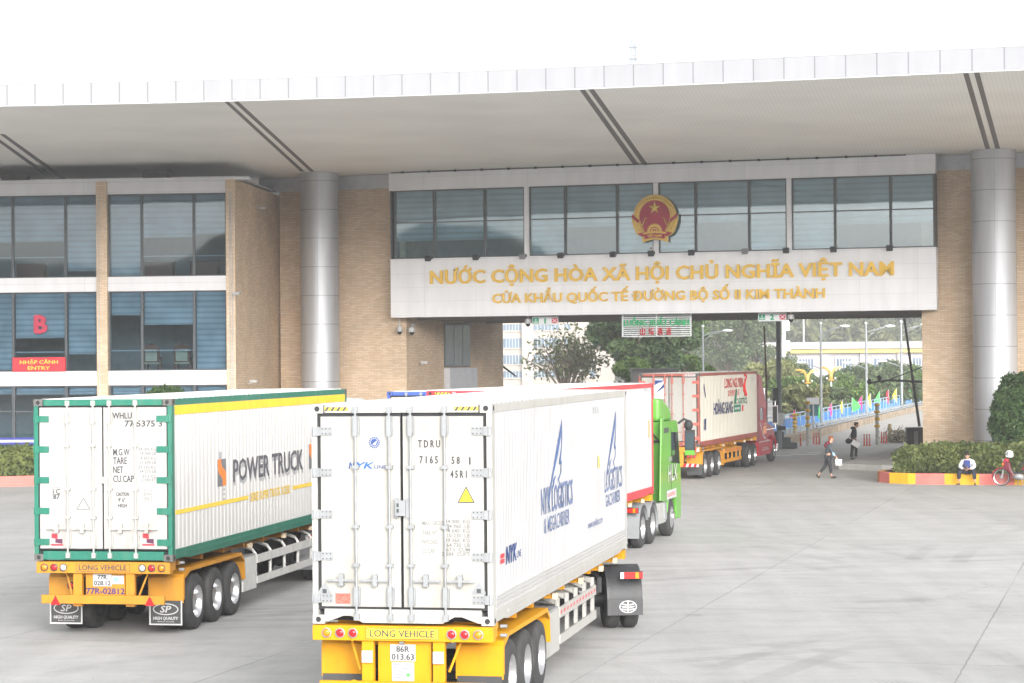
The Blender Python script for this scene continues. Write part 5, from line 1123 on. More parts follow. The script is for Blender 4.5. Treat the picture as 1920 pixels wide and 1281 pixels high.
for s in (-1, 1):
    for k in range(26):
        t = k/25; a = R(86-t*122) if s > 0 else R(94+t*122); rr = .80
        x, z = rr*math.cos(a), .05+rr*math.sin(a)*.97
        b.ball((x*hw, -.105, z*hh), (.085, .04, .085), GOLDE, 7)
    for k in range(7):
        for j in range(3): b.ball((s*(.52+j*.1+k*.035-.03)*hw, -.11, (-.50+k*.085+j*.03)*hh), (.06, .03, .045), GOLDE, 6)
    b.tube([(s*.52*hw, -.13, -.28*hh), (s*.42*hw, -.13, .0), (s*.33*hw, -.13, .04*hh)], .022, GOLDE, 5)
    b.prism([E(s*.99, .08), E(s*.70, -.18), E(s*.66, -.06), E(s*.97, .2)], 'y', -.15, -.10, EMR)
    b.prism([E(s*.75, -.60), E(s*.48, -.56), E(s*.40, -.72), E(s*.58, -.74)], 'y', -.135, -.095, EMR)
b.build('wheat_wreath', em)
b = MB(); n = 28; gear = []
for k in range(n*2+1):
    a = math.pi*k/(2*n); r = .34 if (k//3) % 2 == 0 else .29; gear.append((r*math.cos(a)*hw, (-.54+r*math.sin(a))*hh))
b.prism(gear, 'y', -.14, -.1151, GOLDE)
for r0, r1, mt, yy in ((.20, .16, EMR, -.142), (.10, .05, EMR, -.142)):
    v = [(r*math.cos(math.pi*k/16)*hw, yy, (-.54+r*math.sin(math.pi*k/16))*hh) for r in (r0, r1) for k in range(17)]; b.add(v, [(k, k+1, 18+k, 17+k) for k in range(16)], mt)
b.build('gear', em)
b = MB(); N = 12
def rib(z0, h, half, y, mt):
    v = []
    for k in range(N+1): x = -half+2*half*k/N; zz = z0+.05*(1-(x/half)**2); v += [(x*hw, y, zz*hh), (x*hw*.93, y, (zz-h)*hh)]
    b.add(v, [(2*k, 2*k+2, 2*k+3, 2*k+1) for k in range(N)], mt)
rib(-.58, .07, .52, -.150, GOLDE); rib(-.66, .19, .46, -.156, EMR)
b.text('VIỆT NAM', (0, -.158, -.775*hh), X_, Z_, .12, GOLDE, .62, .03, 0, 'c'); b.build('ribbon', em)
# floodlights
for k, px in enumerate([806, 895, 982, 1053, 1150.6, 1222, 1297, 1397, 1473.7, 1562, 1666.6]):
    u, z = fp(px, 0)[0], z_pt; o = BA+BU*u-BN*.55
    t = thing('floodlight', ('small pale grey floodlight' if px in (982, 1397) else 'small black floodlight')+' on a short arm along the top edge of the sign panel', 'floodlight', (o.x, o.y, z-.02), math.atan2(BU.y, BU.x), 'floodlights along the sign panel')
    GF = DARKM if px not in (982, 1397) else GREYC
    b = MB(); Mx = Matrix.Rotation(R(28), 4, 'X'); b.box((-.13, -.07, -.12), (.13, .05, .10), GF, Mx)
    for j in range(5): b.box((-.12+j*.055, -.10, -.09), (-.10+j*.055, -.07, .08), GF, Mx)
    b.box((-.11, .0501, -.1), (.11, .055, .08), WHTL, Mx); b.build('lamp_housing', t); b = MB(); b.tube([(0, .0, .08), (0, .25, .12), (0, .53, .04)], .018, DARKM, 6); b.box((-.05, .49, -.02), (.05, .53, .10), DARKM); b.build('bracket', t)
def cctv_dome(label, p, hang=.45, wall=False, group='dome cameras around the gate'):
    t = thing('security_camera', label, 'camera', p, math.atan2(BU.y, BU.x), group)
    b = MB()
    if wall: b.tube([(0, .45, .1), (0, .05, .12), (0, 0, 0)], .03, WCLEAN, 8)
    else: b.tube([(0, 0, hang), (0, 0, .0)], .03, WCLEAN, 8)
    b.build('mount', t); b = MB(); b.lathe([(.05, .0), (.14, -.05), (.15, -.2), (.14, -.24), (.001, -.24)], (0, 0, 0), Z_, WCLEAN, 16); b.build('housing', t)
    b = MB(); b.ball((0, 0, -.25), (.11, .11, .13), GLASSK, 12); b.build('dome', t)
    return t
def bp(px, py, n): q = at_plane(px, py, BA+BN*n, BN); return q
cctv_dome('white dome camera with black lens on the tan wall left of the road opening', bp(749, 612, .7), .35)
cctv_dome('white dome camera on a bracket at the corner of the dark passage wall', bp(772, 613, .8), wall=True)
cctv_dome('dome camera hanging left of the lane 1 sign', bp(990, 597, .8), .3)
cctv_dome('dome camera hanging right of the lane 2 sign', bp(1483, 588, .8), .3)
def bullet(label, p, rz, up=0.0):
    t = thing('security_camera', label, 'camera', p, rz, 'bullet cameras on the walls'); t.scale = (.62, .62, .62); b = MB(); b.box((-.10, -.35, -.08), (.10, .18, .08), WCLEAN); b.box((-.12, -.42, .08), (.12, .18, .10), WCLEAN); b.build('housing', t, bevel=.02)
    b = MB(); b.lathe([(.001, .0), (.06, 0)], (0, -.355, 0), (0, -1, 0), GLASSK, 12); b.build('lens', t); b = MB(); b.tube([(0, .0, -.08), (0, .1, -.16), (0, .3, -.16)], .03, WCLEAN, 6); b.build('bracket', t); return t
u, z = lp(447, 551); q = LA+LU*u-LN*.5; bullet('white bullet camera on the corner pilaster of the left wing', (q.x, q.y, z), R(60))
u, z = lp(467, 716); q = MLB @ Vector((LLEN+.25, 2.0, z)); bullet('small dark camera low on the side wall of the left wing', (q.x, q.y, z), R(80))
q = MLB @ Vector((LLEN+.2, 4.5, lp(486, 368)[1]-.2)); bullet('small white camera high on the side wall of the left wing', tuple(q), R(80))
q = bp(1222, 466, -.35); bullet('twin eyed camera below the gilt emblem', tuple(q), math.atan2(BU.y, BU.x)+R(8))
q = MBR @ Vector((uO+.28, side_at(783, 680)[0], side_at(783, 680)[1])); bullet('tiny white camera on the dark passage wall', tuple(q), R(75))
# lane signs
SGREEN = mat("sign_green", (.02, .33, .17), .5); SRED = mat("sign_red", (.58, .03, .07), .5); SWH = mat("sign_white", (.72, .74, .76), .4)
for num, (xa, xb, yt, yb) in (('1', (998, 1046, 593.5, 609.5)), ('2', (1421.5, 1474, 586.5, 602.5))):
    u0, u1 = fp(xa, 600, .75)[0], fp(xb, 600, .75)[0]; z1, z0 = fp((xa+xb)/2, yt, .75)[1], fp((xa+xb)/2, yb, .75)[1]; o = BA+BU*((u0+u1)/2)+BN*.75; wd = (u1-u0)/2; hh_ = (z1-z0)/2
    t = thing('lane_sign', f'white lane sign with green down arrow, number {num} and red cross under the bridge', 'sign', (o.x, o.y, (z0+z1)/2), math.atan2(BU.y, BU.x), 'lane signs under the bridge')
    b = MB(); b.box((-wd, 0, -hh_), (wd, .12, hh_), SWH); b.box((-wd*.5, .02, hh_), (-wd*.5+.05, .08, hh_+.5), STEEL); b.box((wd*.5-.05, .02, hh_), (wd*.5, .08, hh_+.5), STEEL); b.build('sign_box', t, bevel=.01)
    b = MB(); cz = hh_*.62; b.box((-wd*.78-cz*.85, -.004, -cz), (-wd*.78+cz*1.5, -.001, cz), SGREEN); cx = -wd*.78+cz*.33
    b.box((cx-.02, -.008, -.04), (cx+.02, -.0045, cz*.75), SWH); b.prism([(cx-.11, -.02), (cx, -cz*.85), (cx+.11, -.02), (cx+.11, -.065), (cx, -cz*.55), (cx-.11, -.065)][::1], 'y', -.008, -.0045, SWH); b.build('arrow_panel', t)
    b = MB(); b.text(num, (0, -.003, -cz), X_, Z_, cz*2, SGREEN, None, .07, 0, 'c'); b.build('lane_number', t)
    b = MB(); b.box((wd*.78-cz*1.3, -.004, -cz), (wd*.78+cz*.9, -.001, cz), SRED); cx = wd*.78-cz*.2
    for s in (-1, 1): b.prism([(cx-s*.10-.022, -cz*.75), (cx-s*.10+.022, -cz*.75), (cx+s*.10+.022, cz*.75), (cx+s*.10-.022, cz*.75)], 'y', -.008-.001*s, -.005, SWH)
    b.build('cross_panel', t)
# slatted lane name board
u0, u1 = fp(1166, 600, .7)[0], fp(1296.5, 600, .7)[0]; z1, z0 = fp(1231, 590.5, .7)[1], fp(1231, 631.5, .7)[1]; o = BA+BU*u0+BN*.7; wd = u1-u0; ht = z1-z0
t = thing('lane_name_board', 'white slatted board with green and red lettering hanging under the middle of the bridge', 'sign', (o.x, o.y, z0), math.atan2(BU.y, BU.x))
b = MB()
for x in (0, wd/2-.03, wd-.06): b.box((x, -.02, 0), (x+.06, .05, ht+.15), SWH)
for k in range(11): z = ht*k/10.5; b.box((.0605, .0, z), (wd-.0605, .03, z+ht*.052), SWH)
b.build('slat_frame', t)
b = MB(); b.text('LUỒNG XUẤT CẢNH', (wd/2, -.05, ht*.52), X_, Z_, ht*.27, mat("led_green", (.03, .42, .16), .5), wd*.93, .035, 0, 'c', .03); b.build('green_lettering', t)
b = MB()
for k, chx in enumerate('出境通道'): b.text(chx, (wd*(.265+.125*k), -.05, ht*.10), X_, Z_, ht*.27, mat("led_red", (.55, .02, .04), .5), wd*.075, .01, 0, 'l', .03)
b.build('red_lettering', t)
# entry sign and letter B on the left wing
u0, z0 = lp(24, 697, -.1); u1, z1 = lp(122.5, 670, -.1); o = LA+LU*u0-LN*.12; wd, ht = u1-u0, z1-z0
t = thing('entry_sign', 'red sign with yellow NHẬP CẢNH ENTRY lettering below a left wing window', 'sign', (o.x, o.y, z0), math.atan2(LU.y, LU.x))
b = MB(); b.box((0, 0, 0), (wd, .11, ht), mat("entry_red", (.66, .02, .035), .5)); b.build('board', t, bevel=.006)
b = MB(); EY = mat("entry_yellow", (.80, .50, .04), .5); b.text('NHẬP CẢNH', (wd/2, -.006, ht*.55), X_, Z_, ht*.25, EY, wd*.72, .03, 0, 'c'); b.text('ENTRY', (wd/2, -.006, ht*.13), X_, Z_, ht*.25, EY, wd*.42, .03, 0, 'c'); b.build('lettering', t)
u0, z0 = lp(66, 624, .05); u1, z1 = lp(87, 590, .05); o = LA+LU*u0+LN*.06
b = MB(); b.text('B', (0, 0, 0), X_, Z_, z1-z0, mat("letter_crimson", (.42, .02, .06), .5), u1-u0, .05, 0, 'l', .05); ob = b.build('door_letter'); ob.location = (o.x, o.y, z0); ob.rotation_euler = (0, 0, math.atan2(LU.y, LU.x)); tag(ob, 'large crimson letter B on the left wing window above the red entry sign', 'letter')
# office furniture seen through the glass
WOODR = mat("red_brown_wood", (.20, .06, .03), .4); CREAM = mat("cream_upholstery", (.62, .56, .40), .7)
for px, lab in ((287, 'carved wooden armchair with cream back behind the lower office glass, left of the pair'), (344, 'carved wooden armchair with cream back behind the lower office glass, right of the pair')):
    u, _ = lp(px, 660, 1.0); o = MLB @ Vector((u, 1.0, z3a-.1)); t = thing('armchair', lab, 'chair', o, math.atan2(LU.y, LU.x), 'chairs inside the office')
    b = MB(); b.prism([(-.34, .45), (.34, .45), (.36, 1.0), (.30, 1.15), (.12, 1.2), (0, 1.27), (-.12, 1.2), (-.30, 1.15), (-.36, 1.0)], 'y', -.33, -.26, WOODR); b.prism([(-.25, .5), (.25, .5), (.26, 1.0), (-.26, 1.0)], 'y', -.345, -.331, CREAM); b.build('backrest', t)
    b = MB(); b.box((-.34, -.26, .38), (.34, .3, .48), CREAM); b.build('seat', t)
    for x in (-.3, .3):
        for y in (-.28, .26): b = MB(); b.box((x-.035, y-.035, 0), (x+.035, y+.035, .379), WOODR); b.build('leg', t)
        b = MB(); b.box((x-.04, -.25, .62), (x+.04, .25, .68), WOODR); b.box((x-.03, .2, .481), (x+.03, .26, .619), WOODR); b.build('armrest', t)
for px, fl, lab in ((300, 2, 'red brown desk behind the upper office window in the bay beside the tan side wall'), (385, 2, 'red brown desk behind the rightmost upper office window'), (60, 2, 'red brown desk behind the upper office window above the letter B')):
    u, _ = lp(px, 500, 1.4); o = MLB @ Vector((u, 1.4, z2a-.1)); t = thing('office_desk', lab, 'desk', o, math.atan2(LU.y, LU.x), 'desks inside the office'); b = MB(); b.box((-.65, -.3, .72), (.65, .3, .77), WOODR); b.build('desk_top', t); b = MB(); b.box((-.6, -.28, 0), (.6, -.24, .719), WOODR); b.box((-.6, -.239, 0), (-.56, .28, .719), WOODR); b.box((.56, -.239, 0), (.6, .28, .719), WOODR); b.build('desk_panel', t)
# ================================================================== KERBS, HEDGES, ISLANDS
PINK = mat("pink_kerb_paint", (.58, .155, .13), .7, 0, .1, 2, dirt=.15); KYEL = mat("yellow_kerb_paint", (.64, .34, .008), .7, 0, .1, 2, dirt=.12)
SOIL = mat("planter_soil", (.10, .07, .045), .95, 0, .3, 6)
LEAF1 = leaf_mat("hedge_leaf", (.035, .07, .018), (.22, .25, .08), 0.9); LEAF2 = leaf_mat("topiary_leaf", (.03, .075, .022), (.095, .17, .05), 1.2)
TRUNKM = mat("tree_bark", (.14, .11, .085), .9, 0, .3, 8)
def kerb(line, h, wdt, label, step=2.5, name='planter_kerb', ci=0):
    """painted kerb wall in alternating colours along a ground line; its inside is to the left of the line"""
    t = thing(name, label, 'kerb', (line[0][0], line[0][1], 0)); pts = [Vector((p[0], p[1], 0)) for p in line]
    dense = [pts[0]]
    for a, c in zip(pts, pts[1:]):
        n = max(1, int((c-a).length/.25))
        for k in range(1, n+1): dense.append(a.lerp(c, k/n))
    acc = 0; seg = [dense[0]]
    def emit(seg, mt):
        b = MB(); vs = []
        for i, p in enumerate(seg):
            d = (seg[min(i+1, len(seg)-1)]-seg[max(i-1, 0)]).normalized(); nn = Vector((-d.y, d.x, 0)); a = p; c = p+nn*wdt
            vs += [(a.x, a.y, 0), (a.x, a.y, h), (c.x, c.y, h), (c.x, c.y, 0)]
        n = len(seg); b.add(vs, [(4*i+k, 4*i+4+k, 4*i+4+(k+1) % 4, 4*i+(k+1) % 4) for i in range(n-1) for k in range(4)]+[(0, 1, 2, 3), (4*n-1, 4*n-2, 4*n-3, 4*n-4)], mt); b.build('kerb_segment', t, True)
    for a, c in zip(dense, dense[1:]):
        acc += (c-a).length; seg.append(c)
        if acc >= step: emit(seg, PINK if ci % 2 == 0 else KYEL); ci += 1; acc = 0; seg = [c]
    if len(seg) > 1: emit(seg, PINK if ci % 2 == 0 else KYEL)
    return t
kl = [(15.2, 88.4), (14.45, 87.9), (14.0, 87.0), (13.95, 86.3), (14.2, 85.5), (14.8, 84.95), (15.6, 84.6), (18.73, 83.5), (22, 82.4), (26, 81.1)]
kerb(kl, .40, .22, 'pink and yellow painted planter kerb curving below the right hand hedge', 1.04, ci=0)
kl2 = [(-31, 87.0), (-19.98, 88.17), (-18.89, 88.6), (-11, 89.6)]
kerb(kl2, .40, .22, 'pink and yellow painted kerb below the left hand hedge', 2.3)
b = MB(); b.add([(x, y, .36) for x, y in [(15.1, 88.2), (14.6, 87.7), (14.25, 86.9), (14.2, 86.4), (14.45, 85.7), (14.95, 85.2), (15.7, 84.85), (26, 81.35), (28, 92), (17, 92.5), (15.6, 90)]], [tuple(range(11))], SOIL); b.build('planter_soil'); tag(bpy.data.objects['planter_soil'], kind='structure')
b = MB(); b.add([(-31, 87.3, .36), (-19.98, 88.45, .36), (-11, 89.9, .36), (-11, 94.5, .36), (-31, 95.5, .36)], [(0, 1, 2, 3, 4)], SOIL); b.build('planter_soil'); tag(bpy.data.objects['planter_soil.001'], kind='structure')
rnd = random.Random(3)
def hedge(label, quad, z0, z1, n, lump, name='hedge', group=None):
    a, c, d_, e = [Vector((q[0], q[1], 0)) for q in quad]; t = thing(name, label, 'hedge', ((a.x+c.x)/2, (a.y+c.y)/2, z0)); pts = []
    bumps = [(rnd.random(), rnd.random(), rnd.uniform(.5, 1)) for _ in range(lump)]
    for _ in range(n):
        s, f = rnd.random(), rnd.random(); face = rnd.random()
        edge = min(1, 3.2*min(s, 1-s)+.55); 
        hz = (z1-z0)*(.80+.17*math.sin(s*23+f*9)*math.sin(f*17+s*11)+.10*rnd.random())*(edge**.4)
        if face < .45: z = hz; 
        else: z = hz*rnd.random()**.8; f = rnd.random()**3*.35
        rnd_edge = .25*max(0, z/(hz+.01)-.7)
        p = a.lerp(c, s).lerp(e.lerp(d_, s), min(1, f+rnd_edge*.3)); pts.append((p.x-t.location.x+rnd.uniform(-.08, .08), p.y-t.location.y, z+(rnd.uniform(0, .16) if rnd.random() < .04 else 0)))
    leaves('foliage', pts, .13, LEAF1, t, rnd=rnd)
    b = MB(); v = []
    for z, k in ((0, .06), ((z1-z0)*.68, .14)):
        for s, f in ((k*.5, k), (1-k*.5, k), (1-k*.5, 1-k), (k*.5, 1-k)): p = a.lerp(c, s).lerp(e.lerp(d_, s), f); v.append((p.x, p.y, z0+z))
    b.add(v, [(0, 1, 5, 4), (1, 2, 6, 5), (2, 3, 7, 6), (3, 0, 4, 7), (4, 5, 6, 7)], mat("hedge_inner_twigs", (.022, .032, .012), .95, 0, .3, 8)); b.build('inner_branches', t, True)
    return t
hedge('thick clipped green hedge behind the seated man and the red motorbike', [(14.5, 86.2), (26, 82.0), (27.5, 86.5), (15.6, 90.2)], .38, 1.36, 26000, 12)
hedge('clipped olive green hedge in front of the left wing ground floor', [(-31, 87.5), (-13, 89.7), (-13, 91.6), (-31, 89.6)], .38, 1.45, 22000, 12)
def topiary(label, p, tiers, trunk, n, size, lm):
    t = thing('topiary_tree', label, 'tree', p); pts = []
    tot = sum(r[0]**2 for r in tiers)
    for (rx, rz, cz, k) in tiers:
        for _ in range(int(n*rx*rx/tot)):
            a = rnd.uniform(0, 6.283); el = math.asin(rnd.uniform(-.85, 1)); rr = rnd.uniform(.80, 1.02)*(1+.07*math.sin(a*5+el*7))
            pw = k; ce, se = math.cos(el), math.sin(el); ce = abs(ce)**pw
            pts.append((rx*ce*math.cos(a)*rr, rx*ce*math.sin(a)*rr, cz+rz*se*rr))
    leaves('crown', pts, size, lm, t, rnd=rnd); b = MB(); b.tube([(0, 0, 0), (.03, 0, trunk*.5), (0, 0, trunk)], [.09, .075, .06], TRUNKM, 8)
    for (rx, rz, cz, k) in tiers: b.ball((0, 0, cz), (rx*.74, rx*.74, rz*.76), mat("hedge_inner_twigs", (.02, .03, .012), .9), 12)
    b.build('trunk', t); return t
topiary('tall clipped bell shaped topiary tree in front of the right hand metal column', (19.75, 88.4, .36), [(1.12, .95, 1.75, .5), (1.0, .8, 2.45, .6), (.75, .75, 3.0, .7), (1.2, .14, .95, .8)], 2.8, 15000, .10, LEAF2)
topiary('clipped ball shaped tree top showing above the green framed container', (-14.0, 91.5, .36), [(.95, .85, 2.6, .8)], 2.2, 4500, .10, LEAF2)
CONC = mat("island_concrete", (.42, .415, .40), .8, 0, .08, 2, dirt=.2)
b = MB(); b.prism([(13.85, 96.35), (15.4, 94.7), (26, 91.2), (36, 121), (22.9, 124.8)], 'z', 0, .25, CONC); b.build('concrete_island'); tag(bpy.data.objects['concrete_island'], kind='structure')
b = MB(); b.prism([(-21, 101), (-5.6, 103.1), (-4.0, 108), (2, 127), (-18, 130)], 'z', 0, .2, CONC); b.build('concrete_island'); tag(bpy.data.objects['concrete_island.001'], kind='structure')
# worn white lane dashes under the bridge
LANEW = mat("worn_lane_paint", (.60, .60, .58), .8, 0, .25, 3, dirt=.6, dirtcol=(.33, .32, .31))
for px, py, ln in ((1418, 852, 1.3), (1433, 850, .8), (1466, 854, .9), (1510, 852, 1.4), (1527, 849, .7)):
    q = atZ(px, py, .004); d_ = Vector((.268, .963, 0)); nn = Vector((.963, -.268, 0)); b = MB(); b.add([q-nn*.5*ln-d_*.6, q+nn*.5*ln-d_*.6, q+nn*.5*ln+d_*.5, q-nn*.5*ln+d_*.5], [(0, 1, 2, 3)], LANEW); o = b.build('road_marking'); tag(o, kind='structure')
# ================================================================== PEOPLE
SKIN = mat("skin", (.50, .28, .19), .5, 0, .05); HAIRB = mat("black_hair", (.015, .013, .012), .5); HAIRC = mat("copper_hair", (.22, .07, .03), .5)
def skin(name, chains, mt, parent, sub=1):
    """a continuous body surface: chains of (x,y,z,r) joints; a chain whose first entry is an index tuple ('@', chain, point) roots there"""
    vs = []; es = []; rs = []; idx = {}
    for ci, ch in enumerate(chains):
        prev = None
        for pi, p in enumerate(ch):
            if p[0] == '@': prev = idx[(p[1], p[2])]; idx[(ci, pi)] = prev; continue
            vs.append(p[:3]); rs.append(p[3] if len(p) < 5 else (p[3], p[4])); k = len(vs)-1; idx[(ci, pi)] = k
            if prev is not None: es.append((prev, k))
            prev = k
    me = bpy.data.meshes.new(name); me.from_pydata(vs, es, []); o = bpy.data.objects.new(name, me); COL.objects.link(o)
    sk_ = o.modifiers.new("skin", 'SKIN'); sk_.use_smooth_shade = True
    for i, r in enumerate(rs): me.skin_vertices[0].data[i].radius = r if isinstance(r, tuple) else (r, r)
    for ci, ch in enumerate(chains):
        if ch[0][0] != '@': me.skin_vertices[0].data[idx[(ci, 0)]].use_root = True
    ss = o.modifiers.new("sub", 'SUBSURF'); ss.levels = ss.render_levels = sub
    dg = bpy.context.evaluated_depsgraph_get(); m2 = bpy.data.meshes.new_from_object(o.evaluated_get(dg)); bpy.data.objects.remove(o)
    m2.materials.clear(); m2.materials.append(mt); m2.name = name
    for p in m2.polygons: p.use_smooth = True
    q = bpy.data.objects.new(name, m2); COL.objects.link(q); q.parent = parent; return q
def hand(w_, d, side):   # wrist, direction down the hand: palm and five fingers of unequal length
    w_ = Vector(w_); d = Vector(d).normalized(); sd_ = d.cross(Vector((0, 1, 0.001))).normalized() if abs(d.y) < .9 else Vector((1, 0, 0)); up = sd_.cross(d)
    out = [[(*w_, .024), (*(w_+d*.045), .034, ), (*(w_+d*.08), .034)]]
    for k, ln in enumerate((.062, .072, .068, .052)):
        b0 = w_+d*.085+sd_*(k-1.5)*.019; out.append([(*b0, .0095), (*(b0+d*ln*.5+up*.012), .009), (*(b0+d*ln+up*.035), .0075)])
    b0 = w_+d*.03+sd_*(-.03*side); out.append([(*b0, .011), (*(b0+d*.03-sd_*side*.025), .010), (*(b0+d*.062-sd_*side*.028+up*.02), .008)])
    return out
def head(t, c, yaw, hair, nod=0.0, hairmt=HAIRB, longh=False):
    """face towards +y before yaw; returns nothing, adds face and hair"""
    M = Matrix.Translation(Vector(c)) @ Matrix.Rotation(yaw, 4, 'Z') @ Matrix.Rotation(-nod, 4, 'X'); b = MB()
    b.ball((0, 0, 0), (.074, .092, .105), SKIN, 16, M); b.ball((0, .045, -.065), (.048, .045, .045), SKIN, 12, M); b.ball((0, .097, -.012), (.013, .02, .024), SKIN, 8, M)
    for s in (-1, 1): b.ball((s*.075, -.005, -.01), (.012, .02, .03), SKIN, 8, M); b.ball((s*.03, .084, .012), (.012, .008, .007), WCLEAN, 6, M); b.ball((s*.03, .090, .012), (.005, .005, .006), INK, 6, M); b.box((s*.03-.017, .084, .028), (s*.03+.017, .092, .034), HAIRB, M)
    b.ball((0, .088, -.058), (.022, .008, .006), mat("lips", (.35, .10, .09), .5), 6, M); b.build('head', t)
    h = MB(); h.ball((0, -.018, .028), (.084, .095, .098), hairmt, 16, M); h.ball((0, .035, .085), (.066, .06, .035), hairmt, 10, M)
    if longh: h.ball((0, -.07, -.05), (.07, .045, .09), hairmt, 10, M)
    rr = random.Random(5)
    for k in range(26): a = rr.uniform(0, 6.28); h.ball((.062*math.cos(a), -.02+.07*math.sin(a), .06+rr.uniform(0, .05)), .028, hairmt, 6, M)
    h.build('hair', t)
def person(label, loc, rz, J, cloth, scale=1.0, group=None):
    t = thing('person', label, 'person', loc, rz); return t
NAVYC = mat("black_cloth", (.016, .017, .022), .85, 0, .2, 9); JEAN = mat("charcoal_trousers", (.028, .03, .036), .85, 0, .2, 9); GHOOD = mat("slate_hoodie", (.065, .08, .095), .85, 0, .12, 7); MARO = mat("maroon_hood", (.16, .02, .04), .85); SHOE = mat("dark_shoe", (.03, .028, .027), .6); PAPER = mat("white_paper", (.78, .79, .80), .7)
def shoe(b, heel, toe, mt): 
    h, q = Vector(heel), Vector(toe); d = (q-h); b.tube([h-d*.12, h, h+d*.5, q, q+d*.08], [.03, .043, .043, .038, .02], mt, 10)
# walker with copper hair (walks to the right in the photo: local +x forward)
w1 = thing('person', 'person with copper hair in a grey maroon hooded top striding right', 'person', atZ(1554, 897, 0), -.10)
hip = (-.02, 0, .88)
legs = [[(*hip, .10), (-.02, -.09, .84, .088), (.06, -.09, .47, .062), (.10, -.09, .12, .042), (.13, -.09, .05, .035)], [('@', 0, 0), (-.03, .09, .84, .088), (-.14, .09, .46, .062), (-.38, .09, .17, .042), (-.42, .09, .10, .035)]]
skin('body', [[(*hip, .11), (.0, 0, 1.05, .12), (.03, 0, 1.25, .13), (.05, 0, 1.36, .06), (.08, 0, 1.44, .05), (.09, 0, 1.50, .06)], [('@', 0, 2), (.03, -.17, 1.31, .055), (.12, -.21, 1.05, .045), (.28, -.17, .87, .032)], [('@', 0, 2), (.03, .17, 1.31, .055), (-.04, .21, 1.04, .045), (.0, .19, .80, .032)]]+[[('@', 0, 0)]+l_[1:] if l_[0][0] == '@' else [('@', 0, 0)]+l_[1:] for l_ in legs]+hand((.28, -.17, .87), (.5, .1, -.8), 1)+hand((.0, .19, .80), (.1, 0, -1), -1), SKIN, w1)
skin('hoodie', [[(-.02, 0, .88, .145), (.0, 0, 1.05, .155), (.03, 0, 1.25, .165), (.045, 0, 1.36, .09)], [('@', 0, 2), (.03, -.18, 1.30, .08), (.12, -.22, 1.05, .07), (.25, -.18, .90, .05)], [('@', 0, 2), (.03, .18, 1.30, .08), (-.04, .22, 1.04, .07), (-.0, .20, .84, .05)]], GHOOD, w1)
b = MB(); b.ball((-.03, 0, 1.37), (.12, .13, .085), MARO, 12); b.ball((-.09, 0, 1.30), (.09, .10, .11), MARO, 10); b.build('hood', w1)
b = MB(); b.prism([(.20, 1.05), (.26, .92), (.17, .90), (.13, 1.03)], 'y', -.295, -.27, mat("pale_blue_patch", (.28, .45, .6), .8)); b.build('sleeve_patch', w1)
skin('trousers', [[(-.02, 0, .88, .125), (-.02, -.09, .82, .10), (.06, -.09, .47, .075), (.095, -.09, .16, .055)], [('@', 0, 0), (-.03, .09, .82, .10), (-.14, .09, .46, .075), (-.35, .09, .21, .055)]], JEAN, w1)
head(w1, (.10, 0, 1.545), R(-90), True, .12, HAIRC, True)
for h_, q_ in (((.10, -.09, .045), (.28, -.09, .04)), ((-.47, .09, .13), (-.36, .09, .02))): b = MB(); shoe(b, h_, q_, SHOE); b.build('shoe', w1)
bx = thing('white_box', 'white box bag carried low by the copper haired person', 'bag', atZ(1554, 897, 0), -.10); b = MB(); b.box((.26, -.22, .52), (.51, -.12, .76), PAPER); b.tube([(.30, -.17, .76), (.30, -.17, .80), (.36, -.17, .80), (.36, -.17, .76)], .008, PAPER, 5); b.build('carton', bx, bevel=.01)
# person in black
w2 = thing('person', 'person in a black jacket and trousers with a black bag walking right with white papers', 'person', atZ(1601, 861.5, 0), -.05)
skin('body', [[(-.02, 0, .92, .11), (0, 0, 1.1, .12), (.03, 0, 1.32, .13), (.06, 0, 1.44, .06), (.10, 0, 1.50, .05), (.12, 0, 1.56, .06)], [('@', 0, 2), (.02, -.18, 1.38, .055), (-.06, -.22, 1.10, .045), (.02, -.22, .88, .03)], [('@', 0, 2), (.02, .18, 1.38, .055), (.04, .22, 1.10, .045), (.12, .2, .88, .03)], [('@', 0, 0), (-.03, -.09, .87, .088), (-.08, -.09, .48, .062), (-.13, -.09, .08, .042)], [('@', 0, 0), (0, .09, .87, .088), (.12, .09, .50, .062), (.10, .09, .10, .042)]]+hand((.02, -.22, .88), (.3, 0, -.9), 1)+hand((.12, .2, .88), (.3, 0, -.9), -1), SKIN, w2)
skin('jacket', [[(-.03, 0, .88, .155), (0, 0, 1.1, .165), (.03, 0, 1.32, .17), (.05, 0, 1.45, .09)], [('@', 0, 2), (.02, -.19, 1.37, .085), (-.06, -.23, 1.10, .072), (0, -.22, .92, .052)], [('@', 0, 2), (.02, .19, 1.37, .085), (.04, .23, 1.10, .072), (.10, .21, .92, .052)]], NAVYC, w2)
b = MB(); b.ball((-.03, 0, 1.46), (.12, .13, .08), NAVYC, 12); b.build('hood', w2)
skin('trousers', [[(-.02, 0, .90, .13), (-.03, -.09, .84, .105), (-.08, -.09, .48, .085), (-.13, -.09, .08, .07)], [('@', 0, 0), (0, .09, .84, .105), (.12, .09, .50, .085), (.10, .09, .10, .07)]], NAVYC, w2)
head(w2, (.13, 0, 1.605), R(-90), True, .1, HAIRB)
for h_, q_ in (((-.15, -.09, .045), (.02, -.09, .04)), ((.07, .09, .05), (.25, .09, .04))): b = MB(); shoe(b, h_, q_, SHOE if h_[0] < 0 else mat("grey_shoe", (.25, .25, .26), .6)); b.build('shoe', w2)
l2 = atZ(1601, 861.5, 0)
o = thing('shoulder_bag', 'small black bag hanging behind the person in black', 'bag', l2, -.05); b = MB(); b.ball((-.26, -.12, .86), (.14, .09, .13), NAVYC, 14); b.tube([(-.26, -.12, .96), (-.1, -.18, 1.30), (.02, -.12, 1.46)], .012, NAVYC, 5); b.build('pouch', o)
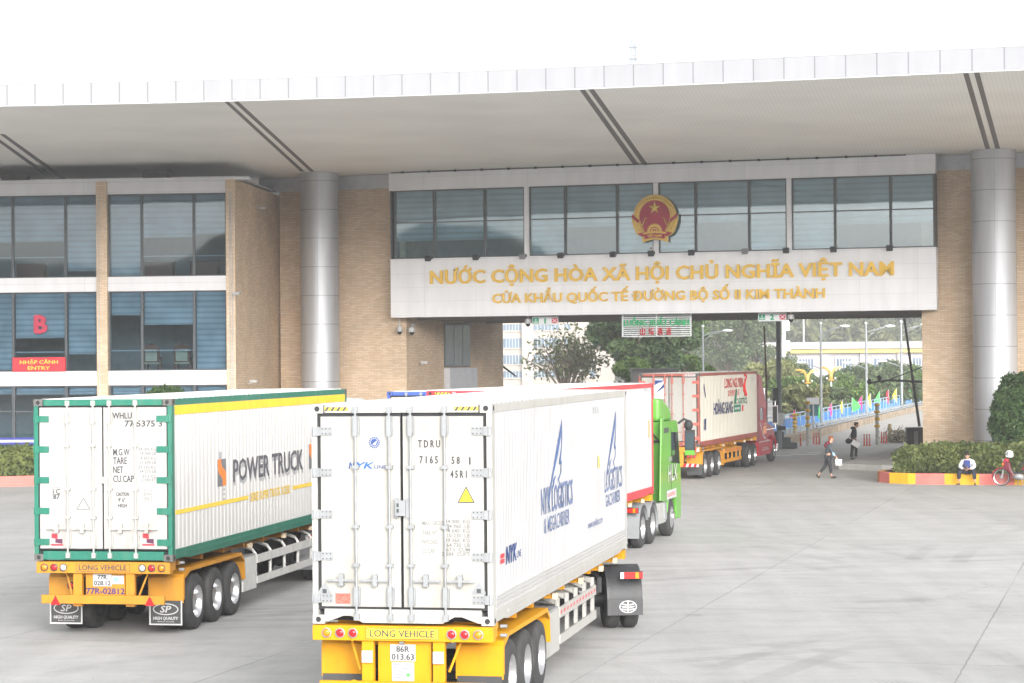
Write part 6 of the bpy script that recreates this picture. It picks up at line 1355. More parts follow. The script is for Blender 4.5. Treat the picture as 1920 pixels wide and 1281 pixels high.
o = thing('paper_sheets', 'white sheets of paper held by the person in black', 'papers', l2, -.05); b = MB(); Mx = Matrix.Translation((.06, -.29, .74)) @ Matrix.Rotation(R(32), 4, 'Y'); b.box((-.19, -.006, -.13), (.19, .006, .13), PAPER, Mx); b.box((-.17, -.012, -.12), (.2, -.007, .12), PAPER, Mx); b.build('sheet', o)
# seated man
kp = atZ(1810.5, 905, 0); base = Vector((16.86, 84.17, 0)); dirk = Vector((18.73-15.6, 83.5-84.6, 0)).normalized()
s1 = thing('person', 'man in a white and blue jacket sitting on the kerb looking down at a phone', 'person', (base.x, base.y-.12, 0), math.atan2(dirk.y, dirk.x))
NVT = mat("navy_track_trousers", (.018, .02, .035), .85, 0, .2, 8); WJ = mat("white_jacket", (.74, .74, .75), .8, 0, .05, 8); BJ = mat("royal_blue_cloth", (.035, .05, .20), .85)
skin('body', [[(0, .20, .50, .12), (0, .16, .68, .12), (0, .08, .86, .125), (0, .02, .96, .06), (0, -.04, 1.01, .055)], [('@', 0, 2), (-.18, .06, .88, .055), (-.27, -.06, .66, .045), (-.09, -.22, .60, .03)], [('@', 0, 2), (.18, .06, .88, .055), (.27, -.06, .66, .045), (.09, -.22, .60, .03)], [('@', 0, 0), (-.12, .16, .50, .09), (-.27, -.22, .52, .065), (-.29, -.20, .10, .042)], [('@', 0, 0), (.12, .16, .50, .09), (.27, -.22, .52, .065), (.29, -.20, .10, .042)]]+hand((-.09, -.22, .60), (.7, -.3, .1), 1)+hand((.09, -.22, .60), (-.7, -.3, .1), -1), SKIN, s1)
skin('jacket', [[(0, .20, .56, .16), (0, .16, .70, .165), (0, .08, .86, .165), (0, .03, .96, .09)], [('@', 0, 2), (-.19, .06, .87, .085), (-.28, -.06, .66, .072), (-.13, -.20, .61, .05)], [('@', 0, 2), (.19, .06, .87, .085), (.28, -.06, .66, .072), (.13, -.20, .61, .05)]], WJ, s1)
b = MB(); b.box((-.125, -.115, .62), (.125, -.02, .92), BJ); b.build('shirt', s1, bevel=.04)
skin('trousers', [[(0, .20, .50, .135), (-.12, .16, .50, .115), (-.27, -.22, .52, .09), (-.29, -.20, .20, .07)], [('@', 0, 0), (.12, .16, .50, .115), (.27, -.22, .52, .09), (.29, -.20, .20, .07)]], NVT, s1)
head(s1, (0, -.10, 1.09), R(180), True, .55, HAIRB)
for s in (-1, 1): b = MB(); shoe(b, (s*.29, -.17, .04), (s*.34, -.40, .03), mat("brown_sandal", (.12, .08, .05), .7)); b.build('shoe', s1)
o = thing('mobile_phone', 'dark mobile phone in the hands of the seated man', 'phone', (base.x, base.y-.12, 0), math.atan2(dirk.y, dirk.x)); b = MB(); b.box((-.04, -.31, .60), (.04, -.29, .75), INK, Matrix.Translation((0, .0, 0))); b.build('phone_case', o, bevel=.004)
# ================================================================== MOTORBIKE
mo = atZ(1878, 911, 0); mb_ = thing('motorbike', 'red underbone motorbike parked by the kerb with its front wheel to the left', 'motorbike', (mo.x, mo.y, 0), math.atan2(dirk.y, dirk.x))
BR = mat("bike_red", (.45, .012, .035), .25, 0, .05, 3, coat=.5); BD = mat("bike_dark_red", (.12, .01, .02), .35)
for x, nm in ((0, 'front'), (1.22, 'rear')):
    b = MB(); n = 36; prof = [(.28, -.035), (.295, -.04), (.315, -.025), (.32, 0), (.315, .025), (.295, .04), (.28, .035)]
    b.lathe(prof, (x, 0, .32), (0, 1, 0), RUBBER, n, closed=True); w_ = b.build('wheel', mb_); b = MB(); b.lathe([(.262, -.022), (.28, -.03), (.283, 0), (.28, .03), (.262, .022)], (x, 0, .32), (0, 1, 0), CHROME, n, closed=True)
    for k in range(18): a = k*math.pi/9; b.cyl((x+.05*math.cos(a), (.02 if k % 2 else -.02), .32+.05*math.sin(a)), (x+.265*math.cos(a+.3), 0, .32+.265*math.sin(a+.3)), .0025, STEEL, 4)
    b.cyl((x, -.06, .32), (x, .06, .32), .055, GREYC, 14); b.build('rim', w_)
b = MB()
for s in (-1, 1): b.tube([(0, s*.075, .32), (.10, s*.075, .66), (.17, s*.05, .86)], [.022, .024, .02], GREYC, 8)
b.build('front_fork', mb_)
b = MB(); pts = [(.0+.355*math.cos(R(a)), .32+.355*math.sin(R(a))) for a in range(200, 20, -12)]; q = [(p[0]*.93, .32+(p[1]-.32)*.93) for p in pts]; b.prism(pts+q[::-1], 'y', -.065, .065, BR); b.build('front_fender', mb_, bevel=.02)
b = MB(); b.prism([(.10, .62), (.22, .58), (.42, .34), (.50, .36), (.36, .62), (.30, .88), (.17, .92)], 'y', -.20, .20, BD); b.prism([(.06, .70), (.2, .58), (.25, .6), (.16, .92), (.12, .9)], 'y', -.14, .14, BR); b.build('leg_shield', mb_, bevel=.03)
b = MB(); b.prism([(.05, .86), (.12, .80), (.28, .90), (.26, 1.02), (.14, 1.03)], 'y', -.13, .13, BR); b.build('headlight_cowl', mb_, bevel=.035)
b = MB(); b.ball((.075, 0, .93), (.035, .085, .06), WHTL, 12); b.build('headlight', mb_)
for s in (-1, 1): b = MB(); b.ball((.07, s*.12, .80), (.03, .04, .05), AMBL, 8); b.build('indicator', mb_)
b = MB(); b.tube([(.26, -.36, 1.0), (.24, -.2, 1.02), (.22, 0, 1.0), (.24, .2, 1.02), (.26, .36, 1.0)], .013, CHROME, 8)
for s in (-1, 1): b.tube([(.26, s*.24, 1.02), (.265, s*.37, .998)], .019, BLACK, 8)
b.build('handlebar', mb_)
for s in (-1, 1): b = MB(); b.tube([(.24, s*.2, 1.02), (.26, s*.26, 1.18), (.26, s*.30, 1.22)], .007, BLACK, 6); b.ball((.27, s*.31, 1.24), (.015, .055, .04), BLACK, 10); b.build('mirror', mb_)
b = MB(); b.tube([(.25, 0, .72), (.46, 0, .46), (.70, 0, .46), (.95, 0, .66), (1.3, 0, .74)], [.06, .06, .05, .045, .03], CHASSIS, 8); b.build('frame', mb_)
b = MB(); b.ball((.62, 0, .34), (.20, .13, .12), GREYC, 14); b.cyl((.40, 0, .36), (.55, 0, .36), .085, STEEL, 12); b.tube([(.5, -.11, .30), (.8, -.15, .26), (1.2, -.17, .32), (1.55, -.17, .42)], [.02, .025, .04, .045], CHROME, 8); b.build('engine', mb_)
b = MB(); b.prism([(.72, .60), (.95, .55), (1.45, .72), (1.6, .80), (1.55, .86), (1.0, .78), (.78, .70)], 'y', -.13, .13, BD); b.prism([(.80, .66), (1.5, .80), (1.5, .82), (.80, .70)], 'y', -.135, .135, BR); b.build('side_cover', mb_, bevel=.02)
b = MB(); b.prism([(.66, .72), (.80, .79), (1.15, .83), (1.5, .88), (1.52, .94), (1.1, .90), (.75, .86), (.64, .80)], 'y', -.125, .125, BLACK); b.build('seat', mb_, bevel=.03)
b = MB(); b.tube([(.62, .1, .28), (.56, .2, .02)], .012, STEEL, 6); b.tube([(.74, -.12, .28), (.80, -.22, .03)], .012, STEEL, 6); b.build('stand', mb_)
b = MB(); b.tube([(1.22, .08, .32), (1.22, .1, .66)], .03, STEEL, 8); b.tube([(1.22, -.08, .32), (1.22, -.1, .66)], .03, STEEL, 8); b.tube([(.7, .06, .34), (1.22, .07, .32)], .02, GREYC, 6); b.build('swing_arm', mb_)
hl = thing('helmet', 'white helmet hung on the motorbike mirror', 'helmet', (mo.x+.30*dirk.x, mo.y+.30*dirk.y, 1.16), math.atan2(dirk.y, dirk.x)); b = MB()
prof = [(.001, .15), (.06, .145), (.11, .115), (.14, .06), (.15, 0), (.145, -.06), (.13, -.10), (.118, -.10), (.13, 0), (.1, .1), (.001, .13)]
b.lathe(prof, (0, -.1, .0), Z_, mat("helmet_white", (.80, .80, .80), .2, 0, .01, coat=.5), 24); b.build('shell', hl); b = MB(); b.text('N', (-.10, -.238, -.03), X_, Z_, .07, INK, .06, .03); b.build('helmet_mark', hl)
# ================================================================== BEYOND THE GATE
def P(px, py, d): return atY(px, py, d)
RD = Vector((.267, .9637, 0)); RN_ = Vector((.9637, -.267, 0))       # road direction and its right
E0 = Vector((18.65, 137, 0))                                           # foot of the stone kerb wall on the left of the road beyond the gate
def on_edge(px, off=0.0):   # point on the road edge line seen at photo column px
    o = E0-RN_*off; d = ray(px, 700); n = Vector((-d.y, d.x, 0)); s = -(o.dot(n))/RD.dot(n); return o+RD*s
asph = mat("pale_road_concrete", (.40, .385, .36), .85, 0, .08, .5, dirt=.15)
b = MB(); e0 = E0-RD*8; b.add([e0+Z_*.004, e0+RN_*17+Z_*.004, e0+RN_*17+RD*260+Z_*.004, e0+RD*260+Z_*.004], [(0, 1, 2, 3)], asph); b.build('approach_road'); tag(bpy.data.objects['approach_road'], kind='structure')
# stone kerb wall
STONE = mat("ochre_stone_wall", (.34, .27, .20), .9, 0, .35, 1.6, bump=.6, dirt=.4)
t = thing('kerb_wall', 'low ochre stone wall along the left side of the road beyond the gate', 'wall', E0)
b = MB(); q = [E0-RD*18, E0+RD*190]; b.add([q[0], q[1], q[1]-RN_*.5, q[0]-RN_*.5]+[v+Z_*.44 for v in (q[0], q[1], q[1]-RN_*.5, q[0]-RN_*.5)], [(0, 1, 5, 4), (4, 5, 6, 7), (1, 2, 6, 5), (3, 0, 4, 7), (2, 3, 7, 6)], STONE); b.build('stonework', t, True)
# guard rail
t = thing('guard_rail', 'grey steel crash barrier on the stone wall beyond the gate', 'guard rail', E0); b = MB(); GR = mat("barrier_grey", (.42, .44, .46), .5, .3, .1, 2)
b.tube([E0-RD*2+Z_*.72, E0+RD*190+Z_*.72], .06, GR, 8); b.tube([E0-RD*2+Z_*.56, E0+RD*190+Z_*.56], .03, GR, 6); b.build('rail', t, True)
for k in range(40): b = MB(); p = E0+RD*(k*3.0-1)-RN_*.12; b.tube([p+Z_*.42, p+Z_*.74], .04, GR, 6); b.build('post', t, True)
# blue fence
F0 = E0-RN_*2.2; FBL2 = mat("fence_blue", (.07, .26, .66), .5, 0, .12, 1); FGR2 = mat("fence_grey_blue", (.30, .42, .52), .5)
t = thing('blue_fence', 'bright blue panel fence with pale top rail along the road beyond the gate', 'fence', F0-RD*20)
b = MB(); a, c = F0-RD*20, F0+RD*190; b.add([a+Z_*.42, c+Z_*.42, c+Z_*1.0, a+Z_*1.0], [(0, 1, 2, 3)], FBL2); b.add([a+Z_*.42-RN_*.03, c+Z_*.42-RN_*.03, c+Z_*1.0-RN_*.03, a+Z_*1.0-RN_*.03], [(3, 2, 1, 0)], FBL2); b.build('panel', t, True)
b = MB(); b.tube([a+Z_*1.28, c+Z_*1.28], .04, FGR2, 6); b.tube([a+Z_*1.04, c+Z_*1.04], .03, FGR2, 6); b.tube([a+Z_*.40, c+Z_*.40], .04, FGR2, 6); b.build('rail', t, True)
for k in range(90): p = F0+RD*(-20+k*2.2)+RN_*.02; b = MB(); b.tube([p, p+Z_*1.3], .035, FGR2, 6); b.build('post', t, True)
b = MB(); b.add([F0-RD*20, F0+RD*190, F0+RD*190-RN_*.2, F0-RD*20-RN_*.2]+[v+Z_*.38 for v in (F0-RD*20, F0+RD*190, F0+RD*190-RN_*.2, F0-RD*20-RN_*.2)], [(0, 1, 5, 4), (4, 5, 6, 7), (2, 3, 7, 6)], GR); b.build('base_wall', t, True)
# flags
FC = {'pink': mat("flag_pink", (.78, .06, .30), .7), 'yellow': mat("flag_yellow", (.80, .68, .03), .7), 'green': mat("flag_green", (.08, .62, .10), .7), 'red': mat("flag_red", (.68, .03, .06), .7)}
fl = [(1491, 'pink', -1, 767, 'furthest left on the fence'), (1512, 'yellow', -1, 771, 'beside the white notice board'), (1536.5, 'green', -.7, 759, 'just right of the white notice board'), (1559, 'pink', -.7, 754, 'right of the nearest lamp post'), (1579, 'yellow', -.5, 749, 'between a pink flag and the spread green flag'), (1597, 'green', 1.4, 745, 'spread wide to the right, largest on the fence'), (1616, 'pink', -.9, 741, 'just left of the second lamp post'), (1632, 'yellow', -.8, 737, 'just right of the second lamp post'), (1649, 'green', -.8, 733, 'right of the second lamp post beside a yellow flag'), (1666, 'red', -1, 730.5, 'midway between the second and third lamp posts'), (1681, 'yellow', -.8, 727, 'left of the third lamp post'), (1693, 'red', .8, 723, 'on the third lamp post'), (1708, 'green', -.7, 722, 'behind the raised barrier arm'), (1720, 'pink', -1.1, 720, 'beside the tan pier')]
for px, c, dr, ytop, wh in fl:
    p = on_edge(px, 2.1); d = p.y; zt_ = P(px, ytop, d).z; hgt = .95*d/150
    t = thing('festive_flag', f'{c} pennant flag {wh}', 'flag', p, 0, 'pennant flags along the blue fence'); b = MB(); b.tube([(0, 0, .6), (0, 0, zt_)], .022, WCLEAN, 6); b.build('pole', t)
    b = MB(); w_ = dr*.42*d/150; N = 5; vs = []
    for i in range(N+1):
        f = i/N
        for j in (0, 1):
            edge = 0 if j == 0 else w_*min(1, f*1.6)*(1 if f < .75 else (1-f)*4*.8+.2); vs.append((edge, .05*math.sin(f*7+j*2), zt_-f*hgt))
    b.add(vs, [(2*i, 2*i+1, 2*i+3, 2*i+2) for i in range(N)], FC[c], None, True); b.build('pennant', t)
# street lamps on the fence line
LPM = mat("lamp_post_grey", (.26, .28, .29), .5, .2)
for i, (px, ytop, lab) in enumerate([(1539.5, 607, 'grey double armed street lamp nearest on the blue fence, left of the other two'), (1624.5, 607, 'grey double armed street lamp in the middle of the three on the blue fence'), (1690.5, 604, 'grey double armed street lamp furthest along the blue fence near the tan pier')]):
    p = on_edge(px, 1.7); zt_ = P(px, ytop, p.y).z; k = p.y/137; t = thing('street_lamp', lab, 'street lamp', p, 0, 'street lamps on the blue fence')
    b = MB(); b.tube([(0, 0, 0), (0, 0, zt_*.5), (0, 0, zt_)], [.09*k, .075*k, .06*k], LPM, 10); b.ball((0, 0, zt_+.02), .1*k, WCLEAN, 8); b.build('pole', t)
    for s, z0, ln in ((1, zt_-.45*k, 1.55*k), (-1, zt_-2.65*k, 1.25*k)):
        b = MB(); b.tube([(0, 0, z0-.1), (s*ln*.4, 0, z0+.12*k), (s*ln*.75, 0, z0+.25*k)], .03*k, LPM, 6)
        if s > 0: b.tube([(0, 0, z0-.45*k), (s*ln*.35, 0, z0+.0), (s*ln*.72, 0, z0+.22*k)], .022*k, LPM, 6)
        b.build('arm', t); b = MB(); b.ball((s*ln*.95, 0, z0+.30*k), (.33*k, .10*k, .075*k), mat("lamp_head_white", (.78, .8, .8), .4), 10); b.build('lamp_head', t)
q = P(1318.5, 692, 150); q.z = 0; zt_ = P(1318.5, 612, 150).z; t = thing('street_lamp', 'grey single armed street lamp rising behind the cream container', 'street lamp', q); b = MB(); b.tube([(0, 0, 0), (0, 0, zt_)], [.09, .06], LPM, 8); b.ball((0, 0, zt_), .11, WCLEAN, 8); b.build('pole', t)
b = MB(); b.tube([(0, 0, zt_-.65), (.7, 0, zt_-.4), (1.35, 0, zt_-.32)], .035, LPM, 6); b.tube([(0, 0, zt_-1.0), (.6, 0, zt_-.5), (1.3, 0, zt_-.35)], .025, LPM, 6); b.build('arm', t); b = MB(); b.ball((1.65, 0, zt_-.30), (.36, .12, .09), mat("lamp_head_white", (.78, .8, .8), .4), 10); b.build('lamp_head', t)
# gold palm shaped lamps
GLD = mat("gilded_lamp", (.70, .42, .10), .4, .3)
for px, py, d, lab in ((1514, 704, 175, 'gold palm shaped ornamental lamp, left of the pair above the shrubs'), (1558, 699, 182, 'gold palm shaped ornamental lamp, right of the pair above the shrubs')):
    p = P(px, py, d); zt_ = p.z; t = thing('ornamental_lamp', lab, 'lamp', (p.x, p.y, 0), 0, 'gold palm lamps'); b = MB(); b.tube([(0, 0, 0), (0, 0, zt_-.5)], .07, GREYW, 8); b.build('pole', t)
    b = MB(); b.ball((0, 0, zt_-.25), (.16, .16, .38), GLD, 10); b.ball((0, 0, zt_-.6), (.28, .28, .09), GLD, 10); b.build('finial', t)
    for s in (-1, 1):
        for h_, l_ in ((.75, .95), (.62, .8), (.4, .55)):
            b = MB(); b.tube([(0, 0, zt_-.3), (s*l_*.3, 0, zt_+h_*.45), (s*l_*.62, 0, zt_+h_*.62), (s*l_, 0, zt_+h_*.55)], [.07, .075, .055, .02], GLD, 6); b.build('branch', t)
        b = MB(); b.ball((s*.33, 0, zt_-.45), .10, WCLEAN, 8); b.build('globe', t)
# barrier arm with cabinet, bracket arm, island post
d_ = 112.0
p = P(1715, 838, d_); p.z = .25
t = thing('boom_barrier', 'black cabinet barrier with its dark arm raised beside the tan pier', 'barrier', p); b = MB(); b.box((-.40, -.25, 0), (.38, .3, 1.02), CHASSIS); b.box((-.08, -.256, .05), (.14, -.2505, .82), GREYC); b.build('cabinet', t, bevel=.02)
a = P(1724, 800, d_); c = P(1695.5, 597, d_); M0 = PM[t.name].inverted(); b = MB(); b.tube([M0 @ a, M0 @ c], [.075, .055], DARKM, 8); b.build('arm', t)
a = P(1731, 716, 114); t = thing('bracket_arm', 'dark braced bracket arm with lamps sticking out of the tan pier', 'bracket', a); M0 = PM[t.name].inverted(); b = MB(); c = P(1632, 718, 112.5); e = P(1664, 713, 113)
b.tube([M0 @ P(1733, 716, 114), M0 @ e, M0 @ c], [.07, .05, .03], DARKM, 8); b.tube([M0 @ P(1733, 687, 114), M0 @ P(1652, 718, 113)], .03, DARKM, 6); b.build('beam', t); b = MB()
for px, py in ((1630, 716), (1649, 709)): b.ball(tuple(M0 @ P(px, py, 112.6)), (.12, .12, .15), DARKM, 8)
b.build('lamp', t)
a = P(942, 687, 127.5); t = thing('bracket_arm', 'thin dark arm reaching down from the edge of the dark passage wall', 'bracket', a); M0 = PM[t.name].inverted(); b = MB(); b.tube([M0 @ P(939, 684.5, 127.5), M0 @ P(968, 706, 127.5)], [.07, .04], DARKM, 6); b.build('beam', t)
p = P(1461.5, 838, 118); p.z = 0; t = thing('equipment_post', 'thick dark grey post with boxes on the lane island beside the red truck', 'post', p); b = MB(); b.tube([(0, 0, 0), (0, 0, z_pb+.05)], .13, mat("post_slate", (.13, .15, .17), .5), 12); b.build('pole', t); b = MB(); b.box((-.32, -.2, 2.0), (-.05, .15, 3.2), CHASSIS); b.box((-.30, -.22, 1.25), (.2, .0, 1.9), GREYC); b.box((-.1, -.24, 1.0), (.3, .05, 1.2), CHASSIS); b.build('equipment_box', t)
p = P(1437, 838, 121); p.z = 0; t = thing('thin_pole', 'thin rusty pole standing behind the red truck', 'post', p); b = MB(); zt_ = P(1435.5, 612, 121).z; b.tube([(0, 0, 0), (.04, 0, zt_*.5), (-.06, 0, zt_)], [.06, .05, .045], mat("rusty_pole", (.12, .075, .06), .8), 8); b.build('pole', t)
p = P(1478, 839, 119); p.z = 0; t = thing('stepped_block', 'dark stepped concrete block at the end of the lane island', 'block', p); b = MB(); DK = mat("dark_painted_concrete", (.07, .085, .09), .8)
for i, (x0, x1, z0, z1) in enumerate(((-.8, .42, 0, .30), (-.8, .08, .301, .58), (-.8, -.28, .581, .90))): b.box((x0, -.5, z0), (x1, 1.2-i*.3, z1), DK)
b.build('steps', t, bevel=.015); 
# dark kiosk behind the cream container
p = P(1227, 691, 112); zt_ = p.z; t = thing('kiosk', 'dark grey flat roofed kiosk showing behind the cream container', 'kiosk', (p.x, 112, 0)); b = MB(); b.box((-1.1, -.6, 0), (1.1, 1.6, zt_-.14), mat("kiosk_grey", (.16, .15, .16), .6)); b.build('wall', t); b = MB(); b.box((-1.16, -.7, zt_-.139), (1.1, 1.7, zt_), DARKM); b.build('roof', t)
# delineator posts
DEL = mat("orange_red_post", (.70, .12, .07), .6)
grp = [(1501, 836, 'single orange delineator post on the road left of the white notice board')]+[(x, 833, 'orange delineator post in the cluster of three below the white notice board') for x in (1526, 1531, 1536)]+[(x, 836, 'orange delineator post in the cluster of three beside the person in black') for x in (1620.5, 1625.5, 1630.5)]+[(x, 831, 'orange delineator post in the cluster of three left of the cream shrub') for x in (1653, 1657.5, 1662)]
for px, py, lab in grp:
    p = atZ(px, py, 0); g_ = 'single post' if px == 1501 else 'delineators at column '+lab[41:60]
    t = thing('delineator_post', lab, 'delineator', p, 0, 'delineators: '+lab.split('of three ')[-1] if 'three' in lab else None); b = MB(); b.tube([(0, 0, 0), (0, 0, .62)], [.042, .036], DEL, 8); b.build('tube', t); b = MB(); b.lathe([(.08, 0), (.075, .03), (.045, .04)], (0, 0, 0), Z_, DEL, 10); b.build('base', t); b = MB()
    for z in (.46,): b.lathe([(.041, z), (.040, z+.06)], (0, 0, 0), Z_, WCLEAN, 8)
    b.build('reflective_band', t)
YP = mat("post_stone_yellow", (.62, .47, .22), .7); PST = mat("pale_post", (.50, .50, .46), .6)
for px, pyb, pyt, lab in ((1515, 836, 752, 'pale post with yellow rings left of the white notice board'), (1645, 834, 756, 'pale post with yellow rings between two clusters of orange delineators'), (1668.5, 829, 795, 'short cream stone post left of the cream shrub'), (1537.5, 832, 805, 'short grey post right of the white notice board'), (1490.5, 818, 776, 'short post of yellow lantern balls on the fence')):
    p = atZ(px, pyb, 0); zt_ = P(px, pyt, p.y).z; t = thing('marker_post', lab, 'post', p, 0); b = MB(); b.tube([(0, 0, 0), (0, 0, zt_)], .10 if px != 1537.5 else .06, YP if px in (1490.5, 1668.5) else PST, 8); b.build('shaft', t)
    if zt_ > 1.5 or px == 1490.5:
        for k in range(4): z = zt_*(.45+.17*k); b = MB(); b.ball((0, 0, z), (.17, .17, .10), mat("ring_yellow", (.75, .45, .05), .6), 8); b.build('ring', t)
# notice board
p = P(1525, 812, 136); p.z = 0.5; t = thing('notice_board', 'white topped notice board with a blue green panel on a white tripod post', 'sign', p); M0 = PM[t.name].inverted(); b = MB(); b.tube([(0, 0, .0), (0, 0, 1.75)], .05, WCLEAN, 8)
for s in (-1, 1): b.tube([(0, 0, .5), (s*.35, 0, .0)], .025, WCLEAN, 6)
b.build('post', t); b = MB(); b.box((-.38, -.06, 1.45), (.36, .04, 1.85), mat("notice_white", (.66, .68, .70), .5)); b.build('board', t); b = MB(); b.box((-.33, .05, .75), (.33, .09, 1.42), mat("notice_teal", (.05, .17, .22), .5)); b.build('lower_panel', t)
# cream shrub
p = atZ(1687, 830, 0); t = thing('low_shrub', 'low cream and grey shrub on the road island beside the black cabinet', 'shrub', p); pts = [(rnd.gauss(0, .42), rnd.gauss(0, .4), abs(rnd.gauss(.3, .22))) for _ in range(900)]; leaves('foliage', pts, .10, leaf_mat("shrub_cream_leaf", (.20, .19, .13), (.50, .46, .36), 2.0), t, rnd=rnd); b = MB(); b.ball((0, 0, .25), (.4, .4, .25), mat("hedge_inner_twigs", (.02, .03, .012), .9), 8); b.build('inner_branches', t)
# white mast
p = P(1470, 735, 300); t = thing('white_mast', 'tall white mast with antenna panels beyond the gate', 'mast', (p.x, p.y, 0)); zt_ = P(1470, 560, 300).z; b = MB(); b.tube([(0, 0, 0), (0, 0, zt_)], [.36, .28], WCLEAN, 12); b.build('pole', t); b = MB()
for z in (6.5, 9.2): b.box((.3, -.15, z-.9), (.85, .1, z+.5), WCLEAN); b.box((-.8, -.1, z), (.8, .1, z+.08), WCLEAN)
b.build('antenna_panel', t)
# ---------------------------------------------------------------- trees
def tree(label, loc, h, spread, n, size, lm, trunk_r=.18, base=.25, clump=26, group=None, name='tree', fill=1.0, limbs=7, cat='tree', rs=1, flatten=.75):
    rr = random.Random(rs); t = thing(name, label, cat, loc, 0, group); b = MB(); b.tube([(0, 0, 0), (rr.uniform(-.2, .2), 0, h*base), (rr.uniform(-.3, .3), 0, h*(base+.25))], [trunk_r, trunk_r*.8, trunk_r*.55], TRUNKM, 8); cl = []
    for k in range(limbs):
        a = 6.283*k/limbs+rr.uniform(-.4, .4); ln = spread*rr.uniform(.45, .9); z1 = h*rr.uniform(base+.2, .92); b.tube([(0, 0, h*base*rr.uniform(.7, 1.3)), (ln*.45*math.cos(a), ln*.45*math.sin(a), (h*base+z1)/2+.2), (ln*math.cos(a), ln*math.sin(a), z1)], [trunk_r*.5, trunk_r*.3, trunk_r*.1], TRUNKM, 6)
        cl.append((ln*math.cos(a), ln*math.sin(a), z1, spread*rr.uniform(.22, .38)))
    b.build('trunk', t)
    for k in range(clump):
        a = rr.uniform(0, 6.283); r = spread*math.sqrt(rr.random())*.85; zz = h*(base+.12+(1-base-.12)*rr.random()); kk = 1-.6*abs((zz/h-(base+.55*(1-base)))/(1-base))*1.3; cl.append((r*kk*math.cos(a), r*kk*math.sin(a), zz, spread*rr.uniform(.16, .34)))
    pts = []
    W_ = sum(c[3]**2 for c in cl)
    for c in cl:
        for _ in range(int(n*c[3]**2/W_)):
            v = Vector((rr.gauss(0, 1), rr.gauss(0, 1), rr.gauss(0, 1))).normalized()*c[3]*rr.uniform(.55, 1.05)
            pts.append((c[0]+v.x, c[1]+v.y, c[2]+v.z*flatten))
    leaves('crown', pts, size, lm, t, rnd=rr); return t
LT1 = leaf_mat("hazed_dense_leaf", (.028, .06, .03), (.12, .18, .06), .35); LT2 = leaf_mat("olive_tree_leaf", (.05, .075, .035), (.17, .18, .08), .5); LT3 = leaf_mat("hazed_far_leaf", (.06, .10, .05), (.16, .20, .09), .2); LT4 = leaf_mat("autumn_tree_leaf", (.14, .16, .06), (.28, .29, .13), .4); LT5 = leaf_mat("fresh_tree_leaf", (.06, .12, .025), (.16, .24, .06), .4)  # dense and far leaf tones paled, putting haze into the colour
def tp(px, d): q = P(px, 690, d); return (q.x, q.y, 0)
tree('large dense dark green tree beyond the gate behind the green and red lettered board', tp(1205, 165), 9.6, 3.9, 15000, .26, LT1, .24, .30, 34, rs=11)
tree('dark green tree with a rounded crown just right of the large dense tree', tp(1278, 175), 8.2, 2.7, 8000, .25, LT1, .2, .28, 24, rs=12)
tree('fresh green low tree below the large dense tree behind the kiosk', tp(1190, 150), 4.6, 1.8, 5000, .2, LT5, .14, .3, 18, rs=13)
tree('small fresh green tree right of the kiosk beside the street lamp', tp(1300, 152), 4.9, 1.6, 4000, .2, LT5, .12, .3, 16, rs=14)
# wispy tree with bare upright branches
q = tp(1062, 172); t = thing('tree', 'wispy tree with bare upright branches in front of the white hotel building', 'tree', q); b = MB(); rr = random.Random(21); pts = []
b.tube([(0, 0, 0), (0, 0, 2.4)], [.22, .18], TRUNKM, 8)
for k in range(34):
    a = rr.uniform(-1.0, .95); dy = rr.uniform(-1.2, 1.2); ln = rr.uniform(3.2, 5.2); bx_ = a*ln*.85; top = 2.3+ln*math.cos(a*.9)
    mid = (bx_*.4, dy*.5, 2.2+(top-2.2)*.55); e = (bx_, dy, top); b.tube([(a*.12, 0, 1.9), mid, e], [.07, .04, .008], TRUNKM, 5)
    for j in range(3): sx, sy, sz = rr.gauss(0, .5), rr.gauss(0, .4), rr.uniform(.2, 1.0); b.tube([mid, (mid[0]+sx+bx_*.15, mid[1]+sy, mid[2]+sz+.4)], [.025, .005], TRUNKM, 4)
    for _ in range(75):
        f = rr.uniform(.45, 1.05); dens = rr.random()
        if bx_ > -1.2 or dens < .22: pts.append((bx_*f+rr.gauss(0, .42), dy*f+rr.gauss(0, .35), 2.0+(top-2.0)*f+rr.gauss(0, .32)))
b.build('trunk', t); leaves('crown', pts, .20, LT2, t, rnd=rr)
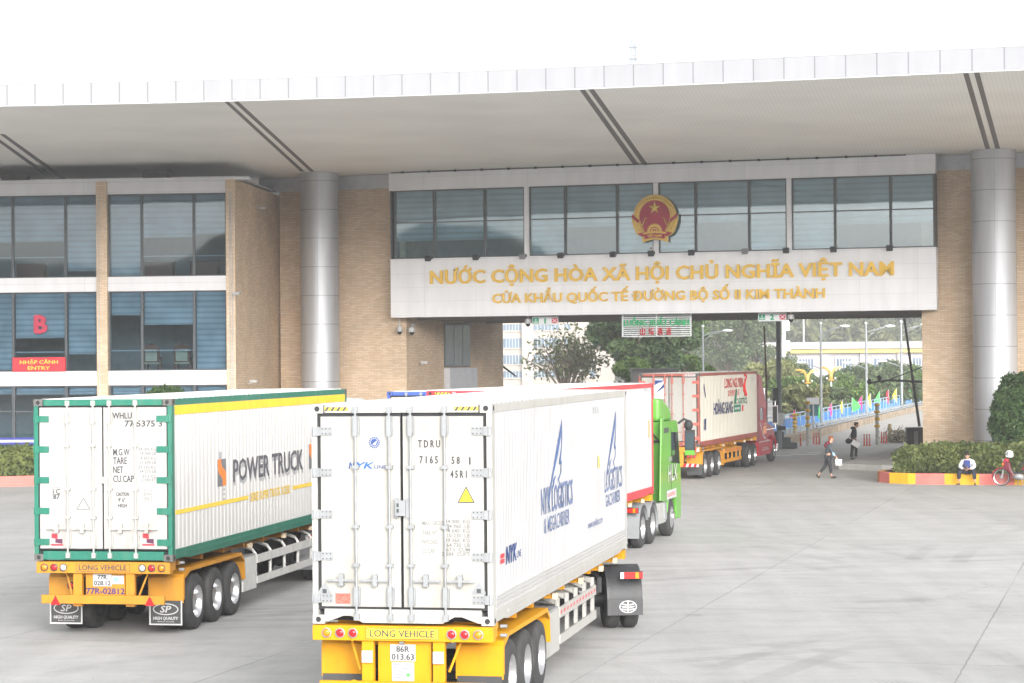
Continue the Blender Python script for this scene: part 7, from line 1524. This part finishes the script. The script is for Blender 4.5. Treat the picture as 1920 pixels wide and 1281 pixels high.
# middle distance trees behind the blue fence
spec = [(1452, 205, 4.2, 2.6, LT4, 'yellowing tree behind the thin rusty pole'), (1490, 190, 2.9, 2.2, LT5, 'yellow green bush under the left gold lamp'), (1478, 235, 4.3, 2.6, LT3, 'green tree beside the white mast in front of the far building'), (1392, 345, 11.5, 5.0, LT3, 'tall hazy green tree above the cream container roof'), (1340, 335, 12.5, 5.0, LT3, 'tall hazy green tree right of the street lamp behind the cream container'), (1425, 215, 4.0, 2.8, LT4, 'brownish tree above the cab of the red truck'), (1530, 215, 2.8, 2.6, LT3, 'green tree between the gold lamps below the far building'), (1570, 225, 2.8, 2.6, LT5, 'green tree right of the gold lamps'), (1610, 235, 3.6, 3.0, LT3, 'rounded green tree in front of the second window of the far building'), (1650, 240, 4.0, 3.2, LT3, 'tallest green tree in front of the third window of the far building'), (1690, 245, 3.6, 3.0, LT5, 'light green tree left of the raised barrier arm'), (1725, 250, 3.2, 3.0, LT3, 'green tree beside the tan pier in front of the far building'), (1545, 175, 2.2, 2.0, LT3, 'low bush just behind the blue fence left of the spread green flag'), (1585, 185, 2.4, 2.2, LT5, 'low bush just behind the blue fence above the yellow flags'), (1630, 195, 2.6, 2.3, LT3, 'low bush just behind the blue fence at the second lamp post'), (1680, 205, 2.7, 2.4, LT3, 'low bush just behind the blue fence at the third lamp post'), (1718, 215, 2.8, 2.4, LT5, 'low bush just behind the blue fence beside the tan pier'), (1505, 160, 2.6, 1.8, LT4, 'low yellowish bush behind the leftmost pink flag'), (1415, 300, 11, 5, LT3, 'far hazy tree high above the red truck'), (1365, 300, 12, 5, LT3, 'far hazy tree between the street lamp and the thin rusty pole')]
for i, (px, d, h, sp2, lm, lab) in enumerate(spec): tree(lab, tp(px, d), h, sp2, 4200 if h > 4 else 2400, .30 if h > 4 else .24, lm, .14, .18, 22, 'trees behind the blue fence', rs=40+i)
# hillside wood: one mass that cannot be counted
HM = mat("hill_soil_green", (.055, .075, .035), .95, 0, .25, .05)
b = MB(); nx, ny = 50, 14; vs = []
for j in range(ny+1):
    for i in range(nx+1):
        x = -60+i*7.6; y = 480+j*26; hgt = 40*(1-math.exp(-((y-470)/120)**1.5))*(.75+.25*math.sin(x*.021+1.2))+3*math.sin(x*.07+y*.03); vs.append((x, y, max(0, hgt)-.3))
b.add(vs, [(j*(nx+1)+i, j*(nx+1)+i+1, (j+1)*(nx+1)+i+1, (j+1)*(nx+1)+i) for j in range(ny) for i in range(nx)], HM, None, True); o = b.build('hill'); tag(o, kind='structure')
rr = random.Random(5); pts = []
while len(pts) < 60000:
    i = rr.randrange(len(vs)); v = vs[i]
    if v[0]/v[1] < .06 or v[0]/v[1] > .21: continue
    cx, cy, cz = v[0]+rr.uniform(-6, 6), v[1]+rr.uniform(-13, 13), v[2]+rr.uniform(.5, 3.5); rad = rr.uniform(1.6, 4.2)
    for _ in range(90): w_ = Vector((rr.gauss(0, 1), rr.gauss(0, 1), abs(rr.gauss(0, 1)))).normalized()*rad*rr.uniform(.7, 1.05); pts.append((cx+w_.x, cy+w_.y, cz+w_.z*1.1))
o = leaves('hillside_wood', pts, 1.0, leaf_mat("hillside_leaf", (.035, .07, .04), (.16, .16, .06), .03), kind='stuff', rnd=rr); tag(o, 'hazy mixed green and brown wood covering the hill beyond the gate', 'wood')
# ---------------------------------------------------------------- far customs building
FWALL = mat("far_building_wall", (.34, .325, .34), .8, 0, .03, .2); FYEL = mat("far_building_yellow", (.46, .38, .12), .7); FWIN = mat("far_window_glass", (.06, .10, .17), .15, 0, .2, .8)
D1 = 330.0; x0, x1 = P(1440, 660, D1).x, P(1800, 660, D1).x; zr, zy1, zy0 = P(1600, 641, D1).z, P(1600, 652, D1).z, P(1600, 662, D1).z
t = thing('far_customs_building', 'long pale building with a yellow roof band and tall blue windows far beyond the fence', 'building', ((x0+x1)/2, D1, 0))
b = MB(); b.box((x0, D1, 0), (x1, D1+18, zy0), FWALL); b.build('wall', t, True); b = MB(); b.box((x0-.6, D1-.8, zy0+.01), (x1+.6, D1+18, zy1-.15), FYEL); b.build('yellow_band', t, True)
b = MB(); b.box((x0-1, D1-1.2, zy1-.149), (x1+1, D1+19, zr), FWALL); b.build('roof', t, True)
for px in (1463, 1547, 1618, 1688, 1757): xa = P(px, 660, D1).x; b = MB(); b.box((xa-.5, D1-.35, 0), (xa+.5, D1-.001, zy0-.01), FWALL); b.build('pilaster', t, True)
for px0, px1 in ((1498, 1524.5), (1568, 1594.5), (1638.5, 1665), (1711, 1737)):
    xa, xb = P(px0, 660, D1).x, P(px1, 660, D1).x; zt_ = P(1600, 672.5, D1).z; b = MB(); b.box((xa-.25, D1-.2, .5), (xb+.25, D1-.003, zt_+.25), mat("far_window_surround", (.42, .41, .42), .7)); b.box((xa, D1-.22, .6), (xb, D1-.201, zt_), FWIN)
    o = b.build('window', t, True); PM[o.name] = PM[t.name]; b = MB()
    for k in range(1, 5): xm = xa+(xb-xa)*k/5; b.box((xm-.06, D1-.30, .6), (xm+.06, D1-.2201, zt_), WCLEAN)
    b.build('mullion', o, True)
p = P(1507, 642, D1+5); t = thing('pale_roof_pole', 'thin pale pole rising from the far building roof', 'pole', (p.x, p.y, zr)); b = MB(); b.tube([(0, 0, -.05), (0, 0, 4.2)], .13, WCLEAN, 8); b.build('shaft', t)
# ---------------------------------------------------------------- white hotel building
D2 = 380.0; HW = mat("hotel_white_wall", (.36, .325, .29), .8, 0, .05, .1); HWIN = mat("hotel_window_glass", (.05, .10, .15), .3, 0, .45, .5); HFR = mat("hotel_frame_white", (.34, .36, .38), .6)
t = thing('white_hotel_building', 'tall cream white building with rows of blue windows seen left under the bridge', 'building', P(1040, 700, D2)); xL, xR = P(900, 650, D2).x, P(1152, 650, D2).x; zT = P(1000, 560, D2).z
b = MB(); b.box((xL, D2, 0), (xR, D2+14, zT), HW); b.build('wall', t, True); b = MB(); b.box((xL-.3, D2-.3, zT), (xR+.3, D2+14.3, zT+.5), HW); b.build('roof', t, True)
b = MB(); xa, xb = P(978.5, 650, D2).x, P(1000, 650, D2).x; b.box((xa, D2-.9, 0), (xb, D2-.003, zT-.2), HW); b.box((P(990, 650, D2).x, D2-.96, 0), (P(997, 650, D2).x, D2-.901, zT-.4), mat("hotel_grey_panel", (.40, .36, .36), .7)); b.build('stair_tower', t, True)
rows = [(578, 590), (608, 619.5), (634.5, 652), (666, 682.5), (696, 708)]
for (ya, yb) in rows:
    z1, z0 = P(1000, ya, D2).z, P(1000, yb, D2).z
    for (pa, pb, nn) in ((905, 940, 4), (943.5, 978, 6), (1001, 1048, 7), (1058, 1069, 2), (1106, 1115, 1)):
        if pa == 1106 and ya != 696: continue
        xa, xb = P(pa, 650, D2).x, P(pb, 650, D2).x; b = MB(); b.box((xa, D2-.05, z0), (xb, D2-.003, z1), HWIN); o = b.build('window', t, True); PM[o.name] = PM[t.name]; b = MB()
        for k in range(1, nn): xm = xa+(xb-xa)*k/nn; b.box((xm-.06, D2-.09, z0), (xm+.06, D2-.051, z1), HFR)
        b.box((xa-.1, D2-.25, z0-.22), (xb+.1, D2-.004, z0-.001), HW); b.build('frame', o, True)
# lattice tower
D3 = 850.0; p = P(1188, 118, D3); t = thing('lattice_tower', 'pale grey lattice telecom mast far away above the canopy roof', 'tower', (p.x, D3, 0)); zt_ = P(1187, 45, D3).z; z1 = P(1187, 76, D3).z; TW = mat("pale_tower_steel", (.16, .20, .26), .6)
b = MB(); hb = 4.0; ht = .75
def lg(s, q, z): f = z/z1; r = hb+(ht-hb)*min(1, f*1.0)**.6; return (s*r, q*r, z)
zs = [z1*k/22 for k in range(23)]
for s in (-1, 1):
    for q in (-1, 1): b.tube([lg(s, q, z) for z in zs], .30, TW, 5)
for a, c in zip(zs, zs[1:]):
    for q in (-1, 1): b.tube([lg(-1, q, a), lg(1, q, c)], .16, TW, 4); b.tube([lg(1, q, a), lg(-1, q, c)], .16, TW, 4); b.tube([lg(-1, q, c), lg(1, q, c)], .16, TW, 4); b.tube([lg(q, -1, a), lg(q, 1, c)], .16, TW, 4)
b.build('lattice', t); b = MB(); b.tube([(0, 0, z1), (0, 0, zt_)], [.32, .2], TW, 6); b.build('spire', t)
for k, py in enumerate((89, 111)):
    z = P(1187, py, D3).z; b = MB(); b.lathe([(1.9, 0), (1.9, .15), (.6, .15), (.6, 0)], (0, 0, z), Z_, TW, 14, closed=True)
    for j in range(6): a = j*math.pi/3; b.box((1.8*math.cos(a)-.22, 1.8*math.sin(a)-.22, z-.2), (1.8*math.cos(a)+.22, 1.8*math.sin(a)+.22, z+1.6), TW)
    b.build('antenna_ring', t)
# wooded ridge behind the camera, seen only in the window reflections
b = MB(); vs = []; rr = random.Random(9)
for i in range(61):
    x = -300+i*10; h_ = 27+7*math.sin(i*.35)+4*math.sin(i*.9+1)+rr.uniform(-1.5, 1.5); vs += [(x, -190, 0), (x, -210, h_)]
b.add(vs, [(2*i, 2*i+2, 2*i+3, 2*i+1) for i in range(60)], mat("rear_ridge_green", (.09, .13, .11), .95, 0, .4, .05)); o = b.build('rear_hill'); tag(o, kind='structure')
# ---------------------------------------------------------------- haze
hz_ = bpy.data.materials.new("haze_air"); hz_.use_nodes = True; n = hz_.node_tree.nodes; n.clear(); vo = n.new("ShaderNodeVolumePrincipled"); vo.inputs['Color'].default_value = (.97, .98, 1, 1); vo.inputs['Density'].default_value = 0.00058; vo.inputs['Anisotropy'].default_value = 0.2; ou = n.new("ShaderNodeOutputMaterial"); hz_.node_tree.links.new(vo.outputs[0], ou.inputs['Volume'])
b = MB(); b.box((-260, -40, -1), (330, 900, 146), hz_); o = b.build('haze'); tag(o, kind='stuff')
